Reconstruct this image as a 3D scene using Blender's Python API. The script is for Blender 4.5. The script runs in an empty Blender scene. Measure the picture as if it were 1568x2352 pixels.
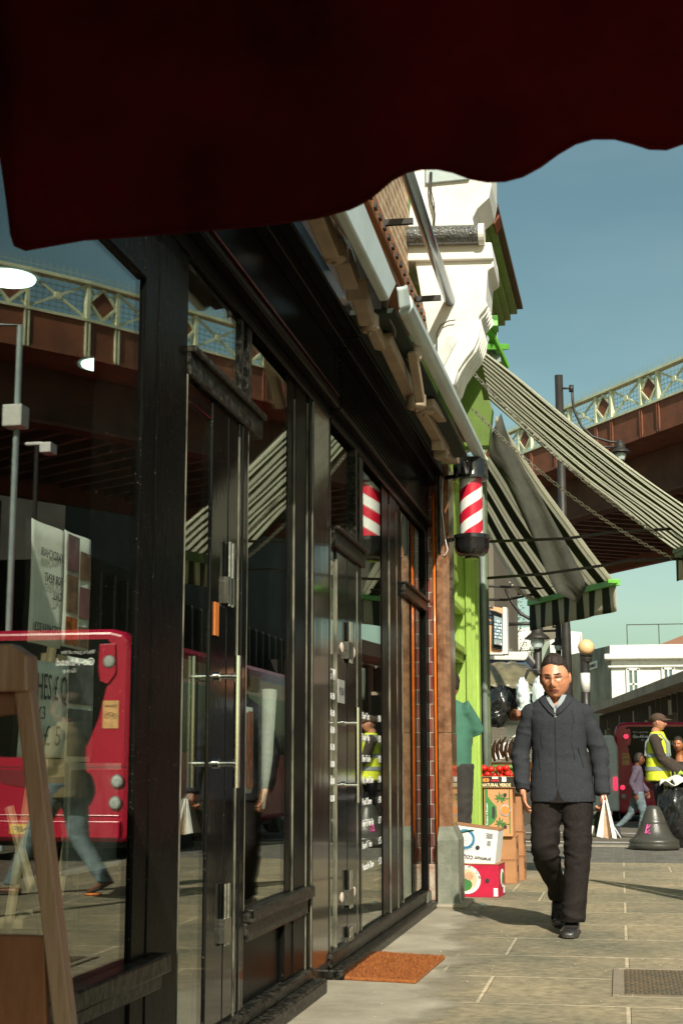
import bpy, bmesh, math, random
from mathutils import Vector, Matrix, noise as mnoise
random.seed(7)
sc = bpy.context.scene
COL = sc.collection
# ---------------------------------------------------------------- camera, sky, sun
CAM_H = 1.06
FPX = 3418.0                      # focal length in units of a 1568 x 2352 frame
VX, VY = 1425.0, 1760.0           # where the street direction vanishes in that frame
PITCH = math.atan((VY-1176)/FPX)
YAW = math.atan((VX-784)/FPX*math.cos(PITCH))
cam_data = bpy.data.cameras.new('camera')
cam = bpy.data.objects.new('camera', cam_data); COL.objects.link(cam)
cam_data.sensor_fit = 'VERTICAL'; cam_data.sensor_height = 36.0; cam_data.sensor_width = 24.0
cam_data.lens = FPX/2352*36.0
cam_data.clip_start = 0.05; cam_data.clip_end = 3000
cam.location = (0, 0, CAM_H)
cam.rotation_euler = (math.pi/2+PITCH, 0, YAW)
sc.camera = cam
F_ = Vector((-math.sin(YAW)*math.cos(PITCH), math.cos(YAW)*math.cos(PITCH), math.sin(PITCH)))
R_ = Vector((math.cos(YAW), math.sin(YAW), 0)); U_ = R_.cross(F_)
CO = Vector((0, 0, CAM_H))
def at(px, py, Y=None, X=None, Z=None):
    d = F_*FPX + R_*(px-784) + U_*(1176-py)
    if Y is not None: t = Y/d.y
    elif X is not None: t = X/d.x
    else: t = (Z-CAM_H)/d.z
    return CO + d*t
cam_data.dof.use_dof = True; cam_data.dof.focus_distance = 9.0; cam_data.dof.aperture_fstop = 11.0

SUN_EL, SUN_DIR = math.radians(38), Vector((0.37, -0.93, 0)).normalized()
w = bpy.data.worlds.new('World'); sc.world = w; w.use_nodes = True
nt = w.node_tree; nt.nodes.clear()
sky = nt.nodes.new('ShaderNodeTexSky'); sky.sky_type = 'NISHITA'; sky.sun_disc = False
sky.sun_elevation = SUN_EL; sky.sun_rotation = math.atan2(SUN_DIR.x, SUN_DIR.y)
sky.air_density = 1.0; sky.dust_density = 1.6; sky.ozone_density = 1.0
tint = nt.nodes.new('ShaderNodeMix'); tint.data_type = 'RGBA'; tint.blend_type = 'MULTIPLY'; tint.inputs[0].default_value = 1.0
tc = nt.nodes.new('ShaderNodeTexCoord'); mp = nt.nodes.new('ShaderNodeMapping'); mp.inputs['Scale'].default_value = (1.2, 1.2, 5.0)
nz = nt.nodes.new('ShaderNodeTexNoise'); nz.inputs['Scale'].default_value = 2.6; nz.inputs['Detail'].default_value = 5
rp = nt.nodes.new('ShaderNodeValToRGB')
rp.color_ramp.elements[0].position = .42; rp.color_ramp.elements[0].color = (1.06, 1.24, .93, 1)
rp.color_ramp.elements[1].position = .72; rp.color_ramp.elements[1].color = (1.36, 1.44, 1.06, 1)
bg = nt.nodes.new('ShaderNodeBackground'); bg.inputs[1].default_value = 0.078
wo = nt.nodes.new('ShaderNodeOutputWorld')
nt.links.new(tc.outputs['Generated'], mp.inputs[0]); nt.links.new(mp.outputs[0], nz.inputs[0]); nt.links.new(nz.outputs[0], rp.inputs[0])
nt.links.new(sky.outputs[0], tint.inputs[6]); nt.links.new(rp.outputs[0], tint.inputs[7])
nt.links.new(tint.outputs[2], bg.inputs[0]); nt.links.new(bg.outputs[0], wo.inputs[0])
sl = bpy.data.lights.new('sun', 'SUN'); sl.energy = 5.0; sl.angle = math.radians(.5); sl.color = (1, .93, .80)
so = bpy.data.objects.new('sun', sl); COL.objects.link(so)
tosun = Vector((SUN_DIR.x*math.cos(SUN_EL), SUN_DIR.y*math.cos(SUN_EL), math.sin(SUN_EL)))
so.rotation_euler = tosun.to_track_quat('Z', 'Y').to_euler(); so.location = (6, -10, 14)
sc.view_settings.view_transform = 'Standard'; sc.view_settings.look = 'None'
sc.view_settings.exposure = 0.25; sc.view_settings.gamma = 1.0
sc.cycles.max_bounces = 8; sc.cycles.glossy_bounces = 4; sc.cycles.transparent_max_bounces = 16
sc.cycles.caustics_reflective = False; sc.cycles.caustics_refractive = False

# ---------------------------------------------------------------- materials
MATS = {}
def _new(name):
    m = bpy.data.materials.new(name); m.use_nodes = True
    n = m.node_tree; b = n.nodes['Principled BSDF']
    return m, n, b
def mat(name, col, rough=.6, metal=0., var=.18, scale=9., bump=.15, bscale=None, coat=0., spec=.5, stretch=(1,1,1), col2=None, emit=0., sss=0., detail=4):
    if name in MATS: return MATS[name]
    m, n, b = _new(name)
    tc = n.nodes.new('ShaderNodeTexCoord'); mp = n.nodes.new('ShaderNodeMapping'); mp.inputs['Scale'].default_value = stretch
    nz = n.nodes.new('ShaderNodeTexNoise'); nz.inputs['Scale'].default_value = scale; nz.inputs['Detail'].default_value = detail; nz.inputs['Roughness'].default_value = .6
    r = n.nodes.new('ShaderNodeValToRGB'); r.color_ramp.elements[0].position = .3; r.color_ramp.elements[1].position = .7
    c2 = col2 or tuple(min(1, c*(1+var)) for c in col); c1 = col if col2 else tuple(c*(1-var) for c in col)
    r.color_ramp.elements[0].color = (*c1, 1); r.color_ramp.elements[1].color = (*c2, 1)
    n.links.new(tc.outputs['Object'], mp.inputs[0]); n.links.new(mp.outputs[0], nz.inputs[0]); n.links.new(nz.outputs[0], r.inputs[0])
    n.links.new(r.outputs[0], b.inputs['Base Color'])
    b.inputs['Roughness'].default_value = rough; b.inputs['Metallic'].default_value = metal
    b.inputs['Coat Weight'].default_value = coat; b.inputs['Coat Roughness'].default_value = .06
    b.inputs['Specular IOR Level'].default_value = spec
    if sss: b.inputs['Subsurface Weight'].default_value = sss; b.inputs['Subsurface Radius'].default_value = (.01,.004,.002)
    if emit: b.inputs['Emission Color'].default_value = (*col, 1); b.inputs['Emission Strength'].default_value = emit
    if bump:
        nb = n.nodes.new('ShaderNodeTexNoise'); nb.inputs['Scale'].default_value = bscale or scale*6; nb.inputs['Detail'].default_value = 3
        bp = n.nodes.new('ShaderNodeBump'); bp.inputs['Strength'].default_value = bump; bp.inputs['Distance'].default_value = .01
        n.links.new(mp.outputs[0], nb.inputs[0]); n.links.new(nb.outputs[0], bp.inputs['Height']); n.links.new(bp.outputs[0], b.inputs['Normal'])
    MATS[name] = m
    return m
def math_node(n, op, a, bval=None, c=None):
    x = n.nodes.new('ShaderNodeMath'); x.operation = op
    for i, v in enumerate((a, bval, c)):
        if v is None: continue
        if isinstance(v, (int, float)): x.inputs[i].default_value = v
        else: n.links.new(v, x.inputs[i])
    return x.outputs[0]
def glass_mat(name, tintc=(.93,.96,.93), base=.05, k=.85, p=4.0, wob=.0):
    m = bpy.data.materials.new(name); m.use_nodes = True; n = m.node_tree; n.nodes.clear()
    lw = n.nodes.new('ShaderNodeLayerWeight'); lw.inputs[0].default_value = .5
    v = math_node(n, 'POWER', lw.outputs['Facing'], p)
    v = math_node(n, 'MULTIPLY_ADD', v, k, base)
    tr = n.nodes.new('ShaderNodeBsdfTransparent'); tr.inputs[0].default_value = (*tintc, 1)
    gl = n.nodes.new('ShaderNodeBsdfGlossy'); gl.inputs['Roughness'].default_value = .0; gl.inputs[0].default_value = (.95,.97,.93,1)
    mx = n.nodes.new('ShaderNodeMixShader'); o = n.nodes.new('ShaderNodeOutputMaterial')
    if wob:
        tc = n.nodes.new('ShaderNodeTexCoord'); nz = n.nodes.new('ShaderNodeTexNoise'); nz.inputs['Scale'].default_value = 1.3; nz.inputs['Detail'].default_value = 0
        bp = n.nodes.new('ShaderNodeBump'); bp.inputs['Strength'].default_value = wob; bp.inputs['Distance'].default_value = .02
        n.links.new(tc.outputs['Object'], nz.inputs[0]); n.links.new(nz.outputs[0], bp.inputs['Height']); n.links.new(bp.outputs[0], gl.inputs['Normal'])
    n.links.new(v, mx.inputs[0]); n.links.new(tr.outputs[0], mx.inputs[1]); n.links.new(gl.outputs[0], mx.inputs[2]); n.links.new(mx.outputs[0], o.inputs[0])
    MATS[name] = m; return m
def stripe_mat(name, c1, c2, n_str, axis_uv=0, rough=.85, duty=.5, trans=.0, extra=None):
    m, n, b = _new(name)
    uv = n.nodes.new('ShaderNodeUVMap'); sp = n.nodes.new('ShaderNodeSeparateXYZ'); n.links.new(uv.outputs[0], sp.inputs[0])
    a = math_node(n, 'MULTIPLY', sp.outputs[axis_uv], float(n_str)); a = math_node(n, 'FRACT', a)
    s = math_node(n, 'GREATER_THAN', a, duty)
    mx = n.nodes.new('ShaderNodeMix'); mx.data_type = 'RGBA'; n.links.new(s, mx.inputs[0]); mx.inputs[6].default_value = (*c1,1); mx.inputs[7].default_value = (*c2,1)
    nz = n.nodes.new('ShaderNodeTexNoise'); nz.inputs['Scale'].default_value = 3; nz.inputs['Detail'].default_value = 5
    m2 = n.nodes.new('ShaderNodeMix'); m2.data_type = 'RGBA'; m2.blend_type = 'MULTIPLY'; m2.inputs[0].default_value = .25
    tc = n.nodes.new('ShaderNodeTexCoord'); n.links.new(tc.outputs['Object'], nz.inputs[0])
    n.links.new(mx.outputs[2], m2.inputs[6]); n.links.new(nz.outputs[0], m2.inputs[7])
    last = m2.outputs[2]
    if extra:      # thin pinstripe inside the light stripes
        e1 = math_node(n, 'SUBTRACT', a, extra[0]); e1 = math_node(n, 'ABSOLUTE', e1); e1 = math_node(n, 'LESS_THAN', e1, extra[1])
        m3 = n.nodes.new('ShaderNodeMix'); m3.data_type = 'RGBA'; n.links.new(e1, m3.inputs[0]); n.links.new(last, m3.inputs[6]); m3.inputs[7].default_value = (*extra[2],1); last = m3.outputs[2]
    n.links.new(last, b.inputs['Base Color']); b.inputs['Roughness'].default_value = rough
    if trans:
        t = n.nodes.new('ShaderNodeBsdfTranslucent'); n.links.new(last, t.inputs[0]); ms = n.nodes.new('ShaderNodeMixShader'); ms.inputs[0].default_value = trans
        n.links.new(b.outputs[0], ms.inputs[1]); n.links.new(t.outputs[0], ms.inputs[2]); n.links.new(ms.outputs[0], n.nodes['Material Output'].inputs[0])
    MATS[name] = m; return m
def brick_mat(name, c1, c2, mortar, bw, rh, msize=.01, axes='XY', rough=.8, off=.5, bump=.4, noise=.35, nscale=6, coat=0., squash=1., spots=False):
    m, n, b = _new(name)
    tc = n.nodes.new('ShaderNodeTexCoord'); sp = n.nodes.new('ShaderNodeSeparateXYZ'); cb = n.nodes.new('ShaderNodeCombineXYZ')
    n.links.new(tc.outputs['Object'], sp.inputs[0]); n.links.new(sp.outputs[axes[0]], cb.inputs[0]); n.links.new(sp.outputs[axes[1]], cb.inputs[1])
    br = n.nodes.new('ShaderNodeTexBrick'); n.links.new(cb.outputs[0], br.inputs[0])
    br.inputs['Color1'].default_value = (*c1,1); br.inputs['Color2'].default_value = (*c2,1); br.inputs['Mortar'].default_value = (*mortar,1)
    br.inputs['Scale'].default_value = 1; br.inputs['Brick Width'].default_value = bw; br.inputs['Row Height'].default_value = rh
    br.inputs['Mortar Size'].default_value = msize; br.inputs['Mortar Smooth'].default_value = .3; br.offset = off; br.squash = squash; br.squash_frequency = 3
    nz = n.nodes.new('ShaderNodeTexNoise'); nz.inputs['Scale'].default_value = nscale; nz.inputs['Detail'].default_value = 8; nz.inputs['Roughness'].default_value = .65
    n.links.new(tc.outputs['Object'], nz.inputs[0])
    rr = n.nodes.new('ShaderNodeValToRGB'); rr.color_ramp.elements[0].position = .3; rr.color_ramp.elements[1].position = .75
    rr.color_ramp.elements[0].color = (1-noise,)*3+(1,); rr.color_ramp.elements[1].color = (1+noise,)*3+(1,)
    n.links.new(nz.outputs[0], rr.inputs[0])
    mx = n.nodes.new('ShaderNodeMix'); mx.data_type = 'RGBA'; mx.blend_type = 'MULTIPLY'; mx.inputs[0].default_value = 1
    n.links.new(br.outputs[0], mx.inputs[6]); n.links.new(rr.outputs[0], mx.inputs[7]); last = mx.outputs[2]
    if spots:
        vo = n.nodes.new('ShaderNodeTexVoronoi'); vo.inputs['Scale'].default_value = 3.2; n.links.new(tc.outputs['Object'], vo.inputs[0])
        g = math_node(n, 'LESS_THAN', vo.outputs['Distance'], .075); g = math_node(n, 'MULTIPLY', g, .5)
        m4 = n.nodes.new('ShaderNodeMix'); m4.data_type = 'RGBA'; n.links.new(g, m4.inputs[0]); n.links.new(last, m4.inputs[6]); m4.inputs[7].default_value = (.07,.06,.045,1); last = m4.outputs[2]
        n5 = n.nodes.new('ShaderNodeTexNoise'); n5.inputs['Scale'].default_value = .9; n5.inputs['Detail'].default_value = 9; n5.inputs['Roughness'].default_value = .7; n.links.new(tc.outputs['Object'], n5.inputs[0])
        r5 = n.nodes.new('ShaderNodeValToRGB'); r5.color_ramp.elements[0].position = .36; r5.color_ramp.elements[1].position = .62; r5.color_ramp.elements[0].color = (.66,.70,.66,1); r5.color_ramp.elements[1].color = (1.22,1.14,1.,1); n.links.new(n5.outputs[0], r5.inputs[0])
        m6 = n.nodes.new('ShaderNodeMix'); m6.data_type = 'RGBA'; m6.blend_type = 'MULTIPLY'; m6.inputs[0].default_value = 1; n.links.new(last, m6.inputs[6]); n.links.new(r5.outputs[0], m6.inputs[7]); last = m6.outputs[2]
    n.links.new(last, b.inputs['Base Color'])
    b.inputs['Roughness'].default_value = rough; b.inputs['Coat Weight'].default_value = coat
    h = math_node(n, 'MULTIPLY_ADD', br.outputs['Fac'], -1.0, nz.outputs[0])
    bp = n.nodes.new('ShaderNodeBump'); bp.inputs['Strength'].default_value = bump; bp.inputs['Distance'].default_value = .008
    n.links.new(h, bp.inputs['Height']); n.links.new(bp.outputs[0], b.inputs['Normal'])
    MATS[name] = m; return m

# ---------------------------------------------------------------- scene graph helpers
def tag(o, label=None, cat=None, group=None, kind=None):
    if label: o['label'] = label
    if cat: o['category'] = cat
    if group: o['group'] = group
    if kind: o['kind'] = kind
    return o
def thing(name, label, cat, loc=(0,0,0), rz=0., group=None, parent=None):
    o = bpy.data.objects.new(name, None); COL.objects.link(o); o.empty_display_size = .1
    o.location = loc; o.rotation_euler = (0,0,rz)
    return tag(o, label, cat, group)
def origin_of(p):
    v = Vector((0,0,0))
    while p is not None: v += p.location; p = p.parent
    return v
def copy_tree(o, parent=None):
    c = o.copy(); COL.objects.link(c); c.parent = parent
    for ch in list(o.children): copy_tree(ch, c)
    return c
WARP = False
def _wt():
    out = []
    for px in (-2000, 0, 335, 430, 568, 712, 750, 880, 925, 985, 1010, 1060):
        out.append((1.45*FPX/(VX-px), at(px, 1500, X=-1.485).y))
    return out
WT = _wt()
def warp(v):
    x, y, z = v
    if y < WT[0][0]: return (x-.035, y, z if z < .5 else .5+(z-.5)*1.045)
    for (a, b), (c, d) in zip(WT[:-1], WT[1:]):
        if y <= c: y = b+(d-b)*(y-a)/(c-a); break
    else: y = y+WT[-1][1]-WT[-1][0]
    return (x-.035, y, z if z < .5 else .5+(z-.5)*1.045)
class MB:
    def __init__(s): s.v = []; s.f = []; s.m = []; s.uv = {}
    def add(s, vs, fs, mi=0):
        k = len(s.v); s.v += [tuple(v) for v in vs]; s.f += [tuple(i+k for i in f) for f in fs]; s.m += [mi]*len(fs); return s
    def box(s, x0, x1, y0, y1, z0, z1, mi=0):
        x0,x1 = sorted((x0,x1)); y0,y1 = sorted((y0,y1)); z0,z1 = sorted((z0,z1))
        return s.add([(x0,y0,z0),(x1,y0,z0),(x1,y1,z0),(x0,y1,z0),(x0,y0,z1),(x1,y0,z1),(x1,y1,z1),(x0,y1,z1)],
            [(0,3,2,1),(4,5,6,7),(0,1,5,4),(1,2,6,5),(2,3,7,6),(3,0,4,7)], mi)
    def obox(s, c, size, M=None, mi=0):
        M = M or Matrix.Identity(3); c = Vector(c); hx,hy,hz = [q/2 for q in size]
        vs = [c+M@Vector(q) for q in ((-hx,-hy,-hz),(hx,-hy,-hz),(hx,hy,-hz),(-hx,hy,-hz),(-hx,-hy,hz),(hx,-hy,hz),(hx,hy,hz),(-hx,hy,hz))]
        return s.add(vs, [(0,3,2,1),(4,5,6,7),(0,1,5,4),(1,2,6,5),(2,3,7,6),(3,0,4,7)], mi)
    def bar(s, a, b, wd, ht, up=(0,0,1), mi=0):
        a = Vector(a); b = Vector(b); d = b-a; L = d.length; d.normalize(); up = Vector(up)
        x = d.cross(up)
        if x.length < 1e-4: x = d.cross(Vector((1,0,0)))
        x.normalize(); z = x.cross(d)
        M = Matrix((x, d, z)).transposed()
        return s.obox((a+b)/2, (wd, L, ht), M, mi)
    def tube(s, pts, r, seg=10, cap=True, mi=0, flat=1.0, up=None):
        pts = [Vector(p) for p in pts]; n = len(pts); rs = r if isinstance(r, (list, tuple)) else [r]*n
        vs = []; prev = None
        for i, p in enumerate(pts):
            d = (pts[min(i+1,n-1)]-pts[max(i-1,0)]).normalized()
            if prev is None:
                u = Vector(up) if up else (Vector((0,0,1)) if abs(d.z) < .9 else Vector((1,0,0)))
                x = d.cross(u).normalized()
            else: x = (prev - d*prev.dot(d)).normalized()
            prev = x; y = d.cross(x)
            for k in range(seg):
                a = 2*math.pi*k/seg; vs.append(p + x*math.cos(a)*rs[i] + y*math.sin(a)*rs[i]*flat)
        fs = [(i*seg+k, i*seg+(k+1)%seg, (i+1)*seg+(k+1)%seg, (i+1)*seg+k) for i in range(n-1) for k in range(seg)]
        if cap: fs += [tuple(reversed(range(seg))), tuple((n-1)*seg+k for k in range(seg))]
        return s.add(vs, fs, mi)
    def lathe(s, c, prof, seg=24, mi=0, axis=None):
        c = Vector(c); vs = []; fs = []
        M = Vector(axis).to_track_quat('Z','Y').to_matrix() if axis else Matrix.Identity(3)
        for (r, z) in prof:
            for k in range(seg):
                a = 2*math.pi*k/seg; vs.append(c + M@Vector((r*math.cos(a), r*math.sin(a), z)))
        n = len(prof)
        for i in range(n-1):
            for k in range(seg): fs.append((i*seg+k, i*seg+(k+1)%seg, (i+1)*seg+(k+1)%seg, (i+1)*seg+k))
        fs += [tuple(reversed(range(seg))), tuple((n-1)*seg+k for k in range(seg))]
        return s.add(vs, fs, mi)
    def ell(s, c, r, M=None, seg=16, rings=10, mi=0):
        c = Vector(c); M = M or Matrix.Identity(3); vs = [c+M@Vector((0,0,-r[2]))]; fs = []
        for i in range(1, rings):
            t = math.pi*i/rings
            for k in range(seg):
                a = 2*math.pi*k/seg; vs.append(c + M@Vector((r[0]*math.sin(t)*math.cos(a), r[1]*math.sin(t)*math.sin(a), -r[2]*math.cos(t))))
        vs.append(c+M@Vector((0,0,r[2]))); last = len(vs)-1
        for k in range(seg): fs.append((0, 1+(k+1)%seg, 1+k)); fs.append((last, last-seg+k, last-seg+(k+1)%seg))
        for i in range(rings-2):
            for k in range(seg):
                a = 1+i*seg; fs.append((a+k, a+(k+1)%seg, a+seg+(k+1)%seg, a+seg+k))
        return s.add(vs, fs, mi)
    def prism(s, poly, vec, mi=0):           # poly: 3-D points in a plane, extruded along vec
        poly = [Vector(p) for p in poly]; vec = Vector(vec); n = len(poly)
        vs = poly + [p+vec for p in poly]
        fs = [tuple(range(n)), tuple(reversed(range(n, 2*n)))] + [(i, n+i, n+(i+1)%n, (i+1)%n) for i in range(n)]
        return s.add(vs, fs, mi)
    def loft(s, rings, seg=28, mi=0):        # (cx,cy,cz,rx,ry,power) horizontal rings
        vs = []
        for (cx,cy,cz,rx,ry,p) in rings:
            for k in range(seg):
                a = 2*math.pi*k/seg; ca, sa = math.cos(a), math.sin(a)
                vs.append((cx+rx*math.copysign(abs(ca)**(2/p), ca), cy+ry*math.copysign(abs(sa)**(2/p), sa), cz))
        n = len(rings)
        fs = [(i*seg+k, i*seg+(k+1)%seg, (i+1)*seg+(k+1)%seg, (i+1)*seg+k) for i in range(n-1) for k in range(seg)]
        fs += [tuple(reversed(range(seg))), tuple((n-1)*seg+k for k in range(seg))]
        return s.add(vs, fs, mi)
    def sheet(s, corners, nu=8, nv=8, fn=None, mi=0, uv=True):   # corners: p00,p10,p11,p01 ; u along 0->1 ; v along 0->3
        a,b,c,d = [Vector(p) for p in corners]; vs = []; k0 = len(s.v)
        for j in range(nv+1):
            for i in range(nu+1):
                u, v = i/nu, j/nv
                p = (a*(1-u)+b*u)*(1-v)+(d*(1-u)+c*u)*v
                if fn: p = p + Vector(fn(u, v))
                vs.append(p); s.uv[k0+len(vs)-1] = (u, v)
        fs = [(j*(nu+1)+i, j*(nu+1)+i+1, (j+1)*(nu+1)+i+1, (j+1)*(nu+1)+i) for j in range(nv) for i in range(nu)]
        return s.add(vs, fs, mi)
    def build(s, name, mats, parent=None, smooth=False, bevel=0., solid=0., local=False, fix=True, disp=None, remesh=0., rsmooth=0):
        o3 = Vector((0,0,0)) if local else origin_of(parent)
        if WARP and not local: s.v = [warp(v) for v in s.v]
        me = bpy.data.meshes.new(name); me.from_pydata([(v[0]-o3.x, v[1]-o3.y, v[2]-o3.z) for v in s.v], [], s.f)
        mats = mats if isinstance(mats, (list, tuple)) else [mats]
        for m in mats: me.materials.append(m)
        me.polygons.foreach_set('material_index', s.m)
        if s.uv:
            l = me.uv_layers.new(name='UVMap')
            for lp in me.loops: l.data[lp.index].uv = s.uv.get(lp.vertex_index, (0,0))
        if fix:
            bm = bmesh.new(); bm.from_mesh(me); bmesh.ops.recalc_face_normals(bm, faces=bm.faces); bm.to_mesh(me); bm.free()
        ob = bpy.data.objects.new(name, me); COL.objects.link(ob); ob.parent = parent
        if remesh:
            md = ob.modifiers.new('r', 'REMESH'); md.mode = 'VOXEL'; md.voxel_size = remesh
            if rsmooth: ms = ob.modifiers.new('s', 'SMOOTH'); ms.factor = .5; ms.iterations = rsmooth
            dg = bpy.context.evaluated_depsgraph_get(); ev = ob.evaluated_get(dg); nm = bpy.data.meshes.new_from_object(ev)
            ob.modifiers.clear(); ob.data = nm; nm.name = name; me = nm
            if not me.materials:
                for m in mats: me.materials.append(m)
        if disp:
            bm = bmesh.new(); bm.from_mesh(me); bm.normal_update()
            for v in bm.verts: v.co += v.normal*disp(v.co)
            bm.to_mesh(me); bm.free()
        if smooth: me.polygons.foreach_set('use_smooth', [True]*len(me.polygons))
        if solid:
            md = ob.modifiers.new('s', 'SOLIDIFY'); md.thickness = solid; md.offset = 0
        if bevel:
            md = ob.modifiers.new('b', 'BEVEL'); md.width = bevel; md.segments = 2; md.limit_method = 'ANGLE'; md.angle_limit = math.radians(35)
        return ob
def text(s, org, right, up, size, m, parent, name='lettering', align='LEFT', width=None, ext=.0015, bold=0., mirror=False):
    cu = bpy.data.curves.new('t', 'FONT'); cu.body = s; cu.size = size; cu.align_x = align; cu.resolution_u = 2; cu.extrude = ext; cu.offset = bold; cu.space_line = 1.0
    ob = bpy.data.objects.new('t', cu); COL.objects.link(ob)
    dg = bpy.context.evaluated_depsgraph_get(); me = bpy.data.meshes.new_from_object(ob.evaluated_get(dg))
    bpy.data.objects.remove(ob); bpy.data.curves.remove(cu)
    r = Vector(right).normalized(); u = Vector(up).normalized(); nrm = r.cross(u); o3 = origin_of(parent) if parent else Vector((0,0,0))
    xs = [v.co.x for v in me.vertices]; sx = 1.
    if width and xs: sx = width/(max(xs)-min(xs))
    if WARP: org = warp(org)
    for v in me.vertices:
        c = v.co.copy(); v.co = Vector(org)-o3 + r*(c.x*sx*(-1 if mirror else 1)) + u*c.y + nrm*c.z
    me.name = name; me.materials.clear(); me.materials.append(m)
    o = bpy.data.objects.new(name, me); COL.objects.link(o); o.parent = parent
    return o
def rot(ax, a): return Matrix.Rotation(a, 3, ax)
def nz3(p, sc_=1., seed=0.): return mnoise.noise(Vector(p)*sc_ + Vector((seed, seed*1.7, seed*.3)))
# ---------------------------------------------------------------- palette
def black_mat(name, rough, spec, coat, chip, strz=.22, bstr=.16):
    m, n, b = _new(name)
    tc = n.nodes.new('ShaderNodeTexCoord'); mp = n.nodes.new('ShaderNodeMapping'); mp.inputs['Scale'].default_value = (1,1,strz); n.links.new(tc.outputs['Object'], mp.inputs[0])
    nz = n.nodes.new('ShaderNodeTexNoise'); nz.inputs['Scale'].default_value = 38; nz.inputs['Detail'].default_value = 6; n.links.new(mp.outputs[0], nz.inputs[0])
    r2 = n.nodes.new('ShaderNodeMapRange'); r2.inputs[1].default_value = .42; r2.inputs[2].default_value = .62; n.links.new(nz.outputs[0], r2.inputs[0])
    n2 = n.nodes.new('ShaderNodeTexNoise'); n2.inputs['Scale'].default_value = 150; n2.inputs['Detail'].default_value = 2; n.links.new(tc.outputs['Object'], n2.inputs[0])
    r3 = n.nodes.new('ShaderNodeMapRange'); r3.inputs[1].default_value = .70; r3.inputs[2].default_value = .74; r3.inputs[4].default_value = .35; n.links.new(n2.outputs[0], r3.inputs[0])
    e = math_node(n, 'MULTIPLY', r2.outputs[0], chip*.10); e = math_node(n, 'MAXIMUM', e, r3.outputs[0])
    mx = n.nodes.new('ShaderNodeMix'); mx.data_type = 'RGBA'; n.links.new(e, mx.inputs[0]); mx.inputs[6].default_value = (.005,.005,.0045,1); mx.inputs[7].default_value = (.34,.32,.24,1)
    n.links.new(mx.outputs[2], b.inputs['Base Color']); b.inputs['Roughness'].default_value = rough; b.inputs['IOR'].default_value = 1.0+spec; b.inputs['Coat Weight'].default_value = coat; b.inputs['Coat Roughness'].default_value = .08
    nb = n.nodes.new('ShaderNodeTexNoise'); nb.inputs['Scale'].default_value = 60; nb.inputs['Detail'].default_value = 4; n.links.new(mp.outputs[0], nb.inputs[0])
    bp = n.nodes.new('ShaderNodeBump'); bp.inputs['Strength'].default_value = bstr; bp.inputs['Distance'].default_value = .006; n.links.new(nb.outputs[0], bp.inputs['Height']); n.links.new(bp.outputs[0], b.inputs['Normal'])
    MATS[name] = m; return m
black = black_mat('black_gloss_paint', .20, .075, .0, .08)
blackw = black_mat('worn_black_timber', .30, .16, .0, 1.2, strz=1.0, bstr=.25)
doorp = black_mat('gloss_black_door_paint', .07, .32, .0, .05, bstr=.04)
WARP = True
glass = glass_mat('shop_glass', base=.05, k=.86, p=3.9, wob=.004)
steel = mat('polished_steel', (.75,.75,.72), rough=.12, metal=1., var=.05, bump=.02)
galv = mat('grey_painted_metal', (.42,.50,.50), rough=.45, var=.14, scale=5, bump=.05, coat=.2)
tanm = mat('beige_cast_metal', (.36,.27,.19), rough=.45, var=.2, scale=7, bump=.05)
redcloth = mat('dark_red_canvas', (.010,.0004,.001), rough=.95, col2=(.095,.002,.003), scale=1.5, bump=.35, bscale=420, spec=.1, detail=7)  # brighter red mottling stands for light glowing through the canvas
grn = mat('lime_green_paint', (.25,.38,.06), rough=.5, col2=(.38,.55,.11), scale=3.5, bump=.35, bscale=40, coat=.1, stretch=(1,1,.4), detail=9)
grnd = mat('dark_green_paint', (.10,.17,.02), rough=.5, var=.2, scale=4)
white = mat('white_render', (.64,.63,.56), rough=.8, col2=(.84,.84,.80), scale=2.2, bump=.3, bscale=26, detail=10)
iron = mat('dark_iron', (.026,.023,.019), rough=.5, var=.3, scale=6)
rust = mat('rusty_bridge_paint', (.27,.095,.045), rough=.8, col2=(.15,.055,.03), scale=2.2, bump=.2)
bgreen = mat('pale_green_bridge_paint', (.66,.70,.48), rough=.6, var=.2, scale=3)
brick = brick_mat('yellow_brown_brick', (.42,.25,.12), (.24,.12,.06), (.55,.47,.34), .225, .075, .012, 'YZ', bump=.5)
timber = mat('orange_brown_timber', (.34,.13,.045), rough=.6, var=.3, scale=14, stretch=(1,.1,1))
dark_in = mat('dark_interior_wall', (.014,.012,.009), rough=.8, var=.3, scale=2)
paper = mat('white_paper', (.82,.82,.76), rough=.8, var=.08, scale=20, bump=.05)
ink = mat('black_ink', (.03,.03,.03), rough=.7, bump=0)
whitep = mat('white_vinyl', (.8,.8,.78), rough=.5, bump=0, var=.03)

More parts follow.
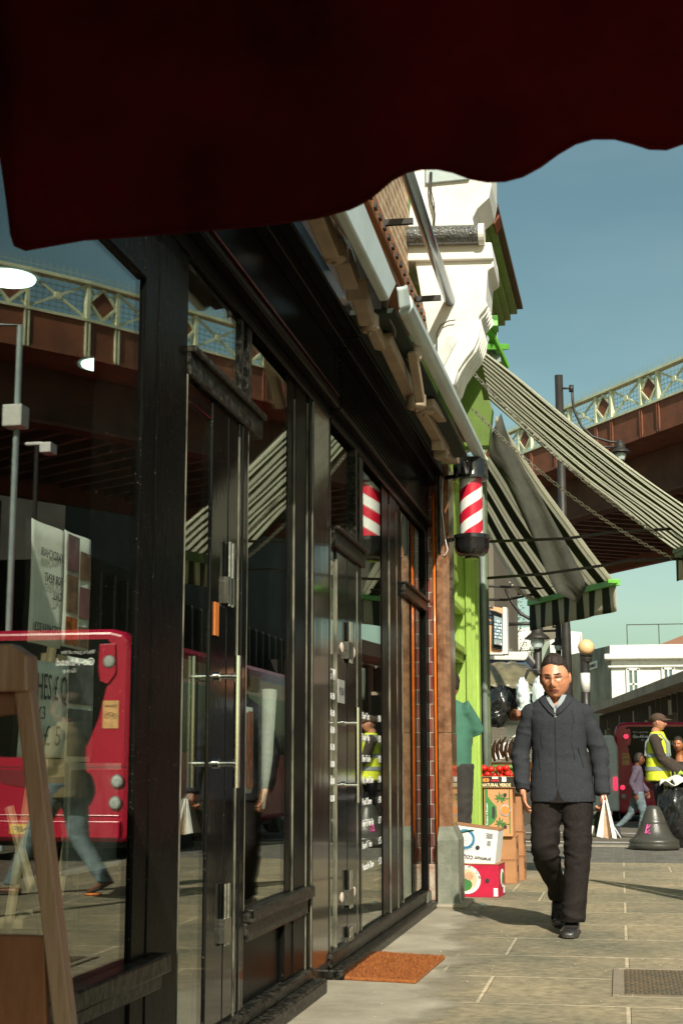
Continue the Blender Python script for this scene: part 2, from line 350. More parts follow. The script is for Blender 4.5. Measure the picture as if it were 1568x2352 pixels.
# ---------------------------------------------------------------- ground
flag = brick_mat('york_stone_flags', (.31,.27,.19), (.25,.225,.165), (.54,.47,.36), 1.35, .88, .012, 'XY', rough=.75, bump=.9, noise=.40, nscale=16, squash=.7, spots=True)
conc = mat('pale_cement', (.24,.205,.145), rough=.8, col2=(.46,.42,.32), scale=1.9, bump=.35, bscale=60, detail=8)
asph = mat('worn_asphalt', (.10,.088,.065), rough=.85, col2=(.20,.175,.13), scale=3, bump=.5, bscale=140, detail=9)
setts = brick_mat('grey_setts', (.17,.16,.13), (.11,.105,.09), (.21,.19,.15), .24, .12, .008, 'XY', bump=.8, noise=.4)
stonek = mat('kerb_stone', (.30,.27,.21), rough=.8, var=.2, scale=12)
def gz(y): return 0. if y < 20 else -min((y-20)*.017, .75)
ROAD = -.10
def ground(name, x0, x1, ys, dz, m, nx=2):
    mb = MB(); n = len(ys)
    vs = [(x0+(x1-x0)*i/nx, y, gz(y)+dz) for y in ys for i in range(nx+1)]
    fs = [(j*(nx+1)+i, j*(nx+1)+i+1, (j+1)*(nx+1)+i+1, (j+1)*(nx+1)+i) for j in range(n-1) for i in range(nx)]
    mb.add(vs, fs); o = mb.build(name, m, fix=False); tag(o, kind='structure'); return o
ground('road', -160, 200, [-60, 0, 10, 20, 30, 40, 50, 60, 64, 90, 300, 900], ROAD, asph)
p = MB(); p.box(-1.6, 2.55, -4, 16.4, ROAD-.05, 0.0)
tag(p.build('pavement', flag), kind='structure')
p = MB(); p.box(2.55, 2.72, -4, 16.4, ROAD-.05, .003)
tag(p.build('kerb', stonek, bevel=.012), kind='structure')
# cement strip between shopfronts and flags: an uneven edge
p = MB(); pts = []
N = 40
for i in range(N+1):
    y = 3.5+(11.5-3.5)*i/N; pts.append((-.86+.015*nz3((y*5,0,0))-(.09*max(0,y-7.5)), y))
vs = [(-1.5, y, .004) for _, y in pts]+[(-.35, y, .004) for x, y in pts]
p.add(vs, [(i, N+1+i, N+2+i, i+1) for i in range(N)])
cn = conc.node_tree; ctc = cn.nodes.new('ShaderNodeTexCoord'); csp = cn.nodes.new('ShaderNodeSeparateXYZ'); cn.links.new(ctc.outputs['Object'], csp.inputs[0])
cnz = cn.nodes.new('ShaderNodeTexNoise'); cnz.inputs['Scale'].default_value = 2.4; cnz.inputs['Detail'].default_value = 8; cn.links.new(ctc.outputs['Object'], cnz.inputs[0])
cv = math_node(cn, 'MULTIPLY_ADD', cnz.outputs[0], .75, csp.outputs[0]); cv = math_node(cn, 'MULTIPLY_ADD', csp.outputs[1], .055, cv)
cr = cn.nodes.new('ShaderNodeMapRange'); cr.inputs[1].default_value = -.20; cr.inputs[2].default_value = .04; cn.links.new(cv, cr.inputs[0])
ctr = cn.nodes.new('ShaderNodeBsdfTransparent'); cms = cn.nodes.new('ShaderNodeMixShader'); cn.links.new(cr.outputs[0], cms.inputs[0]); cn.links.new(cn.nodes['Principled BSDF'].outputs[0], cms.inputs[1]); cn.links.new(ctr.outputs[0], cms.inputs[2]); cn.links.new(cms.outputs[0], cn.nodes['Material Output'].inputs[0])
tag(p.build('cement_strip', conc, fix=False), kind='structure')
conc = mat('mortar_cement', (.24,.205,.145), rough=.8, col2=(.40,.36,.27), scale=2.6, bump=.35, bscale=60, detail=8)
p = MB(); p.box(-9, 2.72, 16.4, 20.0, ROAD-.05, -.012); tag(p.build('side_street', setts), kind='structure')
p = MB(); p.box(-9, 5.2, 20.0, 20.22, -.2, .005); tag(p.build('far_kerb', stonek), kind='structure')
p = MB()
for (xa, xb, y) in ((-6, 6, 24.5), (-6, 9, 30.2)): p.box(xa, xb, y, y+.12, gz(y)+ROAD+.004, gz(y)+ROAD+.006)
tag(p.build('road_marking', whitep), kind='structure')

# ---------------------------------------------------------------- shopfronts
GX = -1.462       # glass plane
GXW = -1.497      # the same plane in world space (shopfront shapes pass through warp)
FX = -1.45        # face of the frames
def py(x, X=FX): return X*FPX/(x-VX)
def shop_parts(root, panes, posts, y0, y1, ztr):
    pass
def shopfront_one():
    r = thing('shopfront', 'glossy black shopfront nearest the camera with one wide window and narrow double doors', 'shopfront', (FX, 4.6, 0))
    Y = dict(a=1.2, b=4.55, c=4.98, d=5.22, e=5.40, f=5.78, g=6.46, h=6.95, i=7.36)
    # posts
    for (ya, yb, xf) in ((.9, 1.2, -1.44), (4.457, 4.92, -1.447)):
        m = MB(); m.box(-1.62, xf, ya, yb, .0, 3.12); m.box(-1.63, xf+.004, ya+.13, yb-.13, .25, 3.11); m.build('post', black, r, bevel=.008)
    m = MB(); m.box(-1.62, -1.436, 6.96, 7.33, 0, 2.80); m.build('post', mat('brown_black_gloss', (.020,.012,.007), rough=.14, coat=.5, var=.3, scale=2, bump=.12, stretch=(1,1,.2)), r, bevel=.006)
    # big window
    m = MB(); m.box(GX-.004, GX+.004, 1.2, 4.457, .47, 2.60); w_ = m.build('window', glass, r)
    m = MB(); m.box(-1.56, -1.45, 1.2, 4.457, 2.56, 2.78); m.box(-1.56, -1.44, 1.2, 4.457, 2.54, 2.57); m.build('window_head', black, r, bevel=.006)
    m = MB(); m.box(-1.56, -1.40, 1.2, 4.72, .41, .47); m.box(-1.54, -1.425, 1.2, 4.70, .36, .41); m.build('sill', blackw, r, bevel=.008)
    m = MB(); m.box(-1.56, -1.455, 1.2, 4.5, .0, .36); m.box(-1.5, -1.42, 1.2, 4.52, 0, .09); m.build('stall_riser', black, r, bevel=.006)
    # transom over door
    m = MB(); m.box(-1.56, -1.435, 4.92, 5.95, 2.36, 2.44); m.box(-1.54, -1.415, 4.92, 5.95, 2.44, 2.465); m.build('door_transom', blackw, r, bevel=.006)
    m = MB(); m.box(GX-.004, GX+.004, 4.92, 5.62, 2.47, 2.77); m.build('fanlight', glass, r)
    m = MB(); m.box(-1.54, -1.445, 5.62, 5.66, 2.46, 2.79); m.box(-1.54, -1.447, 5.74, 5.80, 2.46, 2.79); m.box(-1.56, -1.5, 5.65, 5.75, 2.46, 2.79); m.build('fanlight_frame', blackw, r, bevel=.005)
    # double door: two leaves
    m = MB(); m.box(-1.50, FX, 5.255, 5.47, .05, 2.35); m.box(-1.51,-1.455, 4.92, 5.255, .05, .12); m.box(-1.51,-1.455,4.92,5.255,2.28,2.35); d1 = m.build('door', doorp, r, bevel=.006)
    m = MB(); m.box(GX-.004, GX+.004, 4.92, 5.255, .12, 2.28); m.build('door_glass', glass, d1)
    m = MB(); m.box(-1.50, FX, 5.477, 5.62, .05, 2.35); m.box(-1.51, -1.447, 5.63, 5.66, .02, 2.36); m.box(-1.51,-1.443,5.67,5.72,.02,2.36); m.box(-1.51,-1.447,5.73,5.76,.02,2.36); d2 = m.build('door', doorp, r, bevel=.006)
    def lock(par, yc, z0, z1, wht):
        mm = MB(); mm.tube([(FX+.014, yc-.022, z0), (FX+.014, yc-.022, z1)], .009, 10); mm.tube([(FX+.014, yc+.022, z0), (FX+.014, yc+.022, z1)], .009, 10)
        mm.box(FX, FX+.02, yc-.045, yc+.045, z0+.01, z0+(z1-z0)*.45)
        mm.build('hinge', mat('dull_steel', (.35,.34,.30), rough=.3, metal=1, var=.2), par, smooth=False)
        if wht:
            for s_ in (-1, 1):
                q = MB(); q.ell((FX+.004, yc+s_*.085, z0+.03), (.005, .028, .030), seg=14); q.build('worn_patch', mat('bare_filler', (.75,.62,.52), rough=.8, var=.2, scale=60), par, smooth=True)
    lock(d2, 5.475, 1.62, 1.86, False); lock(d2, 5.475, .40, .62, False)
    def pull(par, yb, z0, z1, za, zb):
        mm = MB(); xb = FX+.075
        mm.tube([(xb, yb, z0), (xb, yb, z1)], .0135, 16)
        for z in (za, zb): mm.tube([(FX, yb-.012, z), (xb, yb-.006, z)], .010, 12); mm.tube([(FX, yb-.012, z), (FX+.012, yb-.012, z)], .018, 14)
        mm.build('handle', steel, par, smooth=True).modifiers.new('e', 'EDGE_SPLIT').split_angle = math.radians(50)
    pull(d2, 5.37, .96, 1.43, 1.045, 1.355)
    m = MB(); m.box(FX, FX+.006, 5.30, 5.35, 1.50, 1.62); q = m.build('notice', mat('orange_notice', (.55,.16,.03), rough=.6), d1)
    # window 2
    m = MB(); m.box(GX-.004, GX+.004, 5.78, 6.47, .50, 2.74); m.build('window', glass, r)
    m = MB(); m.box(-1.56, -1.415, 5.79, 6.93, .445, .50); m.box(-1.54, -1.44, 5.79, 6.93, .37, .445); m.build('sill', blackw, r, bevel=.008)
    m = MB(); m.box(-1.54, -1.455, 6.47, 6.62, .12, 2.78); m.box(-1.54, -1.45, 6.62, 6.86, .12, 2.79); m.box(-1.54, -1.44, 6.88, 6.94, .12, 2.80); m.build('window_frame', black, r, bevel=.006)
    m = MB(); m.box(-1.56, -1.475, 5.79, 6.5, .12, .37); m.build('stall_riser', black, r)
    m = MB(); m.box(-1.56, -1.36, 5.4, 6.95, 0, .07); m.box(-1.56, -1.42, 5.4, 6.95, .07, .12); m.build('plinth', blackw, r, bevel=.01)
    # fascia: stepped mouldings up to the awning
    m = MB(); m.box(-1.62, -1.43, .9, 7.34, 2.78, 2.84); m.box(-1.62, -1.38, .9, 7.35, 2.84, 2.88); m.box(-1.62, -1.41, .9, 7.34, 2.88, 3.16); m.box(-1.62, -1.34, .9, 7.36, 3.16, 3.22); m.box(-1.62, -1.27, .9, 7.36, 3.22, 3.30)
    m.build('fascia', black, r, bevel=.008)
    m = MB(); m.box(-1.45, -1.372, .9, 7.3, 2.885, 2.893); m.build('red_bead', mat('dark_red_bead', (.03,.001,.002), rough=.3, coat=.5), r)
    # interior
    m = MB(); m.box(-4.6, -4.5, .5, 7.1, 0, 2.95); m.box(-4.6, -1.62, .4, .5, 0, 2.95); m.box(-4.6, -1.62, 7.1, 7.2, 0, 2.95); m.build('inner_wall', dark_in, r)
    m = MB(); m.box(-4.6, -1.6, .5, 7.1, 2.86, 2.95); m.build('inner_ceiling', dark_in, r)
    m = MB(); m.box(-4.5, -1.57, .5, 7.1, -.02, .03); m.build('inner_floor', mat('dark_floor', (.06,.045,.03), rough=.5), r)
    return r
S1 = shopfront_one()
lampm = mat('lit_ceiling_disc', (.75,1.,.88), emit=3.2, bump=0, var=.01)
for i, (px_, py_) in enumerate(((18, 686), (222, 868))):
    c = at(px_, py_, Z=2.82)
    t = thing('ceiling_light', ['round ceiling light seen through the big window, the one nearer the photo edge', 'round ceiling light seen through the big window, half hidden by the black post'][i], 'ceiling light', (c.x, c.y, 2.86), group='ceiling lights inside the first shop')
    m = MB(); m.lathe((c.x, c.y, 2.82), [(.10,0),(.104,.012),(.104,.03)], 28); m.build('diffuser', lampm, t, smooth=False)
    m = MB(); m.lathe((c.x, c.y, 2.83), [(.105,0),(.118,.004),(.118,.03)], 28); m.build('rim', galv, t)

def shopfront_two():
    r = thing('shopfront', 'glossy black barber shopfront with price lists on its glass, beside the stone pilaster', 'shopfront', (FX, 7.4, 0))
    m = MB(); m.box(-1.62,-1.44,7.34,7.39,.04,2.80); m.build('post', black, r, bevel=.006)
    m = MB(); m.box(-1.55,-1.425,7.44,8.34,2.15,2.23); m.box(-1.55,-1.40,7.44,8.34,2.23,2.25); m.build('door_transom', blackw, r, bevel=.006)
    m = MB(); m.box(GX-.004, GX+.004, 7.46, 8.05, 2.25, 2.74); m.build('fanlight', glass, r)
    m = MB(); m.box(-1.54,-1.43,8.05,8.10,2.25,2.80); m.box(-1.54,-1.44,8.22,8.34,2.25,2.80); m.box(-1.54,-1.5,8.10,8.22,2.25,2.8); m.build('fanlight_frame', blackw, r, bevel=.005)
    m = MB(); m.box(-1.5, FX, 7.60, 7.885, .06, 2.15); m.box(-1.5,-1.46,7.45,7.6,.06,.14); m.box(-1.5,-1.46,7.45,7.6,2.08,2.15); d1 = m.build('door', doorp, r, bevel=.006)
    m = MB(); m.box(GX-.004, GX+.004, 7.39, 7.6, .14, 2.08); m.build('door_glass', glass, d1)
    m = MB(); m.box(-1.5, FX, 7.895, 8.18, .06, 2.15); m.box(-1.5,-1.447,8.19,8.24,.04,2.15); m.box(-1.5,-1.443,8.25,8.30,.04,2.15); d2 = m.build('door', doorp, r, bevel=.006)
    steel2 = mat('dull_steel', (.35,.34,.30), rough=.3, metal=1, var=.2)
    for z0, z1 in ((1.58,1.80),(.30,.50),(.10,.2)):
        mm = MB(); mm.tube([(FX+.016, 7.90-.02, z0),(FX+.016, 7.90-.02, z1)], .010, 10); mm.tube([(FX+.016, 7.90+.03, z0),(FX+.016,7.90+.03,z1)], .010, 10); mm.box(FX, FX+.022, 7.83, 7.97, z0+.02, z0+(z1-z0)*.5)
        mm.build('hinge', steel2, d2)
        if z0 > .25:
            for s_ in (-1, 1):
                q = MB(); q.ell((FX+.003, 7.90+s_*.17, z0+.07), (.005,.045,.028), seg=14); q.build('worn_patch', mat('bare_filler', (.75,.62,.52), rough=.8, var=.2, scale=60), d2, smooth=True)
    mm = MB(); xb = FX+.075; yb = 7.80
    mm.tube([(xb,yb,.85),(xb,yb,1.34)], .0135, 16)
    for z in (.94,1.26): mm.tube([(FX,yb-.015,z),(xb,yb-.006,z)], .010, 12); mm.tube([(FX,yb-.015,z),(FX+.012,yb-.015,z)], .018, 14)
    mm.build('handle', steel, d2, smooth=True).modifiers.new('e','EDGE_SPLIT').split_angle = math.radians(50)
    m = MB(); m.box(GX-.004, GX+.004, 8.30, 9.06, .14, 2.74); m.build('window', glass, r)
    m = MB(); m.box(-1.55,-1.452,9.06,9.32,.1,2.78); m.box(-1.55,-1.447,9.34,9.62,.1,2.79); m.box(-1.55,-1.452,9.64,9.80,.1,2.78); m.build('window_frame', black, r, bevel=.006)
    m = MB(); m.box(-1.55,-1.42,9.86,11.0,2.18,2.25); m.box(-1.55,-1.40,9.86,11.0,2.25,2.27); m.build('window_transom', blackw, r, bevel=.006)
    m = MB(); m.box(GX-.004, GX+.004, 9.80, 10.95, .16, 2.17); m.box(GX-.004, GX+.004, 9.80, 10.95, 2.27, 2.76); m.build('window', glass, r)
    m = MB(); m.box(-1.55,-1.452,9.82,9.88,.16,2.76); m.box(-1.55,-1.452,10.3,10.34,.16,2.76); m.box(-1.55,-1.43,10.95,11.02,.1,3.1); m.box(-1.55,-1.425,11.05,11.12,.1,3.1); m.build('window_frame', black, r, bevel=.006)
    m = MB(); m.box(-1.55,-1.36,7.34,11.1,0,.055); m.box(-1.55,-1.42,7.34,11.1,.055,.13); m.build('plinth', blackw, r, bevel=.01)
    m = MB(); m.box(-1.62,-1.43,7.36,11.1,2.78,2.84); m.box(-1.62,-1.38,7.37,11.1,2.84,2.87); m.box(-1.62,-1.41,7.36,11.1,2.87,3.16); m.box(-1.62,-1.34,7.37,11.12,3.16,3.22); m.box(-1.62,-1.28,7.37,11.12,3.22,3.30)
    m.build('fascia', black, r, bevel=.008)
    m = MB()
    for k in range(9): m.box(-1.43,-1.40,7.5,9.8,2.90+k*.027,2.914+k*.027)
    m.build('vent_grille', black, r)
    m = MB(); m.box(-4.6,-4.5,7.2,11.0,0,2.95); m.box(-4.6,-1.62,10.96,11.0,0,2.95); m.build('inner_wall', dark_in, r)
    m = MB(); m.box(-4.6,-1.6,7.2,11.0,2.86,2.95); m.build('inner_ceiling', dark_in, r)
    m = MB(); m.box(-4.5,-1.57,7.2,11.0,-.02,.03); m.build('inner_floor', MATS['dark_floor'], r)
    # vinyl writing on the glass
    gx = GX+.006
    text('OPENING TIME', (gx, 7.28, 1.47), (0,1,0), (0,0,1), .085, whitep, d1, 'opening_hours', ext=.0006, width=.36)
    rows = ['Monday 9:30-7:30','Tuesday 9:30-7:30','Wednesday 9:30-7:30','Thursday 9:30-7:30','Friday 9:30-8:00','Saturday 9:00-8:00','Sunday 10:00-5:00']
    for i, s_ in enumerate(rows): text(s_, (gx, 7.28, 1.37-i*.085), (0,1,0), (0,0,1), .05, whitep, d1, 'opening_hours', ext=.0006, width=.32)
    for i, (s_, p_) in enumerate((('Hair Cut','£10'),('Shape Up','£8'),('Skin Fade','£12'),('Hot Towel Shave','£10'),('Head Shave','£8'),('Under 12 Hair Cut','£7'),('Beard Trim','£5'),('Moustache Shave','£3'))):
        text(s_, (gx, 8.36, 1.30-i*.12), (0,1,0), (0,0,1), .06, whitep, r, 'price_list', ext=.0006, width=min(.42, .035*len(s_)))
        text(p_, (gx, 8.92, 1.30-i*.12), (0,1,0), (0,0,1), .06, whitep, r, 'price_list', ext=.0006, width=.1)
    return r
S2 = shopfront_two()
glint_paint = mat('pale_edge_glint', (.012,.012,.010), rough=.4, col2=(.22,.21,.15), scale=14, stretch=(1,1,.35), bump=.3, detail=9)  # sun glints along the frame edges, put into the colour of thin strips
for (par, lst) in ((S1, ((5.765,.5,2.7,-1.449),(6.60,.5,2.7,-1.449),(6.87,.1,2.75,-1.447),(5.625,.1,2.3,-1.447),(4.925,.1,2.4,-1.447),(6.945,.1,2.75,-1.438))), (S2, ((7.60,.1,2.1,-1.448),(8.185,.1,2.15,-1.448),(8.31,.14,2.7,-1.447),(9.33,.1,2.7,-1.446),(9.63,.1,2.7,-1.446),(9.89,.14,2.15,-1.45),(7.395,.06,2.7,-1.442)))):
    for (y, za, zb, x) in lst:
        m = MB(); m.box(x-.02, x+.0022, y-.004, y, za, zb); m.build('edge_glint_bead', glint_paint, par, bevel=.0015)
# things inside the barber shop, warm wood behind the glass
wood_in = mat('reddish_cabinet_wood', (.42,.10,.03), rough=.4, var=.3, scale=8, stretch=(1,1,.15), coat=.3)
t = thing('wooden_cabinet', 'tall reddish wooden cabinet standing inside the barber shop behind the price list', 'cabinet', (-1.9, 9.0, .03))
m = MB(); m.box(-2.1,-1.75,8.72,9.5,.03,1.9); m.build('carcass', wood_in, t, bevel=.01)
m = MB(); m.box(-1.749,-1.735,8.76,9.1,.1,.9); m.box(-1.749,-1.735,8.76,9.1,.95,1.8); m.build('door', mat('reddish_door_panel', (.30,.07,.02), rough=.35, var=.3, scale=8, coat=.3), t, bevel=.006)
# posters in the windows
WARP = False
photo = {}
def poster(name, label, y0, y1, z0, z1, x=None, m=paper, cells=None, group=None, lean=0., parent_cat='poster'):
    x = (GX if WARP else GXW)-.03
    t = thing(name, label, parent_cat, (x, (y0+y1)/2, z0), group=group)
    q = MB(); q.sheet([(x, y0, z0), (x+lean, y1, z0), (x+lean, y1, z1), (x, y0, z1)], 8, 8, lambda u, v: (.004*math.sin(u*6+v*3), 0, 0)); q.build('sheet', m, t, solid=.0015, smooth=True)
    for (u0, u1, v0, v1, c) in (cells or []):
        q = MB(); yy0, yy1 = y0+(y1-y0)*u0, y0+(y1-y0)*u1; zz0, zz1 = z0+(z1-z0)*v0, z0+(z1-z0)*v1
        q.box(x+.006, x+.008, yy0, yy1, zz0, zz1); q.build('photo', c, t)
    return t
ph1 = mat('poster_photo_rose', (.28,.12,.12), col2=(.12,.07,.09), scale=16, bump=0, rough=.6)
ph2 = mat('poster_photo_brown', (.30,.17,.10), col2=(.08,.05,.04), scale=20, bump=0, rough=.6)
ph3 = mat('poster_photo_orange', (.7,.18,.03), col2=(.06,.02,.01), scale=26, bump=0, rough=.5)
ph4 = mat('poster_photo_grey', (.2,.2,.2), col2=(.04,.05,.05), scale=14, bump=0, rough=.6)
def gq(px, py_): q = at(px, py_, X=GXW-.03); return q.y, q.z
(ya, zt), (yb, _), (_, zb) = gq(73,1190), gq(145,1300), gq(90,1480)
t = poster('poster', 'tall white notice with faint capitals taped inside the first window', ya, yb, zb, zt)
for s_, k, w_ in (('YARDCHAIR',.22,.7),('FOR RENT',.42,.55),('CALL',.55,.3),('07534031323',.84,.8)):
    text(s_, (t.location.x+.009, yb-.02, zt-(zt-zb)*k-.02), (0,-1,0), (0,0,1), .035, ink, t, width=(yb-ya)*w_, ext=.0004)
(yc, zt2), (yd, _), (_, zb2) = gq(146,1215), gq(206,1300), gq(170,1490)
poster('poster', 'hairstyle photo sheet hanging beside the tall white notice', yb+.003, yd, zb2, zt2, cells=[(.08,.5,.66,.97,ph1),(.56,.95,.62,.86,ph2),(.08,.5,.3,.62,ph2),(.56,.95,.28,.55,ph1),(.08,.5,.02,.26,ph3),(.56,.95,.02,.2,ph2)])
(ye, zt3), (yf, _), (_, zb3) = gq(48,1500), gq(150,1600), gq(80,1740)
t = poster('poster', 'handwritten price sheet with long thin figures below the white notice', ye, yf, zb3, zt3-.01)
H3 = zt3-zb3
for s_, k, w_, sz in (('ACHES £ Q',.42,.95,.10),('£3',.62,.15,.05),('ing £ 5',.88,.8,.08)):
    text(s_, (t.location.x+.009, ye+.01+(.1 if s_=='£3' else 0), zt3-H3*k), (0,1,0), (0,0,1), sz, ink, t, width=(yf-ye)*w_, ext=.0004)
(yg, zt4), (yh, _), (_, zb4) = gq(151,1505), gq(211,1600), gq(180,1750)
poster('poster', 'dark photo sheet below the handwritten prices, next to the black post', yf+.003, yh, zb4, zt4, cells=[(.05,.95,.55,.95,ph4),(.05,.95,.05,.5,ph4)])
framew = mat('grey_frame', (.35,.35,.32), rough=.6)
t = thing('picture_frame', 'large pale framed picture propped low inside the first window', 'picture', (GXW-.03, 4.2, .8))
(a0, b1), (a1, _), (_, b0) = gq(157,1752), gq(325,1800), gq(160,2010)
q = MB()
q.box(GXW-.04,GXW-.028,a0,a1,b0,b0+.02); q.box(GXW-.04,GXW-.028,a0,a1,b1-.02,b1); q.box(GXW-.04,GXW-.028,a0,a0+.02,b0+.02,b1-.02); q.box(GXW-.04,GXW-.028,a1-.1,a1,b0+.02,b1-.02); q.build('frame', framew, t)
q = MB(); q.box(GXW-.042,GXW-.036,a0+.02,a1-.1,b0+.02,b1-.02); q.build('picture', ph4, t)
# leaning white board and photo sheet in window 2
WARP = True
t = poster('poster', 'orange and black hairstyle photo sheet inside the narrow window', 5.84, 6.03, .93, 1.27, cells=[(.05,.48,.08,.93,ph3),(.52,.95,.05,.95,ph3)])
t = thing('rolled_paper', 'narrow white paper roll leaning in the narrow window beside its frame', 'paper roll', (GX-.05, 6.35, .9))
q = MB(); q.tube([(GX-.05,6.3,.86),(GX-.05,6.36,1.06),(GX-.05,6.40,1.36)], [.008,.026,.034], 12); q.build('roll', paper, t, smooth=True)
poster('poster', 'small white notice taped high inside the barber window', 8.46, 8.66, 1.42, 1.60, m=paper)
t = thing('push_sign', 'small grey push plate on the barber shop door', 'sign', (FX, 7.7, 1.4)); q = MB(); q.box(FX, FX+.004, 7.63,7.80,1.36,1.48); q.build('plate', framew, t); text('PUSH', (FX+.005,7.645,1.40), (0,1,0),(0,0,1), .06, ink, t, width=.14, ext=.0005)
# folding chair inside first shop
t = thing('folding_chair', 'pale folding chair frame standing inside the first shop', 'chair', (-2.0, 5.3, .03))
pale = mat('pale_varnished_wood', (.35,.28,.16), rough=.5)
m = MB()
for s_ in (0,.42): m.tube([(-2.15,5.0+s_,.03),(-1.95,5.0+s_,1.5)], .018, 8); m.tube([(-1.8,5.0+s_,.03),(-2.1,5.0+s_,.9)], .018, 8)
m.build('frame', pale, t)
m = MB()
for k in range(4): m.box(-2.0,-1.96,5.0,5.42,1.0+k*.12,1.06+k*.12)
m.build('backrest', pale, t); m = MB(); m.box(-2.15,-1.75,5.0,5.42,.5,.53); m.build('seat', pale, t)

# ---------------------------------------------------------------- tiled strip, orange pipe, brown pilaster
tile = brick_mat('glazed_red_tiles', (.22,.05,.04), (.12,.05,.045), (.35,.33,.28), .055, .11, .004, 'XZ', rough=.15, bump=.4, coat=.8)
t = thing('tiled_pier', 'narrow pier of glazed red brown tiles with an orange pipe, beside the barber window', 'pier', (-1.4, 11.05, 0))
m = MB(); m.box(-1.62, -1.352, 11.06, 11.30, .14, 3.2); m.build('tiles', tile, t, bevel=.004)
m = MB(); m.tube([(-1.372, 11.04, .2),(-1.372, 11.04, 3.1)], .012, 12); m.build('pipe', mat('orange_plastic', (.8,.16,.01), rough=.3, bump=0, coat=.4), t, smooth=True)
m = MB(); m.box(-1.351,-1.325,11.02,11.10,1.25,3.1); m.build('cable_trunking', mat('weathered_green_metal', (.22,.30,.27), col2=(.1,.12,.1), scale=20, rough=.5), t)
m = MB(); m.box(-1.5,-1.33,11.02,11.3,0,.32); m.build('footing', mat('crumbling_plaster', (.35,.2,.13), col2=(.5,.45,.36), scale=16, bump=.6), t, bevel=.01)
granite = mat('brown_polished_granite', (.11,.045,.022), rough=.22, col2=(.32,.16,.085), scale=16, coat=.7, bump=.1, detail=9)
stone = mat('mossy_grey_stone', (.13,.145,.11), rough=.7, col2=(.26,.26,.2), scale=7, bump=.4, detail=8)
t = thing('stone_pilaster', 'brown granite pilaster on a grey green stone base', 'pilaster', (-1.27, 11.2, 0))
def octa(x0,x1,y0,y1,c,z0,z1,mb,x0b=None):
    mb.prism([(x0,y0,z0),(x1-c,y0,z0),(x1,y0+c,z0),(x1,y1,z0),(x0,y1,z0)], (0,0,z1-z0))
m = MB(); octa(-1.35,-1.250,11.0,11.36,.04,.56,1.28,m); octa(-1.35,-1.252,11.002,11.36,.04,1.283,3.32,m); m.build('shaft', granite, t, bevel=.003)
m = MB(); octa(-1.36,-1.205,10.95,11.4,.06,.0,.50,m); m.build('base', stone, t, bevel=.006)
m = MB(); vs=[(-1.36,10.95,.50),(-1.265,10.95,.50),(-1.205,11.01,.50),(-1.205,11.4,.50),(-1.36,11.4,.50)]; vt=[(-1.35,11.0,.60),(-1.29,11.0,.60),(-1.250,11.04,.60),(-1.250,11.36,.60),(-1.35,11.36,.60)]
m.add(vs+vt, [(0,1,2,3,4),(9,8,7,6,5)]+[(i,(i+1)%5,5+(i+1)%5,5+i) for i in range(5)]); m.build('base_chamfer', stone, t)
m = MB(); m.box(-1.40,-1.13,10.9,11.45,0,.035); m.build('mortar_skirt', conc, t, bevel=.015)
WARP = False
# ---------------------------------------------------------------- red canopy overhead
t = thing('red_awning', 'dark red canvas awning with a scalloped edge hanging over the top of the view', 'awning', (-1.4, 1.5, 2.7))
edge = [(-40,300),(0,352),(8,400),(18,470),(26,535),(34,560),(60,572),(200,556),(400,531),(600,509),(720,490),(800,475),(830,464),(862,445),(900,415),(935,397),(970,389),(1005,388),(1040,395),(1080,410),(1120,418),(1160,418),(1200,409),(1240,388),(1280,358),(1320,332),(1360,317),(1410,312),(1450,319),(1490,330),(1530,331),(1568,318),(1620,285),(1680,262),(1760,270)]
def rp_(x, y): 
    Y = 2.35-.20*(x/1568.0); return at(x, y, Y=Y)
m = MB(); NV = 14; vs = []; fs = []
for i, (x, y) in enumerate(edge):
    p0 = rp_(x, y); ztop = 2.68
    for j in range(NV+1):
        v = j/NV; z = p0.z+(ztop-p0.z)*v
        sw = .012*math.sin(p0.x*9+v*2.5)+.006*math.sin(p0.x*23+v*5)
        vs.append((p0.x, p0.y+sw*(1-v*.5)-.10*v*v, z))
n_ = NV+1
for i in range(len(edge)-1):
    for j in range(NV): fs.append((i*n_+j, (i+1)*n_+j, (i+1)*n_+j+1, i*n_+j+1))
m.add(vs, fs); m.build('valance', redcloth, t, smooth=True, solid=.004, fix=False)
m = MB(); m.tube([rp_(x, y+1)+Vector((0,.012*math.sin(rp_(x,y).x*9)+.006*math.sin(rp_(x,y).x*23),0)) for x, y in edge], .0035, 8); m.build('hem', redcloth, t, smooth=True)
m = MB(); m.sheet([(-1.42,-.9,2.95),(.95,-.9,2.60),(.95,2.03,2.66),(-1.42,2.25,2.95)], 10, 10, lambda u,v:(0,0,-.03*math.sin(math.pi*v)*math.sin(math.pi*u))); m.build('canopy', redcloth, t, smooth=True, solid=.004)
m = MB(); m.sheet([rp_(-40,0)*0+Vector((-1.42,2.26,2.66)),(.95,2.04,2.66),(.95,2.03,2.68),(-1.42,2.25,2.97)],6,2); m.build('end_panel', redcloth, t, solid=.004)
m = MB(); m.tube([(-1.4,2.22,2.93),(.9,2.0,2.63)], .018, 8); m.tube([(-1.4,-.86,2.93),(.9,-.86,2.58)], .018, 8); m.tube([(.93,-.9,2.6),(.93,2.02,2.63)], .02, 8); m.build('support_arm', iron, t)

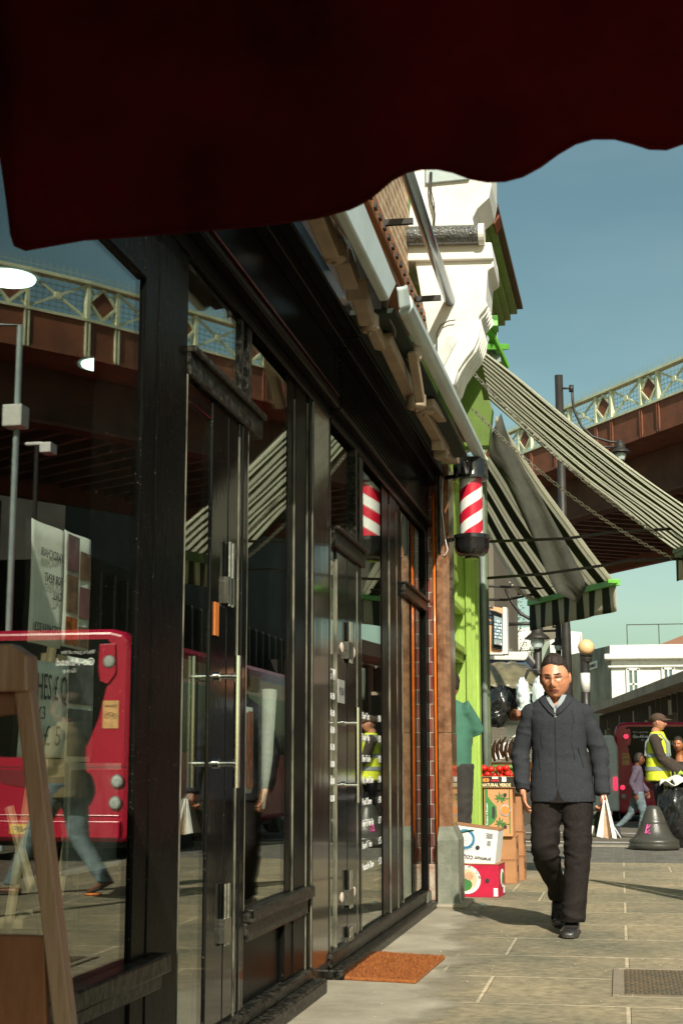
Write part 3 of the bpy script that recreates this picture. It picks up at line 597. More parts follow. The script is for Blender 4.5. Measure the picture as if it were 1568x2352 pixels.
# ---------------------------------------------------------------- wall above the shops
t = thing('brick_house', 'yellow brown brick upper wall above the black shopfronts', 'building', (-1.5, 7, 3.3))
m = MB(); m.box(-3.5, -1.42, -2, 10.4, 4.33, 9.5); m.build('brick_wall', brick, t)
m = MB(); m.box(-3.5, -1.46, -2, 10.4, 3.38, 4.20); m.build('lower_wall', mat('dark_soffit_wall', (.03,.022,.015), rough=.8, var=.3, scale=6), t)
m = MB(); m.box(-1.46, -1.30, -1, 10.40, 4.20, 4.33); m.box(-1.46,-1.33,-1,10.38,4.15,4.198); m.build('timber_ledge', timber, t, bevel=.006)
for k in range(26):
    m = MB(); m.box(-1.30,-1.285, 6.0+k*.17, 6.06+k*.17, 4.23, 4.26); m.build('ledge_clip', iron, t)
m = MB(); m.box(-3.5,-1.5,-2,10.4,9.5,9.6); m.build('roof', iron, t)

# ---------------------------------------------------------------- white console pier
CY0, CY1 = 10.4, 10.9
def cpoly(pts, Y=CY0): return [at(x, y, Y=Y) for x, y in pts]
t = thing('white_party_pier', 'white rendered pier with a scroll bracket and dark lead roll beside the brick wall', 'pier', (-1.3, 10.5, 3.6))
scroll = [(945,560),(1128,556),(1130,585),(1134,612),(1119,622),(1117,650),(1115,690),(1120,702),(1098,728),(1102,752),(1099,775),(1088,800),(1068,825),(1052,850),(1042,880),(1030,905),(1012,880),(1003,840),(985,790)]
m = MB(); m.prism(cpoly(scroll), (0,.5,0)); m.build('scroll_bracket', white, t, bevel=.012)
m = MB(); m.prism(cpoly([(925,574),(1131,572),(1131,592),(925,596)]), (0,.52,0)) ; mm = m; 
m = MB(); m.prism([p_+Vector((0,-.04,0)) for p_ in cpoly([(930,566),(1129,560),(1133,598),(930,603)])], (0,.58,0)); m.build('cornice', white, t, bevel=.01)
a = at(925,543,Y=10.33); b = at(1108,538,Y=10.33)
m = MB(); m.tube([a,b], .072, 22); m.build('lead_roll', mat('blistered_black_lead', (.02,.02,.018), rough=.22, col2=(.12,.13,.12), scale=40, bump=1., bscale=60, coat=.6), t, smooth=False)
m = MB(); m.tube([b-Vector((.03,0,0)), b+Vector((.012,0,0))], .079, 22); m.build('roll_end', white, t)
upper = [(960,300),(1128,300),(1128,425),(1122,455),(1095,480),(1084,502),(1090,525),(935,525)]
m = MB(); m.prism(cpoly(upper), (0,.5,0)); m.build('upper_block', white, t, bevel=.01)
# fluted side of the scroll
m = MB()
for k in range(5):
    y = CY0+.06+k*.09
    m.tube([at(x, yy, Y=CY0)+Vector((.0, y-CY0, 0)) for x, yy in ((1120,702),(1098,728),(1102,752),(1099,775),(1088,800),(1068,825),(1052,850),(1042,880))], .018, 8)
m.build('flute', white, t, smooth=True)
m = MB(); m.prism([p_+Vector((0,-.02,0)) for p_ in cpoly([(1028,775),(1046,768),(1049,785),(1015,850),(1004,815)])], (0,.03,0)); m.build('recess_panel', mat('grey_render_shadow', (.60,.62,.57), rough=.8), t, bevel=.004)
m = MB(); m.tube([at(x,y,Y=10.37) for x,y in ((1003,835),(1003,790),(1003,765),(1012,746),(1030,737),(1045,735))], .004, 6); m.build('cable', iron, t, smooth=True); m = MB(); m.tube([at(x,y,Y=10.36) for x,y in ((988,395),(986,430),(990,460),(998,490),(996,525))], .006, 6); m.build('cable', iron, t, smooth=True); m = MB(); m.tube([at(x,y,Y=10.36) for x,y in ((991,395),(990,440),(997,470),(997,500))], .005, 6); m.build('cable', iron, t, smooth=True)
m = MB(); m.prism([p_+Vector((0,-.03,0)) for p_ in cpoly([(978,380),(1078,380),(1078,414),(978,424)])], (0,.04,0)); m.build('lead_flashing', galv, t, bevel=.004)
# chrome rail
t = thing('steel_rail', 'polished steel rail on two wall brackets running up in front of the white pier', 'rail', (-1.1, 8.5, 3.9))
a = at(900,290,X=-1.12); b = at(1047,735,X=-1.12)
m = MB(); m.tube([a,b], .040, 20); m.build('tube', mat('dull_blue_steel', (.36,.42,.46), rough=.28, metal=.9, var=.05, bump=0), t, smooth=True)
for x,y in ((948,508),(1012,684)):
    m = MB(); q = at(x,y,X=-1.12); m.bar((-1.42,q.y,q.z),(-1.12,q.y,q.z),.03,.035); m.build('bracket', iron, t)
# brown parapet clay by the roof line
t = thing('clay_chimney_pot', 'small red clay ridge piece at the corner of the green cornice', 'roof piece', (-.95, 11.4, 5.6))
m = MB(); m.prism([at(x,y,Y=11.3) for x,y in ((1124,476),(1145,482),(1145,497),(1134,516),(1124,500))], (0,.25,0)); m.build('clay_piece', mat('red_clay', (.30,.09,.05)), t, bevel=.01)

# ---------------------------------------------------------------- retractable awnings, closed
hood = mat('pale_grey_awning_hood', (.50,.58,.57), rough=.5, var=.12, scale=3, bump=.08, coat=.1)
greyfab = mat('grey_awning_fabric', (.20,.20,.17), rough=.9, var=.2, scale=6)
def P(x, y, X): return at(x, y, X=X)
t = thing('folding_arm_awning', 'closed folding arm awning with a broad pale grey hood over the nearest shop', 'awning', (-1.3, 6.0, 3.2))
m = MB()
a0, a1 = P(700,300,-1.02), P(893,690,-1.02); b0, b1 = P(770,300,-1.02), P(911,652,-1.02)
m.prism([a0,a1,b1,b0], (-.05,0,.0)); m.build('hood', hood, t, bevel=.01)
m = MB(); m.sheet([P(690,300,-1.16),P(700,300,-1.05),P(890,690,-1.05),P(878,660,-1.16)], 3, 24, lambda u,v:(.02*math.sin(v*17)*u,0,.03*math.sin(v*23)*(1-u))); m.build('rolled_fabric', greyfab, t, smooth=True, solid=.006)
m = MB(); m.sheet([P(868,640,-1.12),P(886,650,-1.08),P(904,776,-1.12),P(897,770,-1.14)], 3, 14, lambda u,v:(.015*math.sin(v*9),0,0)); m.build('loose_flap', greyfab, t, smooth=True, solid=.004)
def arm(par, pts, w_, h_, X=-1.2, nm='arm'):
    m = MB()
    for i in range(len(pts)-1): m.bar(P(*pts[i], X), P(*pts[i+1], X), w_, h_)
    return m.build(nm, tanm, par, bevel=.008)
def knuckle(par, x, y, r_, X=-1.2):
    c = P(x,y,X); m = MB(); m.lathe(c-Vector((0,0,.05)), [(r_*.7,0),(r_,.015),(r_,.085),(r_*.7,.10)], 18); m.tube([c-Vector((0,0,.065)), c+Vector((0,0,.07))], .012, 8)
    return m.build('joint', tanm, par, bevel=.004)
arm(t, [(690,400),(762,575)], .075,.085); knuckle(t, 768,578,.055)
m = MB(); m.tube([P(735,470,-1.27),P(795,600,-1.27)], .05, 14); m.build('roller', mat('dark_brown_tube', (.09,.06,.04), rough=.4), t, smooth=True)
m = MB(); m.tube([P(742,440,-1.1),P(812,545,-1.1)], .03, 12); m.build('roller', tanm, t, smooth=True)
arm(t, [(785,588),(806,648)], .08,.085); arm(t, [(818,640),(822,690)], .11,.03, nm='bracket'); arm(t, [(820,655),(842,735)], .08,.08); knuckle(t, 848,742,.05)
arm(t, [(850,742),(872,790)], .06,.07); knuckle(t, 880,782,.055); knuckle(t, 893,776,.045)
arm(t, [(826,690),(860,735)], .05,.05, -1.26)
t = thing('folding_arm_awning', 'closed folding arm awning with a rounded pale front rail over the barber shop', 'awning', (-1.3, 9, 3.2))
m = MB()
A0, A1 = P(928,700,-1.04), P(1101,1048,-1.04)
prof = [(-.03,-.055),(.022,-.05),(.045,-.015),(.045,.02),(.03,.055),(-.03,.06)]
m.add([A0+Vector((x,0,z)) for x,z in prof]+[A1+Vector((x,0,z)) for x,z in prof], [(5,4,3,2,1,0),(6,7,8,9,10,11)]+[(i,(i+1)%6,6+(i+1)%6,6+i) for i in range(6)])
m.build('front_rail', hood, t, smooth=False, bevel=.01)
m = MB(); m.sheet([P(912,660,-1.04),P(926,655,-1.04),P(937,700,-1.04),P(917,712,-1.04)], 4, 6, lambda u,v:(.03*math.sin(u*3),0,0)); m.build('end_cap', hood, t, smooth=True, solid=.01)
m = MB(); m.box(-1.40,-1.07,7.3,11.0,3.36,3.385); m.build('cover_sheet', mat('dark_green_canvas', (.02,.03,.022), rough=.9), t)
arm(t, [(883,778),(948,918)], .075,.07, -1.17); arm(t, [(946,805),(964,918)], .055,.06, -1.08); knuckle(t, 955,922,.06,-1.13); knuckle(t, 950,812,.045,-1.08)
arm(t, [(966,938),(1021,1035)], .075,.07, -1.2); arm(t, [(984,926),(1058,1008)], .07,.06, -1.12); knuckle(t, 975,934,.06,-1.16)
arm(t, [(1002,1018),(1046,1012)], .08,.10,-1.2,'bracket'); arm(t, [(1010,1040),(1040,1055)], .10,.08,-1.22,'bracket')
m = MB(); m.tube([P(880,770,-1.3),P(1015,1030,-1.3)], .045, 14); m.build('roller', mat('dark_green_canvas', (.02,.03,.022)), t, smooth=True)

# ---------------------------------------------------------------- barber pole
def swirl():
    m, n, b = _new('red_white_spiral'); tc = n.nodes.new('ShaderNodeTexCoord'); sp = n.nodes.new('ShaderNodeSeparateXYZ'); n.links.new(tc.outputs['Object'], sp.inputs[0])
    an = math_node(n, 'ARCTAN2', sp.outputs[1], sp.outputs[0]); an = math_node(n, 'MULTIPLY', an, -1/(2*math.pi)*2)
    z = math_node(n, 'MULTIPLY_ADD', sp.outputs[2], 5.6, an); z = math_node(n, 'FRACT', z); s = math_node(n, 'GREATER_THAN', z, .5)
    mx = n.nodes.new('ShaderNodeMix'); mx.data_type='RGBA'; n.links.new(s, mx.inputs[0]); mx.inputs[6].default_value=(.62,.012,.04,1); mx.inputs[7].default_value=(.85,.85,.82,1)
    n.links.new(mx.outputs[2], b.inputs['Base Color']); b.inputs['Roughness'].default_value=.35; return m
bc = at(1081, 1165, X=-1.10)
t = thing('barber_pole', 'red and white spiral barber pole with black caps on a bracket above the stone pilaster', 'barber pole', bc)
Z = Vector((0,0,1))
m = MB(); m.lathe(bc, [(r_*1.12,z_*1.10) for r_,z_ in [(.082,-.205),(.082,.205)]], 40); m.build('spiral_drum', swirl(), t, smooth=False)
m = MB()
m.v = []; m.lathe(bc, [(r_*1.12,z_*1.10) for r_,z_ in [(.112,-.215),(.112,.215)]], 40); m.f = m.f[:-2]; m.m = m.m[:-2]; m.build('glass_tube', glass_mat('clear_tube', tintc=(.95,.96,.95), base=.02, k=.5, p=4), t, smooth=True)
blk = mat('glossy_black_plastic', (.012,.012,.012), rough=.15, coat=.6, var=.2, bump=.03)
m = MB(); m.lathe(bc, [(r_*1.12,z_*1.10) for r_,z_ in [(.10,.195),(.125,.20),(.128,.225),(.122,.235),(.124,.30),(.118,.335),(.10,.352),(.05,.358)]], 40); m.build('top_cap', blk, t, smooth=True).modifiers.new('e','EDGE_SPLIT').split_angle=math.radians(40)
m = MB(); m.lathe(bc, [(r_*1.12,z_*1.10) for r_,z_ in [(.05,-.372),(.052,-.362),(.09,-.352),(.115,-.325),(.124,-.29),(.122,-.24),(.128,-.232),(.125,-.205),(.10,-.198)]], 40); m.build('bottom_cap', blk, t, smooth=True).modifiers.new('e','EDGE_SPLIT').split_angle=math.radians(40)
m = MB(); m.lathe(bc, [(r_*1.12,z_*1.10) for r_,z_ in [(.046,-.378),(.05,-.37)]], 24); m.build('lamp_ring', grn, t)
m = MB(); m.bar(bc+Vector((-.1,0,.255)), bc+Vector((-.25,.1,.255)), .03,.03); m.bar(bc+Vector((-.1,0,-.25)), bc+Vector((-.25,.1,-.25)), .02,.03); m.box(bc.x-.27,bc.x-.245,bc.y+.03,bc.y+.12,bc.z-.36,bc.z+.36); m.build('bracket', blk, t, bevel=.003)
m = MB(); m.tube([bc+Vector(q) for q in ((-.225,.03,.24),(-.235,.02,0),(-.21,.02,-.24),(-.19,.02,-.33),(-.21,.03,-.37),(-.25,.05,-.375))], .004, 6); m.build('cable', whitep, t, smooth=True)

# ---------------------------------------------------------------- green shop building
t = thing('green_shop', 'lime green painted shop building with moulded cornice, pilaster and panelled windows', 'building', (-1.4, 12.4, 0))
m = MB(); m.box(-6, -1.56, 11.4, 14.12, 2.9, 6.2); m.build('upper_wall', grn, t)
m = MB(); m.box(-1.56,-1.36,11.80,12.95,2.78,3.45); m.box(-1.56,-1.30,11.80,12.95,3.45,3.55); m.build('fascia', grn, t, bevel=.01)
# cornice: run of stepped mouldings, following the roof line seen in the sky
c0, c1 = at(1128,478,Y=11.2), at(1187,710,Y=13.2)
m = MB()
steps = [(0,0,.05),(-.06,-.05,.06),(-.11,-.11,.05),(-.17,-.16,.06),(-.21,-.22,.08),(-.27,-.30,.10),(-.33,-.40,.12)]
for (dx,dz,h) in steps:
    m.prism([(-1.7,c0.y,c0.z+dz),(c0.x+dx,c0.y,c0.z+dz),(c0.x+dx,c0.y,c0.z+dz-h),(-1.7,c0.y,c0.z+dz-h)], (0,0,0)) if False else None
    a = Vector((c0.x+dx, c0.y, c0.z+dz)); b = Vector((c1.x+dx, c1.y+dx*.2, c1.z+dz))
    m.add([a,b,b-Vector((0,0,h)),a-Vector((0,0,h)), (-1.8,a.y,a.z),(-1.8,b.y,b.z),(-1.8,b.y,b.z-h),(-1.8,a.y,a.z-h)], [(0,1,2,3),(7,6,5,4),(0,4,5,1),(3,2,6,7),(1,5,6,2),(0,3,7,4)])
m.build('cornice', mat('olive_green_paint', (.20,.27,.07), rough=.5, var=.2, scale=8), t, bevel=.006)
m = MB(); a = c0+Vector((.02,0,.02)); b = c1+Vector((.02,.02,.02)); m.bar(a,b,.06,.035); m.build('roof_edge', mat('brown_roof_edge', (.10,.055,.035), rough=.7), t)
m = MB(); m.box(-1.66,-1.275,13.55,14.05,0,3.7); m.box(-1.275,-1.245,13.62,13.78,.2,3.65); m.box(-1.49,-1.265,13.53,13.552,.22,3.6); m.build('pilaster', grn, t, bevel=.006)
m = MB(); m.box(-1.49,-1.42,13.50,13.535,.0,3.2); m.box(-1.35,-1.297,13.50,13.535,0,3.2); m.build('pilaster_moulding', grn, t, bevel=.006)
m = MB(); m.box(-1.54,-1.34,11.80,13.50,2.05,2.11); m.box(-1.54,-1.37,11.80,13.50,1.98,2.05); m.box(-1.54,-1.36,11.80,13.50,2.42,2.48); m.box(-1.54,-1.44,11.80,13.50,2.30,2.42); m.box(-1.54,-1.4,11.80,13.50,2.70,2.79); m.build('window_rail', grn, t, bevel=.006)
m = MB(); m.box(-1.52,-1.505,11.80,13.50,2.11,2.7); m.build('fanlight', mat('pale_painted_glass', (.42,.50,.42), rough=.25, var=.2, scale=3), t)
m = MB(); m.box(-1.60,-1.48,13.35,13.50,.0,2.0); m.build('door_jamb', grnd, t, bevel=.006)
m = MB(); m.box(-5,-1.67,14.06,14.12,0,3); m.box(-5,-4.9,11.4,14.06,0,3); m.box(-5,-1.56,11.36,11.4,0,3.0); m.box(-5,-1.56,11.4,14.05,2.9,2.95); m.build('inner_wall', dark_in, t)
m = MB(); m.box(-5,-1.45,11.4,13.5,0,.12); m.build('doorstep', stone, t)
# glazed upper sash and green frame under the cornice
m = MB()
for a,b,r_ in (((1105,733),(1136,731),.026),((1103,797),(1162,797),.026),((1115,740),(1162,842),.03),((1136,742),(1128,800),.02)):
    m.bar(at(*a,Y=11.9), at(*b,Y=12.5), .05, .05)
m.build('upper_bracket', mat('bright_green_metal', (.16,.50,.06), rough=.4), t, bevel=.005)
m = MB(); m.prism([at(x,y,Y=12.3) for x,y in ((1098,780),(1120,720),(1140,760),(1150,830),(1120,835))], (0,.1,0)); m.build('upper_window', mat('pale_sash_glass', (.35,.42,.42), rough=.2), t)
m = MB(); m.tube([(-1.245,14.2,0),(-1.245,14.2,3.7)], .028, 12); m.build('drainpipe', mat('grey_green_pipe', (.18,.22,.19), rough=.4), t, smooth=True)
m = MB(); m.box(-1.56,-1.20,14.22,14.3,0,4.0); m.build('end_post', mat('dark_weathered_green', (.10,.13,.06), rough=.6, var=.3), t)
m = MB(); m.prism([(-1.56,13.34,3.95),(-1.1,13.34,3.95),(-1.06,13.34,4.3),(-1.2,13.34,4.75),(-1.56,13.34,4.9)], (0,.18,0)); m.build('end_bracket', grnd, t, bevel=.01)

# ---------------------------------------------------------------- striped awnings
strA = stripe_mat('green_cream_stripe_narrow', (.95,.96,.84), (.13,.13,.06), 11, 0, duty=.47, trans=.85, extra=(.25,.03,(.35,.22,.17)))
strB = stripe_mat('green_cream_stripe_wide', (.95,.93,.80), (.07,.075,.035), 5.5, 0, duty=.5, trans=.65, extra=(.27,.02,(.25,.17,.12)))
strV = stripe_mat('green_cream_stripe_valance', (.80,.76,.64), (.05,.06,.03), 7, 0, duty=.5, trans=.4)
nw, fw, ff, nf = at(1091,793,Y=11.6), at(1117,913,Y=12.6), at(1551,1265,Y=13.6), at(1656,1222,Y=12.2)
t = thing('striped_awning', 'upper striped green and cream awning stretched out from the green shop across the sky', 'awning', (nw.x, 12, 4.2))
def sag(u, v): return (.008*math.sin(v*9+u*2), 0, .005*math.sin(v*14+u*5)-.05*math.sin(math.pi*v)*(.6+.4*u)+.012*math.sin(u*31+v*7)*math.sin(math.pi*v))
m = MB(); m.sheet([nw,fw,ff,nf], 26, 30, sag); m.build('canopy', strA, t, smooth=True, solid=.004)
m = MB(); m.bar(nf,ff+(ff-nf)*.02,.05,.05); m.bar(nf+Vector((0,0,-.02)),ff+Vector((0,0,-.02)),.03,.1); m.build('front_bar', grnd, t, bevel=.004)
m = MB(); d_=Vector((0,0,-.28)); m.sheet([nf,ff,ff+d_,nf+d_], 20, 5, lambda u,v:(.015*math.sin(u*25)*v,0,0)); m.build('valance', strV, t, smooth=True, solid=.004)
m = MB(); m.bar(nw,fw,.05,.05); m.build('wall_batten', grnd, t)
def chain(par, pts, link=.036, r_=.0038, m_=None, name='chain'):
    m = MB(); tot = 0; seg = []
    for a,b in zip(pts[:-1], pts[1:]): seg.append((a,b,(b-a).length)); tot += seg[-1][2]
    n = int(tot/(link*.78)); 
    for i in range(n):
        s_ = (i+.5)/n*tot; 
        for a,b,L in seg:
            if s_ <= L: break
            s_ -= L
        c = a+(b-a)*(s_/L); d = (b-a).normalized(); x = d.cross(Vector((0,0,1))).normalized(); z = x.cross(d)
        if i%2: x, z = z, -x
        ring = [c+d*math.cos(q)*link*.5+x*math.sin(q)*link*.28 for q in [2*math.pi*k/8 for k in range(9)]]
        m.tube(ring, r_, 5, cap=False)
    return m.build(name, m_ or mat('galvanised_chain', (.5,.48,.42), rough=.35, metal=.8, bump=0), par)
def sagline(a, b, s_, n=14): return [a+(b-a)*(i/n)+Vector((0,0,-s_*4*(i/n)*(1-i/n))) for i in range(n+1)]
chain(t, sagline(at(1080,850,Y=11.4), at(1520,1235,Y=12.9), .10), link=.05, r_=.005)
# poles (stretcher rods) of the two awnings
m = MB(); m.tube([at(1120,1244,Y=13),at(1300,1237,Y=13),at(1400,1223,Y=13.0),at(1600,1211,Y=13)], .013, 10); m.build('stretcher_rod', iron, t, smooth=True)
m = MB(); m.tube([at(1118,1328,Y=13.3),at(1250,1318,Y=13.3),at(1390,1298,Y=13.3),at(1440,1287,Y=13.3),at(1600,1283,Y=13.3)], .013, 10); m.build('stretcher_rod', iron, t, smooth=True)
chain(t, sagline(at(1085,940,Y=11.8), at(1545,1283,Y=13.3), .12), link=.05, r_=.004)
nw, fw, ff, nf = at(1138,955,Y=13.9), at(1098,1190,Y=15.8), at(1215,1386,Y=16.3), at(1413,1338,Y=14.5)
t = thing('striped_awning', 'lower striped awning with a bright green front bar and striped valance, behind the barber pole', 'awning', (nw.x, 15, 3.5))
m = MB(); m.sheet([nw,fw,ff,nf], 20, 20, lambda u,v:(.012*math.sin(u*9),0,-.05*math.sin(math.pi*v)+.005*math.sin(u*17+v*4)+.005*math.sin(v*13))); m.build('canopy', strB, t, smooth=True, solid=.004)
m = MB(); m.bar(nf+(nf-ff)*.02,ff,.06,.06); m.bar(at(1395,1335,Y=14.4),at(1418,1336,Y=14.4),.05,.04); m.build('front_bar', mat('bright_green_metal', (.16,.50,.06)), t, bevel=.006)
d_=Vector((0,0,-.30)); m = MB(); m.sheet([nf,ff,ff+d_,nf+d_+Vector((.0,0,.02))], 24, 5, lambda u,v:(.02*math.sin(u*22)*v,-.02*v,0)); m.build('valance', strV, t, smooth=True, solid=.004)
m = MB(); m.tube([at(1120,1346,Y=14.5),at(1235,1352,Y=15.5),at(1290,1345,Y=15.0)], .013, 10); m.build('stretcher_rod', iron, t, smooth=True)
m = MB(); m.tube([at(1120,1377,Y=14.5),at(1160,1378,Y=15),at(1225,1365,Y=16.2)], .014, 10); m.build('stretcher_rod', iron, t, smooth=True)
chain(t, sagline(at(1168,1338,Y=15),at(1245,1377,Y=16.2),.05), link=.06, r_=.006)
t = thing('grey_tarpaulin', 'grey cloth hanging down over the side of the lower striped awning', 'cloth', (-1.0, 14, 3.6))
out = [((1150,950),(1122,1010)),((1160,985),(1124,1050)),((1178,1030),(1150,1085)),((1205,1080),(1182,1150)),((1235,1130),(1208,1205)),((1262,1180),(1232,1258)),((1290,1230),(1252,1310)),((1318,1285),(1278,1362)),((1340,1330),(1312,1378)),((1345,1350),(1325,1385))]
m = MB(); vs=[]; fs=[]; K=6
for i,(r0,l0) in enumerate(out):
    for k in range(K+1):
        f=k/K; x=l0[0]+(r0[0]-l0[0])*f; y=l0[1]+(r0[1]-l0[1])*f; vs.append(at(x,y,Y=13.75+i*.07+.05*math.sin(f*7+i*.8)))
for i in range(len(out)-1):
    for k in range(K): fs.append((i*(K+1)+k,i*(K+1)+k+1,(i+1)*(K+1)+k+1,(i+1)*(K+1)+k))
m.add(vs,fs); m.build('cloth', mat('grey_brown_tarpaulin', (.05,.05,.036), rough=.8, var=.3, scale=5, bump=.3), t, smooth=True, solid=.005)
# ---------------------------------------------------------------- railway bridge
BP = [(-16,60),(-8,45.6),(-1.88,35.9),(1.52,30.6),(5.2,24.75),(7.13,22.3),(13,16.5),(19,11.5)]
def resample(pl, step):
    pts=[Vector((x,y,0)) for x,y in pl]; fine=[]
    for i in range(len(pts)-1):
        p0=pts[max(i-1,0)];p1=pts[i];p2=pts[i+1];p3=pts[min(i+2,len(pts)-1)]
        for k in range(160):
            u=k/160; fine.append(.5*((2*p1)+(p2-p0)*u+(2*p0-5*p1+4*p2-p3)*u*u+(3*p1-p0-3*p2+p3)*u**3))
    fine.append(pts[-1]); out=[fine[0]]; acc=0
    for a,b in zip(fine[:-1],fine[1:]):
        acc+=(b-a).length
        if acc>=(step if len(out)%2 else .62): out.append(b); acc=0
    return out
bp = resample(BP, 1.15)
ZR, ZP, ZB, ZG = 9.39, 8.66, 8.02, 7.0      # rail, parapet foot, panel foot, girder foot
t = thing('railway_bridge', 'rusty railway bridge with a pale green lattice parapet crossing the street', 'bridge', (bp[len(bp)//2].x, bp[len(bp)//2].y, 7.0))
def nrm(i):
    a=bp[max(i-1,0)]; b=bp[min(i+1,len(bp)-1)]; d=(b-a).normalized(); return Vector((d.y,-d.x,0))*-1
# outward = towards the camera
out_=[]
for i in range(len(bp)):
    q=nrm(i); 
    if q.y>0: q=-q
    out_.append(q)
m=MB()
def strip(mb, off0, off1, z0, z1):
    vs=[]
    for i,p_ in enumerate(bp):
        a=p_+out_[i]*off0; b=p_+out_[i]*off1
        vs += [(a.x,a.y,z0),(b.x,b.y,z0),(b.x,b.y,z1),(a.x,a.y,z1)]
    n=len(bp); fs=[]
    for i in range(n-1):
        for k in range(4): fs.append((i*4+k,i*4+(k+1)%4,(i+1)*4+(k+1)%4,(i+1)*4+k))
    fs+=[(3,2,1,0),((n-1)*4,(n-1)*4+1,(n-1)*4+2,(n-1)*4+3)]
    mb.add(vs,fs)
strip(m,-.08,.10,ZR-.06,ZR); strip(m,-.06,.08,ZP,ZP+.05); m.build('rail', bgreen, t)
m=MB(); strip(m,-.04,.04,ZB+.04,ZP-.001); strip(m,-1.05,.06,ZB-.02,ZB+.039); m.build('girder', rust, t)
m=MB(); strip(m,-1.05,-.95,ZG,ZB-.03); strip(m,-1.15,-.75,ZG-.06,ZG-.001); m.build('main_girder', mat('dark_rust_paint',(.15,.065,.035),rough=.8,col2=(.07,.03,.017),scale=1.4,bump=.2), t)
for i in range(1,len(bp)):
    m=MB(); p_=bp[i]; d=(bp[min(i+1,len(bp)-1)]-bp[i-1]).normalized()
    for o_ in (-.035,.035):
        q=p_+out_[i]*.055+d*o_; m.bar((q.x,q.y,ZB),(q.x,q.y,ZP),.03,.03,up=d)
    m.build('girder_rib', bgreen if bp[i].x>3.6 else rust, t)
for i in range(len(bp)):
    m=MB(); p_=bp[i]+out_[i]*.02; d=(bp[min(i+1,len(bp)-1)]-bp[max(i-1,0)]).normalized(); m.bar((p_.x,p_.y,ZP+.05),(p_.x,p_.y,ZR-.06),.10,.07,up=d)
    m.build('parapet_post', bgreen, t)
lat=MB(); pl=MB(); fr=MB(); hub=MB()
for i in range(len(bp)-1):
    a=bp[i]+out_[i]*.02; b=bp[i+1]+out_[i+1]*.02; d=(b-a); L=d.length; d.normalize(); no=out_[i]
    lat=MB(); pl=MB(); fr=MB(); hub=MB(); z0,z1=ZP+.06,ZR-.07; c=(a+b)/2; zc=(z0+z1)/2
    if i%2==1:
        hw=L*.46; q=[(c+d*hw*sx*1.0).to_2d().to_3d()+Vector((0,0,zc+sz*(z1-z0)*.47)) for sx,sz in ((0,1),(1,0),(0,-1),(-1,0))]
        pl.prism([v-no*.01 for v in q], no*.025)
        for k in range(4): fr.bar(q[k]+no*.015,q[(k+1)%4]+no*.015,.05,.05,up=no)
        for sx,sz in ((1,1),(1,-1),(-1,1),(-1,-1)):
            e=c+d*(L/2*sx)+Vector((0,0,z1 if sz>0 else z0)); g=c+d*(hw*.5*sx)+Vector((0,0,zc+sz*(z1-z0)*.25)); lat.bar(e,g,.03,.03,up=no)
    else:
        for (ea,eb) in ((z0,z1),(z1,z0)): lat.bar(a+Vector((0,0,ea)),b+Vector((0,0,eb)),.045,.03,up=no)
        hub.lathe(c+Vector((0,0,zc)),[(.07,-.03),(.07,.03)],12,axis=no)
    lat.build('parapet_lattice', bgreen, t)
    if i%2==1: pl.build('diamond_plate', rust, t); fr.build('diamond_frame', bgreen, t)
    else: hub.build('parapet_boss', bgreen, t)

# safety netting
nm=bpy.data.materials.new('netting'); nm.use_nodes=True; n=nm.node_tree; n.nodes.clear()
uv=n.nodes.new('ShaderNodeUVMap'); sp=n.nodes.new('ShaderNodeSeparateXYZ'); n.links.new(uv.outputs[0],sp.inputs[0])
a1=math_node(n,'LESS_THAN',math_node(n,'FRACT',math_node(n,'MULTIPLY',sp.outputs[0],len(bp)*9.)),.10); a2=math_node(n,'LESS_THAN',math_node(n,'FRACT',math_node(n,'MULTIPLY',sp.outputs[1],10.)),.11)
mxx=math_node(n,'MAXIMUM',a1,a2); tr=n.nodes.new('ShaderNodeBsdfTransparent'); df=n.nodes.new('ShaderNodeBsdfDiffuse'); df.inputs[0].default_value=(.42,.48,.38,1); ms=n.nodes.new('ShaderNodeMixShader'); oo=n.nodes.new('ShaderNodeOutputMaterial')
n.links.new(mxx,ms.inputs[0]); n.links.new(tr.outputs[0],ms.inputs[1]); n.links.new(df.outputs[0],ms.inputs[2]); n.links.new(ms.outputs[0],oo.inputs[0])
m=MB(); n_=len(bp); k0=0
for i,p_ in enumerate(bp):
    q=p_-out_[i]*.12; m.v+= [(q.x,q.y,ZP),(q.x,q.y,ZR+.25)]; m.uv[2*i]=(i/n_,0); m.uv[2*i+1]=(i/n_,1)
m.f=[(2*i,2*i+2,2*i+3,2*i+1) for i in range(n_-1)]; m.m=[0]*len(m.f); m.build('netting', nm, t, fix=False)
# deck with cross ribs, and the far girder
m=MB(); strip(m,-7.2,-1.06,7.75,8.3); m.build('deck', mat('sooty_iron', (.035,.025,.018), rough=.8, var=.4, scale=1.5), t)
m=MB(); strip(m,-7.3,-7.0,6.95,8.4); m.build('far_girder', rust, t)
m=MB()
for i in range(0,len(bp)-1):
    for f in ((0,.5) if (bp[i+1]-bp[i]).length>.9 else (0,)):
        p_=bp[i]*(1-f)+bp[i+1]*f; o_=out_[i]; m.bar((p_-o_*1.06)+Vector((0,0,7.5)),(p_-o_*7.0)+Vector((0,0,7.5)),.14,.5)
m.build('deck_rib', mat('brown_iron_rib', (.22,.14,.095), rough=.7, var=.3, scale=2), t)
# abutment pier on the far side of the street
t=thing('bridge_abutment','dark brick abutment carrying the far end of the railway bridge','abutment',(11.5,22,0))
m=MB(); m.box(10.5,20,14,31,-.2,6.94); m.build('brickwork', mat('dark_brick_mass', (.05,.04,.03), rough=.9, var=.3, scale=1.), t)

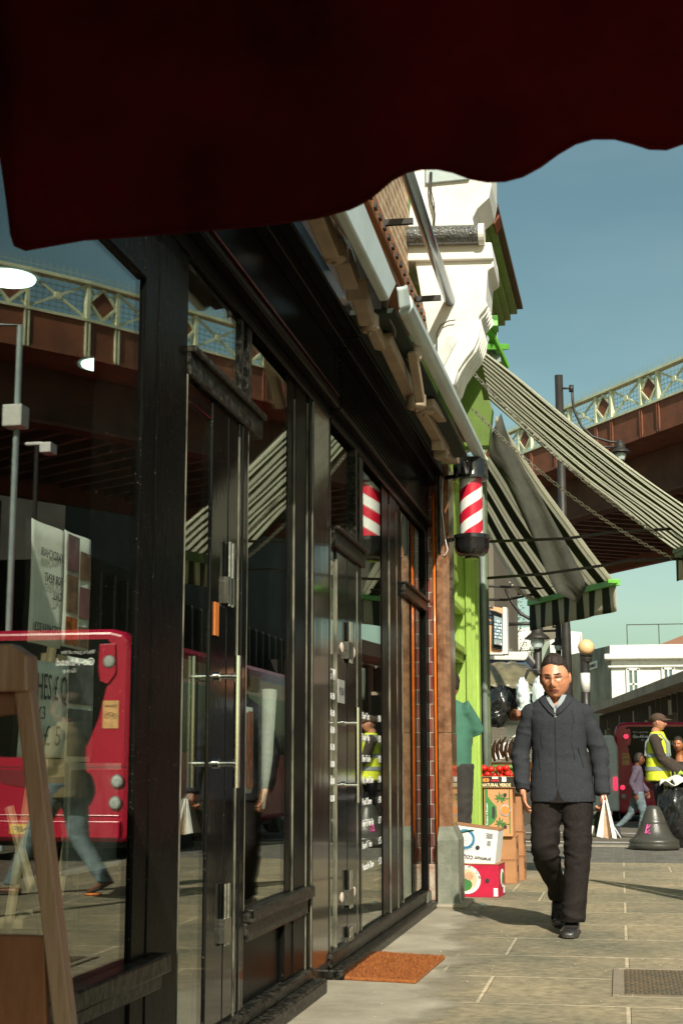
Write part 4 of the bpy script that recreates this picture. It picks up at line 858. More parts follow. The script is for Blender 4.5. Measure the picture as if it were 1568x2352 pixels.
# ---------------------------------------------------------------- buses
bred=mat('bus_red_paint',(.50,.003,.040),rough=.25,coat=.3,var=.05,scale=2,bump=.0)
bwin=mat('bus_black_glass',(.004,.005,.005),rough=.12,coat=.0,spec=.15,var=.3,bump=0)
brub=mat('black_rubber',(.02,.02,.02),rough=.7)
lensr=mat('red_lamp_lens',(.9,.02,.06),rough=.25,emit=2.2,bump=0,var=.02); lensc=mat('clear_lamp_lens',(.62,.66,.62),rough=.3,scale=60,col2=(.3,.32,.3),bump=.3)
def bus(label, loc, rz, lit, plate, fleet):
    t=thing('single_deck_bus',label,'bus',loc,rz,'red single deck buses')
    W,H,L=2.5,2.85,10.5; c=W/2
    m=MB(); prof=[(-c,.32),(-c,.28+1.0),(-c,H-.28),(-c+.05,H-.12),(-c+.14,H-.04),(-c+.3,H),(c-.3,H),(c-.14,H-.04),(c-.05,H-.12),(c,H-.28),(c,.32),(c-.08,.25),(-c+.08,.25)]
    m.prism([(x,.06,z) for x,z in prof],(0,L,0)); 
    q=[(x*.97,0,.25+(z-.25)*.985) for x,z in prof]; k=len(m.v); n0=len(prof)
    m.v += q; m.f=[f for i,f in enumerate(m.f) if i!=0]; m.m=m.m[1:]
    m.f.append(tuple(range(k,k+n0))); m.m.append(0)
    for i in range(n0): m.f.append((i,(i+1)%n0,k+(i+1)%n0,k+i)); m.m.append(0)
    m.build('body',bred,t,local=True,bevel=.03)
    # rear window: black mask narrowing downwards
    m=MB(); wp=[(-.96,2.62),(-.90,2.72),(.90,2.72),(.96,2.62),(.97,2.36),(.88,2.10),(.80,1.75),(.66,1.42),(.45,1.28),(-.45,1.28),(-.66,1.42),(-.80,1.75),(-.88,2.10),(-.97,2.36)]
    m.prism([(x,-.004,z) for x,z in wp],(0,-.012,0)); m.build('rear_window',bwin,t,local=True)
    for s_ in (-1,1):
        m=MB(); m.prism([(s_*x,-.017,z) for x,z in ((.80,2.66),(1.0,2.66),(1.02,2.30),(.92,2.16),(.82,2.2),(.79,2.35))],(0,-.012,0)); m.build('corner_panel',bred,t,local=True,bevel=.01)
        for (x,z,mm_,r_) in ((s_*.93,2.44,lensr if lit else lensc,.065),(s_*1.07,.98,lensr if lit else lensc,.065),(s_*1.05,.72,lensc,.065)):
            m=MB(); m.lathe((x,-.03,z),[(r_*1.25,-.02),(r_*1.25,.004),(r_*1.05,.012)],20,axis=(0,-1,0)); h=m.build('lamp_ring',mat('lamp_surround',(.3,.3,.3),rough=.3,metal=.6),t,local=True)
            m=MB(); m.lathe((x,-.036,z),[(r_,-.01),(r_,.008),(r_*.6,.016)],20,axis=(0,-1,0)); m.build('lens',mm_,h,local=True)
    m=MB(); m.prism([(-1.17,-.002,1.16),(1.17,-.002,1.16),(1.17,-.002,1.145),(-1.17,-.002,1.145)],(0,-.004,0)); m.prism([(-.6,-.002,1.12),(.6,-.002,1.12),(.42,-.002,.95),(0,-.002,.88),(-.42,-.002,.95)],(0,-.010,0)); m.build('grille',mat('dark_red_mesh',(.22,.01,.02),rough=.5,scale=120,var=.6),t,local=True)
    m=MB(); m.box(-1.1,1.1,-.02,.0,.56,.575); m.box(-1.12,1.12,-.06,.0,.30,.5); m.build('bumper',bred,t,local=True,bevel=.02)
    m=MB(); m.box(-.28,.28,-.072,-.061,.34,.46); pl_=m.build('number_plate',mat('amber_plate',(.75,.42,.08),rough=.4,bump=0),t,local=True)
    m=MB(); m.box(-1.06,-.86,-.012,-.003,1.62,1.96); st=m.build('warning_sticker',mat('pale_orange_sticker',(.80,.45,.18),rough=.5,bump=0),t,local=True)
    R_z=Matrix.Rotation(rz,3,'Z')
    def btext(s_,x,y,z,size,mt,par,name,width=None,bold=0.):
        o=text(s_,(x,y,z),(1,0,0),(0,0,1),size,mt,None,name,width=width,bold=bold); o.parent=par; return o
    btext("We're part of the",-.86+.12,-.02,2.54,.075,whitep,t,'lettering',.44); btext('Go-Ahead',-.74,-.02,2.40,.13,whitep,t,'lettering',.5,.003); btext('Group',-.50,-.02,2.31,.075,whitep,t,'lettering',.17)
    btext(plate,-.24,-.075,.365,.10,ink,pl_,'plate_letters',.46,.002); btext(fleet,.28,-.02,2.2,.16,whitep,t,'fleet_number',.42)
    btext('Caution',-1.04,-.014,1.88,.05,ink,st,'lettering',.16)
    m=MB()
    for cx in (-1.01,-.91):
        ring=[Vector((cx+.028*math.cos(q),-.015,1.77+.028*math.sin(q))) for q in [2*math.pi*k/14 for k in range(15)]]; m.tube(ring,.003,4,cap=False)
    m.tube([(-1.01,-.015,1.77),(-.98,-.015,1.81),(-.93,-.015,1.81),(-.91,-.015,1.77)],.003,4); m.tube([(-1.01,-.015,1.77),(-.965,-.015,1.77),(-.93,-.015,1.81)],.003,4); m.build('bicycle_mark',ink,st,local=True)
    for s_ in (-1,1):
        x=s_*(c+.004)
        m=MB(); m.box(x,x+s_*.008,.5,L-.3,1.35,2.3) ; m.build('side_window',bwin,t,local=True)
        m=MB(); m.box(x,x+s_*.012,.5,6.5,2.36,2.62); m.build('advert_strip',mat('orange_brown_advert',(.55,.20,.03),col2=(.25,.09,.02),rough=.4,scale=3),t,local=True)
        m=MB()
        for k in range(16): m.box(x,x+s_*.012,.25,.6,1.4+k*.05,1.42+k*.05)
        m.build('louvre',mat('brown_louvre',(.12,.05,.02),rough=.5),t,local=True)
        for yy in (2.6,8.6):
            m=MB(); m.lathe((x-s_*.2,yy,.48),[(.30,-.14),(.46,-.12),(.48,-.05),(.48,.1),(.44,.14),(.28,.14)],24,axis=(1,0,0)); wl=m.build('wheel',brub,t,local=True)
            m=MB(); m.lathe((x-s_*.06+s_*.005,yy,.48),[(.27,-.01),(.25,.01),(.1,.02)],20,axis=(s_,0,0)); m.build('rim',galv,wl,local=True)
    m=MB(); m.box(-1.1,1.1,.3,L-.3,.18,.26); m.build('underframe',brub,t,local=True)
    return t
bus('red single deck bus with clear unlit rear lamps, seen reflected in the nearest window',(4.13,17.7,ROAD),0,False,'5 CNF','52')
bus('dark shaded red single deck bus with glowing red tail lamps behind the yellow vest',(1.10,44.6,gz(45)+ROAD),0,True,'BX51 SED','SE234')

# ---------------------------------------------------------------- distant buildings
t=thing('white_building','white corner building with a moulded cornice and sash windows, behind the ribbed viaduct','building',(8,140,0))
Yw=140.; g0=at(1401,1482,Y=Yw); g1=at(1760,1484,Y=Yw); zb=-1
m=MB(); m.box(g0.x,g1.x,Yw,Yw+25,zb,g0.z-.9); m.build('front_wall',white,t)
m=MB(); m.box(g0.x-.6,g1.x,Yw-.9,Yw+25,g0.z-1.35,g0.z-.85); m.box(g0.x-.1,g1.x,Yw-.15,Yw+25,g0.z-.85,g0.z); m.box(g0.x-.3,g1.x,Yw-.35,Yw+25,g0.z-2.1,g0.z-1.9); m.build('cornice',white,t,bevel=.1)
m=MB(); s0=at(1290,1508,Y=165); m.add([(g0.x-.01,Yw+.3,zb),(g0.x-.01,Yw+.3,g0.z),(s0.x,165,s0.z),(s0.x,165,zb),(g0.x-.01,Yw+24,g0.z),(g0.x-.01,Yw+24,zb)],[(0,1,2,3),(1,4,2),(3,2,4,5)]); m.build('side_wall',mat('grey_stained_render',(.26,.26,.20),rough=.9,var=.5,scale=.35,bump=.3,detail=9),t)
def far_win(par,x0,y0,x1,y1,Y,vs_=1):
    a=at(x0,y0,Y=Y); b=at(x1,y1,Y=Y)
    m=MB(); m.box(a.x,b.x,Y-.12,Y+.1,b.z,a.z); w_=m.build('window',mat('dull_blue_glass',(.10,.16,.16),rough=.15,coat=.5,var=.5,scale=.6),par)
    m=MB(); f=.16; m.box(a.x-.1,a.x+f,Y-.25,Y-.13,b.z,a.z); m.box(b.x-f,b.x+.1,Y-.25,Y-.13,b.z,a.z); m.box(a.x,b.x,Y-.25,Y-.13,a.z-f,a.z+.1); mx_=(a.x+b.x)/2; m.box(mx_-.08,mx_+.08,Y-.24,Y-.13,b.z,a.z); zc=(a.z+b.z)/2; m.box(a.x,b.x,Y-.24,Y-.13,zc-.08,zc+.08); m.build('sash_bar',white,w_)
far_win(t,1439,1536,1468,1608,Yw); far_win(t,1520,1534,1548,1590,Yw); far_win(t,1590,1533,1614,1590,Yw)
m=MB(); q=at(1528,1470,Y=Yw+8); q2=at(1620,1485,Y=Yw+8); m.prism([(q.x-2,Yw+5,g0.z-.1),(q.x+4,Yw+5,g0.z+2.2),(q.x+9,Yw+5,g0.z+.4),(q.x+9,Yw+5,g0.z-.1)],(0,8,0)); m.build('roof',mat('red_brown_tiles',(.22,.10,.06)),t)
m=MB(); 
for k in range(6): xx=g0.x+1.5+k*2.9; m.box(xx,xx+.08,Yw+1,Yw+1.1,g0.z,g0.z+2.)
m.box(g0.x+1.5,g0.x+18,Yw+1,Yw+1.08,g0.z+1.92,g0.z+2.0); m.build('roof_railing',iron,t)
sgn=at(1350,1452,Y=150.); t2=thing('street_name_plate','white street name plate on the grey side wall behind the beacon','sign',(sgn.x,150,sgn.z))
m=MB(); pa=[at(1358,1460+0,Y=147),at(1386,1448,Y=143),at(1386,1426+48-14,Y=143)]
wd_=Vector((s0.x-g0.x,165-Yw-.3,0)).normalized(); no=Vector((-wd_.y,wd_.x,0)); no = no if no.x<0 else -no
def onwall(px,py_):
    d_=at(px,py_,Y=100)-CO; w0=Vector((g0.x,Yw+.3,0)); k=(w0-CO).to_2d().dot(no.to_2d())/d_.to_2d().dot(no.to_2d()); return CO+d_*k+no*.05
c_a,c_b=onwall(1352,1524),onwall(1372,1517); hh=.72
pp=[c_a,c_b]; 
m.prism([pp[0],pp[1],pp[1]-Vector((0,0,hh)),pp[0]-Vector((0,0,hh))],no*.1); m.build('plate',paper,t2)
text('ON MARKET', pp[0]+no*(.12)+Vector((0,0,-hh*.75))+(pp[1]-pp[0])*.06,(pp[1]-pp[0]),(0,0,1),.45,ink,t2,width=(pp[1]-pp[0]).length*.86,ext=.01)
# pale buildings and flats between awning and beacon
def block(label,pts,Y,dy,m_,name='building',z0=-1.,wins=()):
    a=at(*pts[0],Y=Y); t=thing('building',label,'building',(a.x,Y,0)); m=MB()
    poly=[at(x,y,Y=Y) for x,y in pts]; m.prism(poly+[Vector((poly[-1].x,Y,z0)),Vector((poly[0].x,Y,z0))],(0,dy,0)); m.build('wall',m_,t)
    for w_ in wins: far_win(t,*w_,Y)
    return t
gren=mat('grey_green_render',(.28,.33,.26),rough=.9,var=.12,scale=.5); cream=mat('cream_render',(.78,.76,.68),rough=.8,var=.06,scale=.5); drk=mat('dark_brown_render',(.16,.14,.105),rough=.9,var=.2,scale=.5)
block('long cream flats far behind the dark lantern, the leftmost of the pale blocks',[(1172,1443),(1245,1440),(1250,1440)],190,6,cream)
block('dark brown block with a slanting white roof edge behind the street lamps',[(1243,1395+30),(1290,1383+30),(1292,1440)],180,6,drk)
block('cream block standing between the dark brown block and the beacon',[(1272,1455),(1330,1452)],200,6,cream)
block('grey green gable below the cream flats, left of the tall lamp post',[(1216,1490),(1262,1470),(1282,1466)],160,6,gren)
block('small white block right of the tall lamp post',[(1262,1470),(1275,1468),(1288,1480)],158,5,white)
block('grey wall right behind the tall lamp post',[(1288,1475),(1310,1480),(1335,1500)],170,5,cream)
block('low cream parapet building behind the beacon globe',[(1310,1450),(1335,1452)],210,5,cream)
t=thing('roof_flue','shiny metal flue rising from the far flats','flue',at(1228,1440,Y=185)); a=at(1228,1440,Y=184); b=at(1228,1405,Y=184); m=MB(); m.tube([a,b-(b-a)*.4,b],[.55,.5,.7],14); m.build('flue_pipe',galv,t,smooth=True)
t=thing('balcony_railing','thin dark balcony railing in front of the far cream flats','railing',at(1200,1500,Y=155)); m=MB()
for k in range(14): a=at(1174+k*5,1498,Y=155); m.tube([a,a-Vector((0,0,1.4))],.05,5)
m.bar(at(1172,1497,Y=155),at(1242,1492,Y=155),.1,.1); m.build('rails',iron,t)

# ribbed viaduct wall (in the bridge's shade)
t=thing('ribbed_viaduct','dark brown ribbed viaduct wall with round arches, behind the shaded bus','viaduct',(3,75,0))
P0=at(1385,1624,Y=110); P1=at(1568,1560,Y=72); d=(P1-P0); d.z=0; L0=d.length; d.normalize(); P2=P0+d*(L0*1.7); ztop=P0.z
zt0,zt1=P0.z,P1.z
rib=mat('brown_ribbed_concrete',(.36,.29,.22),rough=.9,var=.25,scale=.7)
def vz(s_): return zt0+(zt1-zt0)*(s_/L0)
nrv=Vector((-d.y,d.x,0)); nrv = nrv if nrv.y<0 else -nrv
m=MB(); Lt=L0*1.7; Nn=34
for k in range(Nn):
    s0_,s1_=Lt*k/Nn,Lt*(k+.78)/Nn; a=P0+d*s0_; b=P0+d*s1_
    arch=(k%4)
    zb_=-1.5
    top_h=vz((s0_+s1_)/2)
    lo = zb_ if arch==0 else (3.6 if arch in (1,3) else 4.3)
    m.prism([Vector((a.x,a.y,lo)),Vector((b.x,b.y,lo)),Vector((b.x,b.y,top_h-.5)),Vector((a.x,a.y,top_h-.5))],nrv*-.8)
    mr=MB(); mr.bar(Vector((a.x,a.y,max(lo,2.8)))+nrv*.15,Vector((a.x,a.y,top_h-.6))+nrv*.15,.55,.35); mr.build('rib',mat('dark_concrete_rib',(.10,.08,.06),rough=.9),t)
m.build('ribbed_panel',rib,t)
m=MB(); a=P0+nrv*.5; b=P2+nrv*.5; m.bar(Vector((a.x,a.y,vz(0)-.25)),Vector((b.x,b.y,vz(Lt)-.25)),1.2,.45); m.build('coping',rib,t)
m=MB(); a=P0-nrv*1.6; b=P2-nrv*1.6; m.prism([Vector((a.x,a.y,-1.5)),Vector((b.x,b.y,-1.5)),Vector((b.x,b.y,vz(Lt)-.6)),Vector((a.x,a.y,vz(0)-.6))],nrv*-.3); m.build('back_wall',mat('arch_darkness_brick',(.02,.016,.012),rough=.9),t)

# street across (seen in the windows' reflections)
dk=mat('dark_market_wall',(.035,.033,.027),rough=.85,var=.4,scale=.8)
t=thing('market_building','dark ribbed market building across the road, seen in the window reflections','building',(8,40,0))
m=MB(); m.box(8.3,14,31,60,-.5,5.6); m.build('wall',dk,t)
m=MB()
for k in range(30): m.box(8.12,8.3,31+k*.9,31.12+k*.9,2.2,5.3)
m.build('rib',mat('dark_rib',(.045,.042,.034)),t)
m=MB(); m.box(8.0,8.29,33,41,2.0,2.9); sg=m.build('shop_sign',mat('dim_cream_sign',(.22,.21,.15),rough=.7),t)
text('SENSATION',(7.98,40.4,2.25),(0,-1,0),(0,0,1),.5,ink,t,width=3.6,ext=.01)
m=MB(); m.box(8.1,8.29,35,38,1.1,1.9); m.build('shop_board',mat('dim_cream_sign',(.22,.21,.15)),t)
text('Cafe',(8.08,37.6,1.3),(0,-1,0),(0,0,1),.5,ink,t,width=1.4,ext=.01)
t=thing('office_building','brown building terrace far along the road, seen in the window reflections','building',(20,44,0))
m=MB(); m.box(14,40,44,84,-.8,14); m.build('wall',dk,t)
# signal pole and cameras under the bridge (reflected)
def mir(px,py,Y): q=at(px,py,Y=Y); return Vector((2*GXW-q.x,q.y,q.z))
q0=mir(47,748,20.); q1=mir(38,1000,20.)
t=thing('camera_pole','slim white pole with a boxy traffic camera, reflected at the photo edge','pole',(q0.x,20,0))
m=MB(); m.tube([(q0.x,20,ROAD),(q0.x,20,q0.z),(q0.x+1.2,20,q0.z+.1)],.045,10); m.build('pole',galv,t); m=MB(); m.box(q1.x-.15,q1.x+.15,19.8,20.1,mir(30,985,20.).z,mir(30,935,20.).z); m.build('camera_box',paper,t,bevel=.02)
t=thing('cctv_camera','white box camera on a slim mast by the bridge, seen in the window reflection','camera',(5.0,23,0))
q2=mir(86,1018,23.); m=MB(); m.tube([(q2.x,23,ROAD),(q2.x,23,q2.z)],.04,8); m.build('mast',iron,t); m=MB(); m.box(q2.x-.28,q2.x-.08,22.9,23.2,q2.z-.18,q2.z); m.box(q2.x-.1,q2.x+.2,22.95,23.05,q2.z-.04,q2.z+.02); m.build('camera',whitep,t,bevel=.02)

# ---------------------------------------------------------------- street lamps, beacon, bell bollard
def lantern(mb_iron, mb_glass, c, s_=1.):
    mb_iron.lathe(c,[(.05*s_,.34*s_),(.07*s_,.30*s_),(.10*s_,.24*s_),(.14*s_,.20*s_),(.15*s_,.08*s_),(.20*s_,.05*s_),(.30*s_,-.04*s_),(.30*s_,-.06*s_),(.16*s_,-.03*s_)],20)
    mb_glass.lathe(c,[(.15*s_,-.06*s_),(.17*s_,-.16*s_),(.12*s_,-.26*s_),(.03*s_,-.30*s_)],10)
lg=mat('frosted_lamp_glass',(.5,.6,.58),rough=.2,var=.3,scale=8,coat=.5)
LY=18.
b=at(1302,1500,Y=LY); tp=at(1292,862,Y=LY)
t=thing('street_lamp','tall dark tubular lamp post with a bracket arm rising in front of the bridge','street lamp',(b.x,LY,0))
X0=b.x
m=MB(); m.tube([(X0,LY,0),(X0-.01,LY,2.6),(X0-.01,LY,2.75),(X0-.02,LY,tp.z)],[.058,.058,.052,.050],18); m.tube([(X0,LY,0),(X0,LY,.6)],.09,18); m.build('post',iron,t,smooth=True)
m=MB(); pts=[at(x,y,Y=LY) for x,y in ((1313,888),(1314,920),(1318,945),(1335,980),(1360,1003),(1400,1015),(1424,1016))]; m.tube(pts,.016,8); m.tube([at(1281,892,Y=LY),at(1316,892,Y=LY)],.014,8); m.tube([at(1311,885,Y=LY),at(1311,900,Y=LY)],.03,10); m.tube([at(1330,1025,Y=LY),at(1428,1027,Y=LY)],.012,8); m.tube([at(1423,1010,Y=LY),at(1423,1040,Y=LY)],.02,8); m.build('bracket_arm',iron,t,smooth=True)
m1=MB(); m2=MB(); lantern(m1,m2,at(1423,1036,Y=LY),.42); m1.build('lamp_shade',iron,t,smooth=True); m2.build('lamp_glass',lg,t)
def small_lamp(label,px,ytop,ylan,armx,Y,s_,ybot=1700):
    b=at(px,ybot,Y=Y); t=thing('street_lamp',label,'street lamp',(b.x,Y,gz(Y)))
    tp_=at(px,ytop,Y=Y); m=MB(); m.tube([(b.x,Y,gz(Y)),(tp_.x,Y,tp_.z)],.07,12); m.build('post',iron,t,smooth=True)
    c=at(px,ylan,Y=Y-.1); m1=MB(); m2=MB(); lantern(m1,m2,c,s_); m1.build('lamp_shade',iron,t,smooth=True); m2.build('lamp_glass',lg,t)
    m=MB(); a=at(armx,ylan-28,Y=Y); m.tube([a,at(px+6,ylan-30,Y=Y)],.03,8)
    m.tube([at(armx,ylan-110,Y=Y),at(armx+14,ylan-80,Y=Y),at(armx+35,ylan-52,Y=Y),at(px-12,ylan-38,Y=Y),at(px+6,ylan-38,Y=Y)],.03,8); m.build('bracket_arm',iron,t,smooth=True); return t
small_lamp('black street lamp with a bell shaped shade in front of the far cream flats',1233,1345,1462,1160,26,.72)
small_lamp('smaller bell shaded lantern just left of the tall lamp post',1281,1432,1478,1238,38,.62)
t=thing('belisha_beacon','striped crossing beacon with an orange globe rising behind the man in the dark jacket','beacon',(at(1346,1700,Y=27).x,27,gz(27)))
bx=at(1347,1700,Y=27).x; gl_=at(1345,1487,Y=27)
m=MB(); m.tube([(bx,27,gz(27)),(bx,27,gl_.z-.12)],.08,18); m.build('post',mat('black_pole_paint',(.025,.022,.02),rough=.4),t,smooth=True)
m=MB(); a=at(1346,1546,Y=27).z; b_=at(1346,1590,Y=27).z; m.tube([(bx,27,b_),(bx,27,a)],.084,18); m.tube([(bx,27,b_-1.05),(bx,27,b_-.7)],.084,18); m.build('white_band',white,t,smooth=True)
m=MB(); m.lathe((gl_.x,27,gl_.z),[(.09,-.26),(.10,-.20),(.085,-.18),(.11,-.14)],18); m.build('collar',iron,t)
m=MB(); m.ell(gl_,(.145,.145,.145),seg=28,rings=18); m.build('globe',mat('amber_plastic_globe',(.95,.60,.30),rough=.35,var=.05,scale=3,coat=.3,bump=0,sss=.2),t,smooth=True)
cb=at(1502,1949,Z=gz(19.))
bellm=mat('worn_black_iron',(.05,.052,.045),rough=.3,col2=(.07,.065,.05),scale=16,coat=.25,bump=.25,detail=8)
t=thing('bell_bollard','black cast iron bell shaped bollard with a pink painted scrawl','bollard',(cb.x,cb.y,0))
prof=[(.325,0),(.325,.06),(.318,.075),(.325,.085),(.320,.115),(.285,.13),(.25,.16),(.21,.23),(.175,.31),(.168,.325),(.172,.335),(.155,.36),(.125,.44),(.098,.50),(.085,.53),(.05,.55)]
m=MB(); m.lathe(cb,prof,40); m.build('bell',bellm,t,smooth=True)
m=MB(); ang=-1.95
def onbell(da,z):
    r_=.235-(z-.2)*.48; return cb+Vector((r_*math.cos(ang+da),r_*math.sin(ang+da),z))
for pl_ in ([(-.12,.31),(.12,.31),(-.08,.26),(.10,.25),(-.10,.20),(.14,.205)],[(-.10,.31),(-.13,.20)]): m.tube([onbell(a_,z) for a_,z in pl_],.009,6,flat=1)
m.build('pink_scrawl',mat('pink_spray_paint',(.75,.10,.35),rough=.6),t)
# added unseen shadow caster beyond the right edge; panel shaped for the pavement shadow
t=thing('shadow_caster_post','unseen dark post and tapered panel added to cast the long pavement shadow','post',(1.94,9.0,0))
m=MB(); m.tube([(1.94,9.0,0),(1.94,9.0,4.75)],.055,16); m.build('post',iron,t,smooth=True)  # post of the added, unseen shadow caster
m=MB(); v_=Vector((.93,.37,0)); c_=Vector((1.94,9.0,0)); m.prism([c_+v_*.07+Vector((0,0,2.4)),c_+v_*.55+Vector((0,0,2.4)),c_+v_*.42+Vector((0,0,3.6)),c_+v_*.07+Vector((0,0,4.7))],(.01,-.025,0)); m.build('shadow_panel',iron,t)
m=MB(); m.lathe((1.94,9.0,0),[(.11,0),(.11,.25),(.07,.32)],20); m.build('foot',iron,t)
# ---------------------------------------------------------------- people
def gs(x, c, s): return math.exp(-((x-c)/s)**2)
def head_pt(d):
    x,y,z = d
    rx,ry,rz = .079,.094,.120
    p = Vector((x*rx,y*ry,z*rz)); X,Y,Z_ = p
    if Z_ < 0:
        k = min(1,-Z_/.12); p.x *= 1-.13*k*k; p.y *= 1-.10*k if y>0 else 1.0
    if y < 0:
        f = min(1,-y*1.6); ax=abs(X)
        b = .020*gs(X,0,.012)*gs(Z_,-.030,.018)+.012*gs(X,0,.009)*gs(Z_,-.005,.028)
        b += .006*gs(ax,.013,.008)*gs(Z_,-.040,.009)
        b -= .010*gs(ax,.031,.017)*gs(Z_,.006,.011)
        b += .005*gs(ax,.028,.022)*gs(Z_,.024,.008)
        b += .006*gs(ax,.043,.02)*gs(Z_,-.030,.018)
        b += .006*gs(X,0,.026)*gs(Z_,-.066,.013) - .004*gs(X,0,.024)*gs(Z_,-.066,.0028)
        b -= .004*gs(X,0,.02)*gs(Z_,-.082,.006)
        b += .009*gs(X,0,.022)*gs(Z_,-.103,.014)
        b -= .004*gs(ax,.030,.006)*gs(Z_,-.050,.018)
        p.y -= b*f
    return p
def add_head(mb, c, M, s=1., mi=0):
    seg, rings = 64, 48; vs=[]; fs=[]
    for i in range(rings+1):
        t_=math.pi*i/rings
        for k in range(seg):
            a=2*math.pi*k/seg; vs.append(c+M@(head_pt((math.sin(t_)*math.cos(a),math.sin(t_)*math.sin(a),-math.cos(t_)))*s))
    for i in range(rings):
        for k in range(seg): fs.append((i*seg+k,i*seg+(k+1)%seg,(i+1)*seg+(k+1)%seg,(i+1)*seg+k))
    mb.add(vs,fs,mi)
    for sx in (-1,1):
        mb.ell(c+M@(Vector((sx*.079,.008,-.004))*s),(.009*s,.018*s,.031*s),M@rot('Z',sx*.35),12,8,mi)
def add_hand(mb, wr, d, palm_n, side, s=1., curl=.5, mi=0):
    # wr wrist point, d direction of the fingers, palm_n direction the palm faces, side: +1/-1 side of the thumb
    d=Vector(d).normalized(); n=Vector(palm_n); n=(n-d*n.dot(d)).normalized(); x=d.cross(n)*side
    M=Matrix((x,n,d)).transposed()
    mb.ell(wr+d*.048*s,(.040*s,.016*s,.052*s),M,16,10,mi); mb.tube([wr-d*.03*s,wr+d*.03*s],[.026*s,.028*s],12,mi=mi,flat=.75)
    for k,(off,ln,r_) in enumerate(((.028,.070,.0090),(.010,.080,.0095),(-.009,.074,.0090),(-.027,.058,.0080))):
        c_=curl*(1+.12*k); p0=wr+d*.075*s+x*off*s; dirs=[d*math.cos(a)+n*math.sin(a) for a in (c_*.5,c_*1.2,c_*2.0)]
        p1=p0+(dirs[0]+x*off*1.5)*ln*.42*s; p2=p1+dirs[1]*ln*.34*s; p3=p2+dirs[2]*ln*.26*s
        mb.tube([wr+d*.045*s+x*off*.8*s,p0,p1,p2,p3],[r_*1.05*s,r_*1.05*s,r_*s,r_*.92*s,r_*.7*s],10,mi=mi)
    t0=wr+d*.018*s+x*.026*s; t1=t0+(d*.6+x*.75+n*.25).normalized()*.034*s; t2=t1+(d*.9+x*.25+n*.35).normalized()*.03*s; t3=t2+(d*.95+n*.4).normalized()*.024*s
    mb.tube([t0-x*.012*s,t0,t1,t2,t3],[.013*s,.0135*s,.0115*s,.0105*s,.008*s],10,mi=mi)
def skin_slots(ob, c, M, s, mats, beard=False):
    Mi=M.transposed(); me=ob.data
    me.materials.clear()
    for m_ in mats: me.materials.append(m_)
    for f in me.polygons:
        q=Mi@(f.center-c)/s; ax=abs(q.x); mi=0
        if q.y<-.045 and abs(q.z)<.125:
            if ax<.027 and abs(q.z+.066+ .10*ax*ax*8)<.0078*(1-(ax/.034)**2)+.001: mi=1
            elif .010<ax<.046 and abs(q.z-(.022+.10*(ax-.012)-.9*(ax-.02)**2*3))<.0042: mi=2
            elif .014<ax<.047 and abs(q.z-.005)<.0062: mi=3
            elif .005<ax<.011 and abs(q.z+.049)<.003: mi=2
        f.material_index=mi
def add_hair(par, c, M, s, m_, kind='short', seed=1.):
    mb=MB(); seg,rings=56,36; vs=[]; fs=[]
    for i in range(rings+1):
        t_=math.pi*i/rings
        for k in range(seg):
            a=2*math.pi*k/seg; d=Vector((math.sin(t_)*math.cos(a),math.sin(t_)*math.sin(a),-math.cos(t_)))
            p=head_pt(d); lim=.055 if kind=='short' else .05
            # how much hair: top and back, not the face
            fr = -d.y; hl = (.070 if kind=='fade' else .066)+.005*math.sin(p.x*60+seed)-(.10*abs(p.x) if kind=='fade' else 0) if fr>.45 else (.060*max(0,fr/.45)-.02*(1-max(0,fr/.45)) if fr>0 else -.045)
            k_ = max(0,min(1,(p.z-hl)/.012))
            th = (.011+.010*max(0,d.z)) if kind=='short' else .020
            if kind=='fade': th=.003+.013*max(0,d.z-.35)/.65+.006*math.exp(-((p.x-.02)/.03)**2)*(1 if d.y<0 and d.z>.4 else .3)
            n_=nz3((p.x*60,p.y*25,p.z*60),1,seed)*.006*k_*max(0,d.z+.1)
            n_ += nz3((p.x*170,p.y*90,p.z*170),1,seed+4)*.0035*k_
            off = (th+n_) if k_>0 else -.010
            vs.append(c+M@((p+d*(off*k_ - .010*(1-k_)))*s))
    for i in range(rings):
        for k in range(seg): fs.append((i*seg+k,i*seg+(k+1)%seg,(i+1)*seg+(k+1)%seg,(i+1)*seg+k))
    mb.add(vs,fs); return mb.build('hair',m_,par,smooth=True,local=True)
def folds(seed, amp, zones):
    def f(co):
        a=0.
        for (c,r_,k) in zones:
            d=(co-Vector(c)).length
            if d<r_: a+=k*(1-d/r_)
        q=co+Vector((nz3(co,7,seed),nz3(co,7,seed+5),nz3(co,7,seed+9)))*.05
        h=1-abs(nz3((q.x*6,q.y*6,q.z*15),1,seed))*2.4
        h2=nz3((q.x*14,q.y*14,q.z*22),1,seed+3)
        return amp*(.35+a)*(h*.8+h2*.4)
    return f
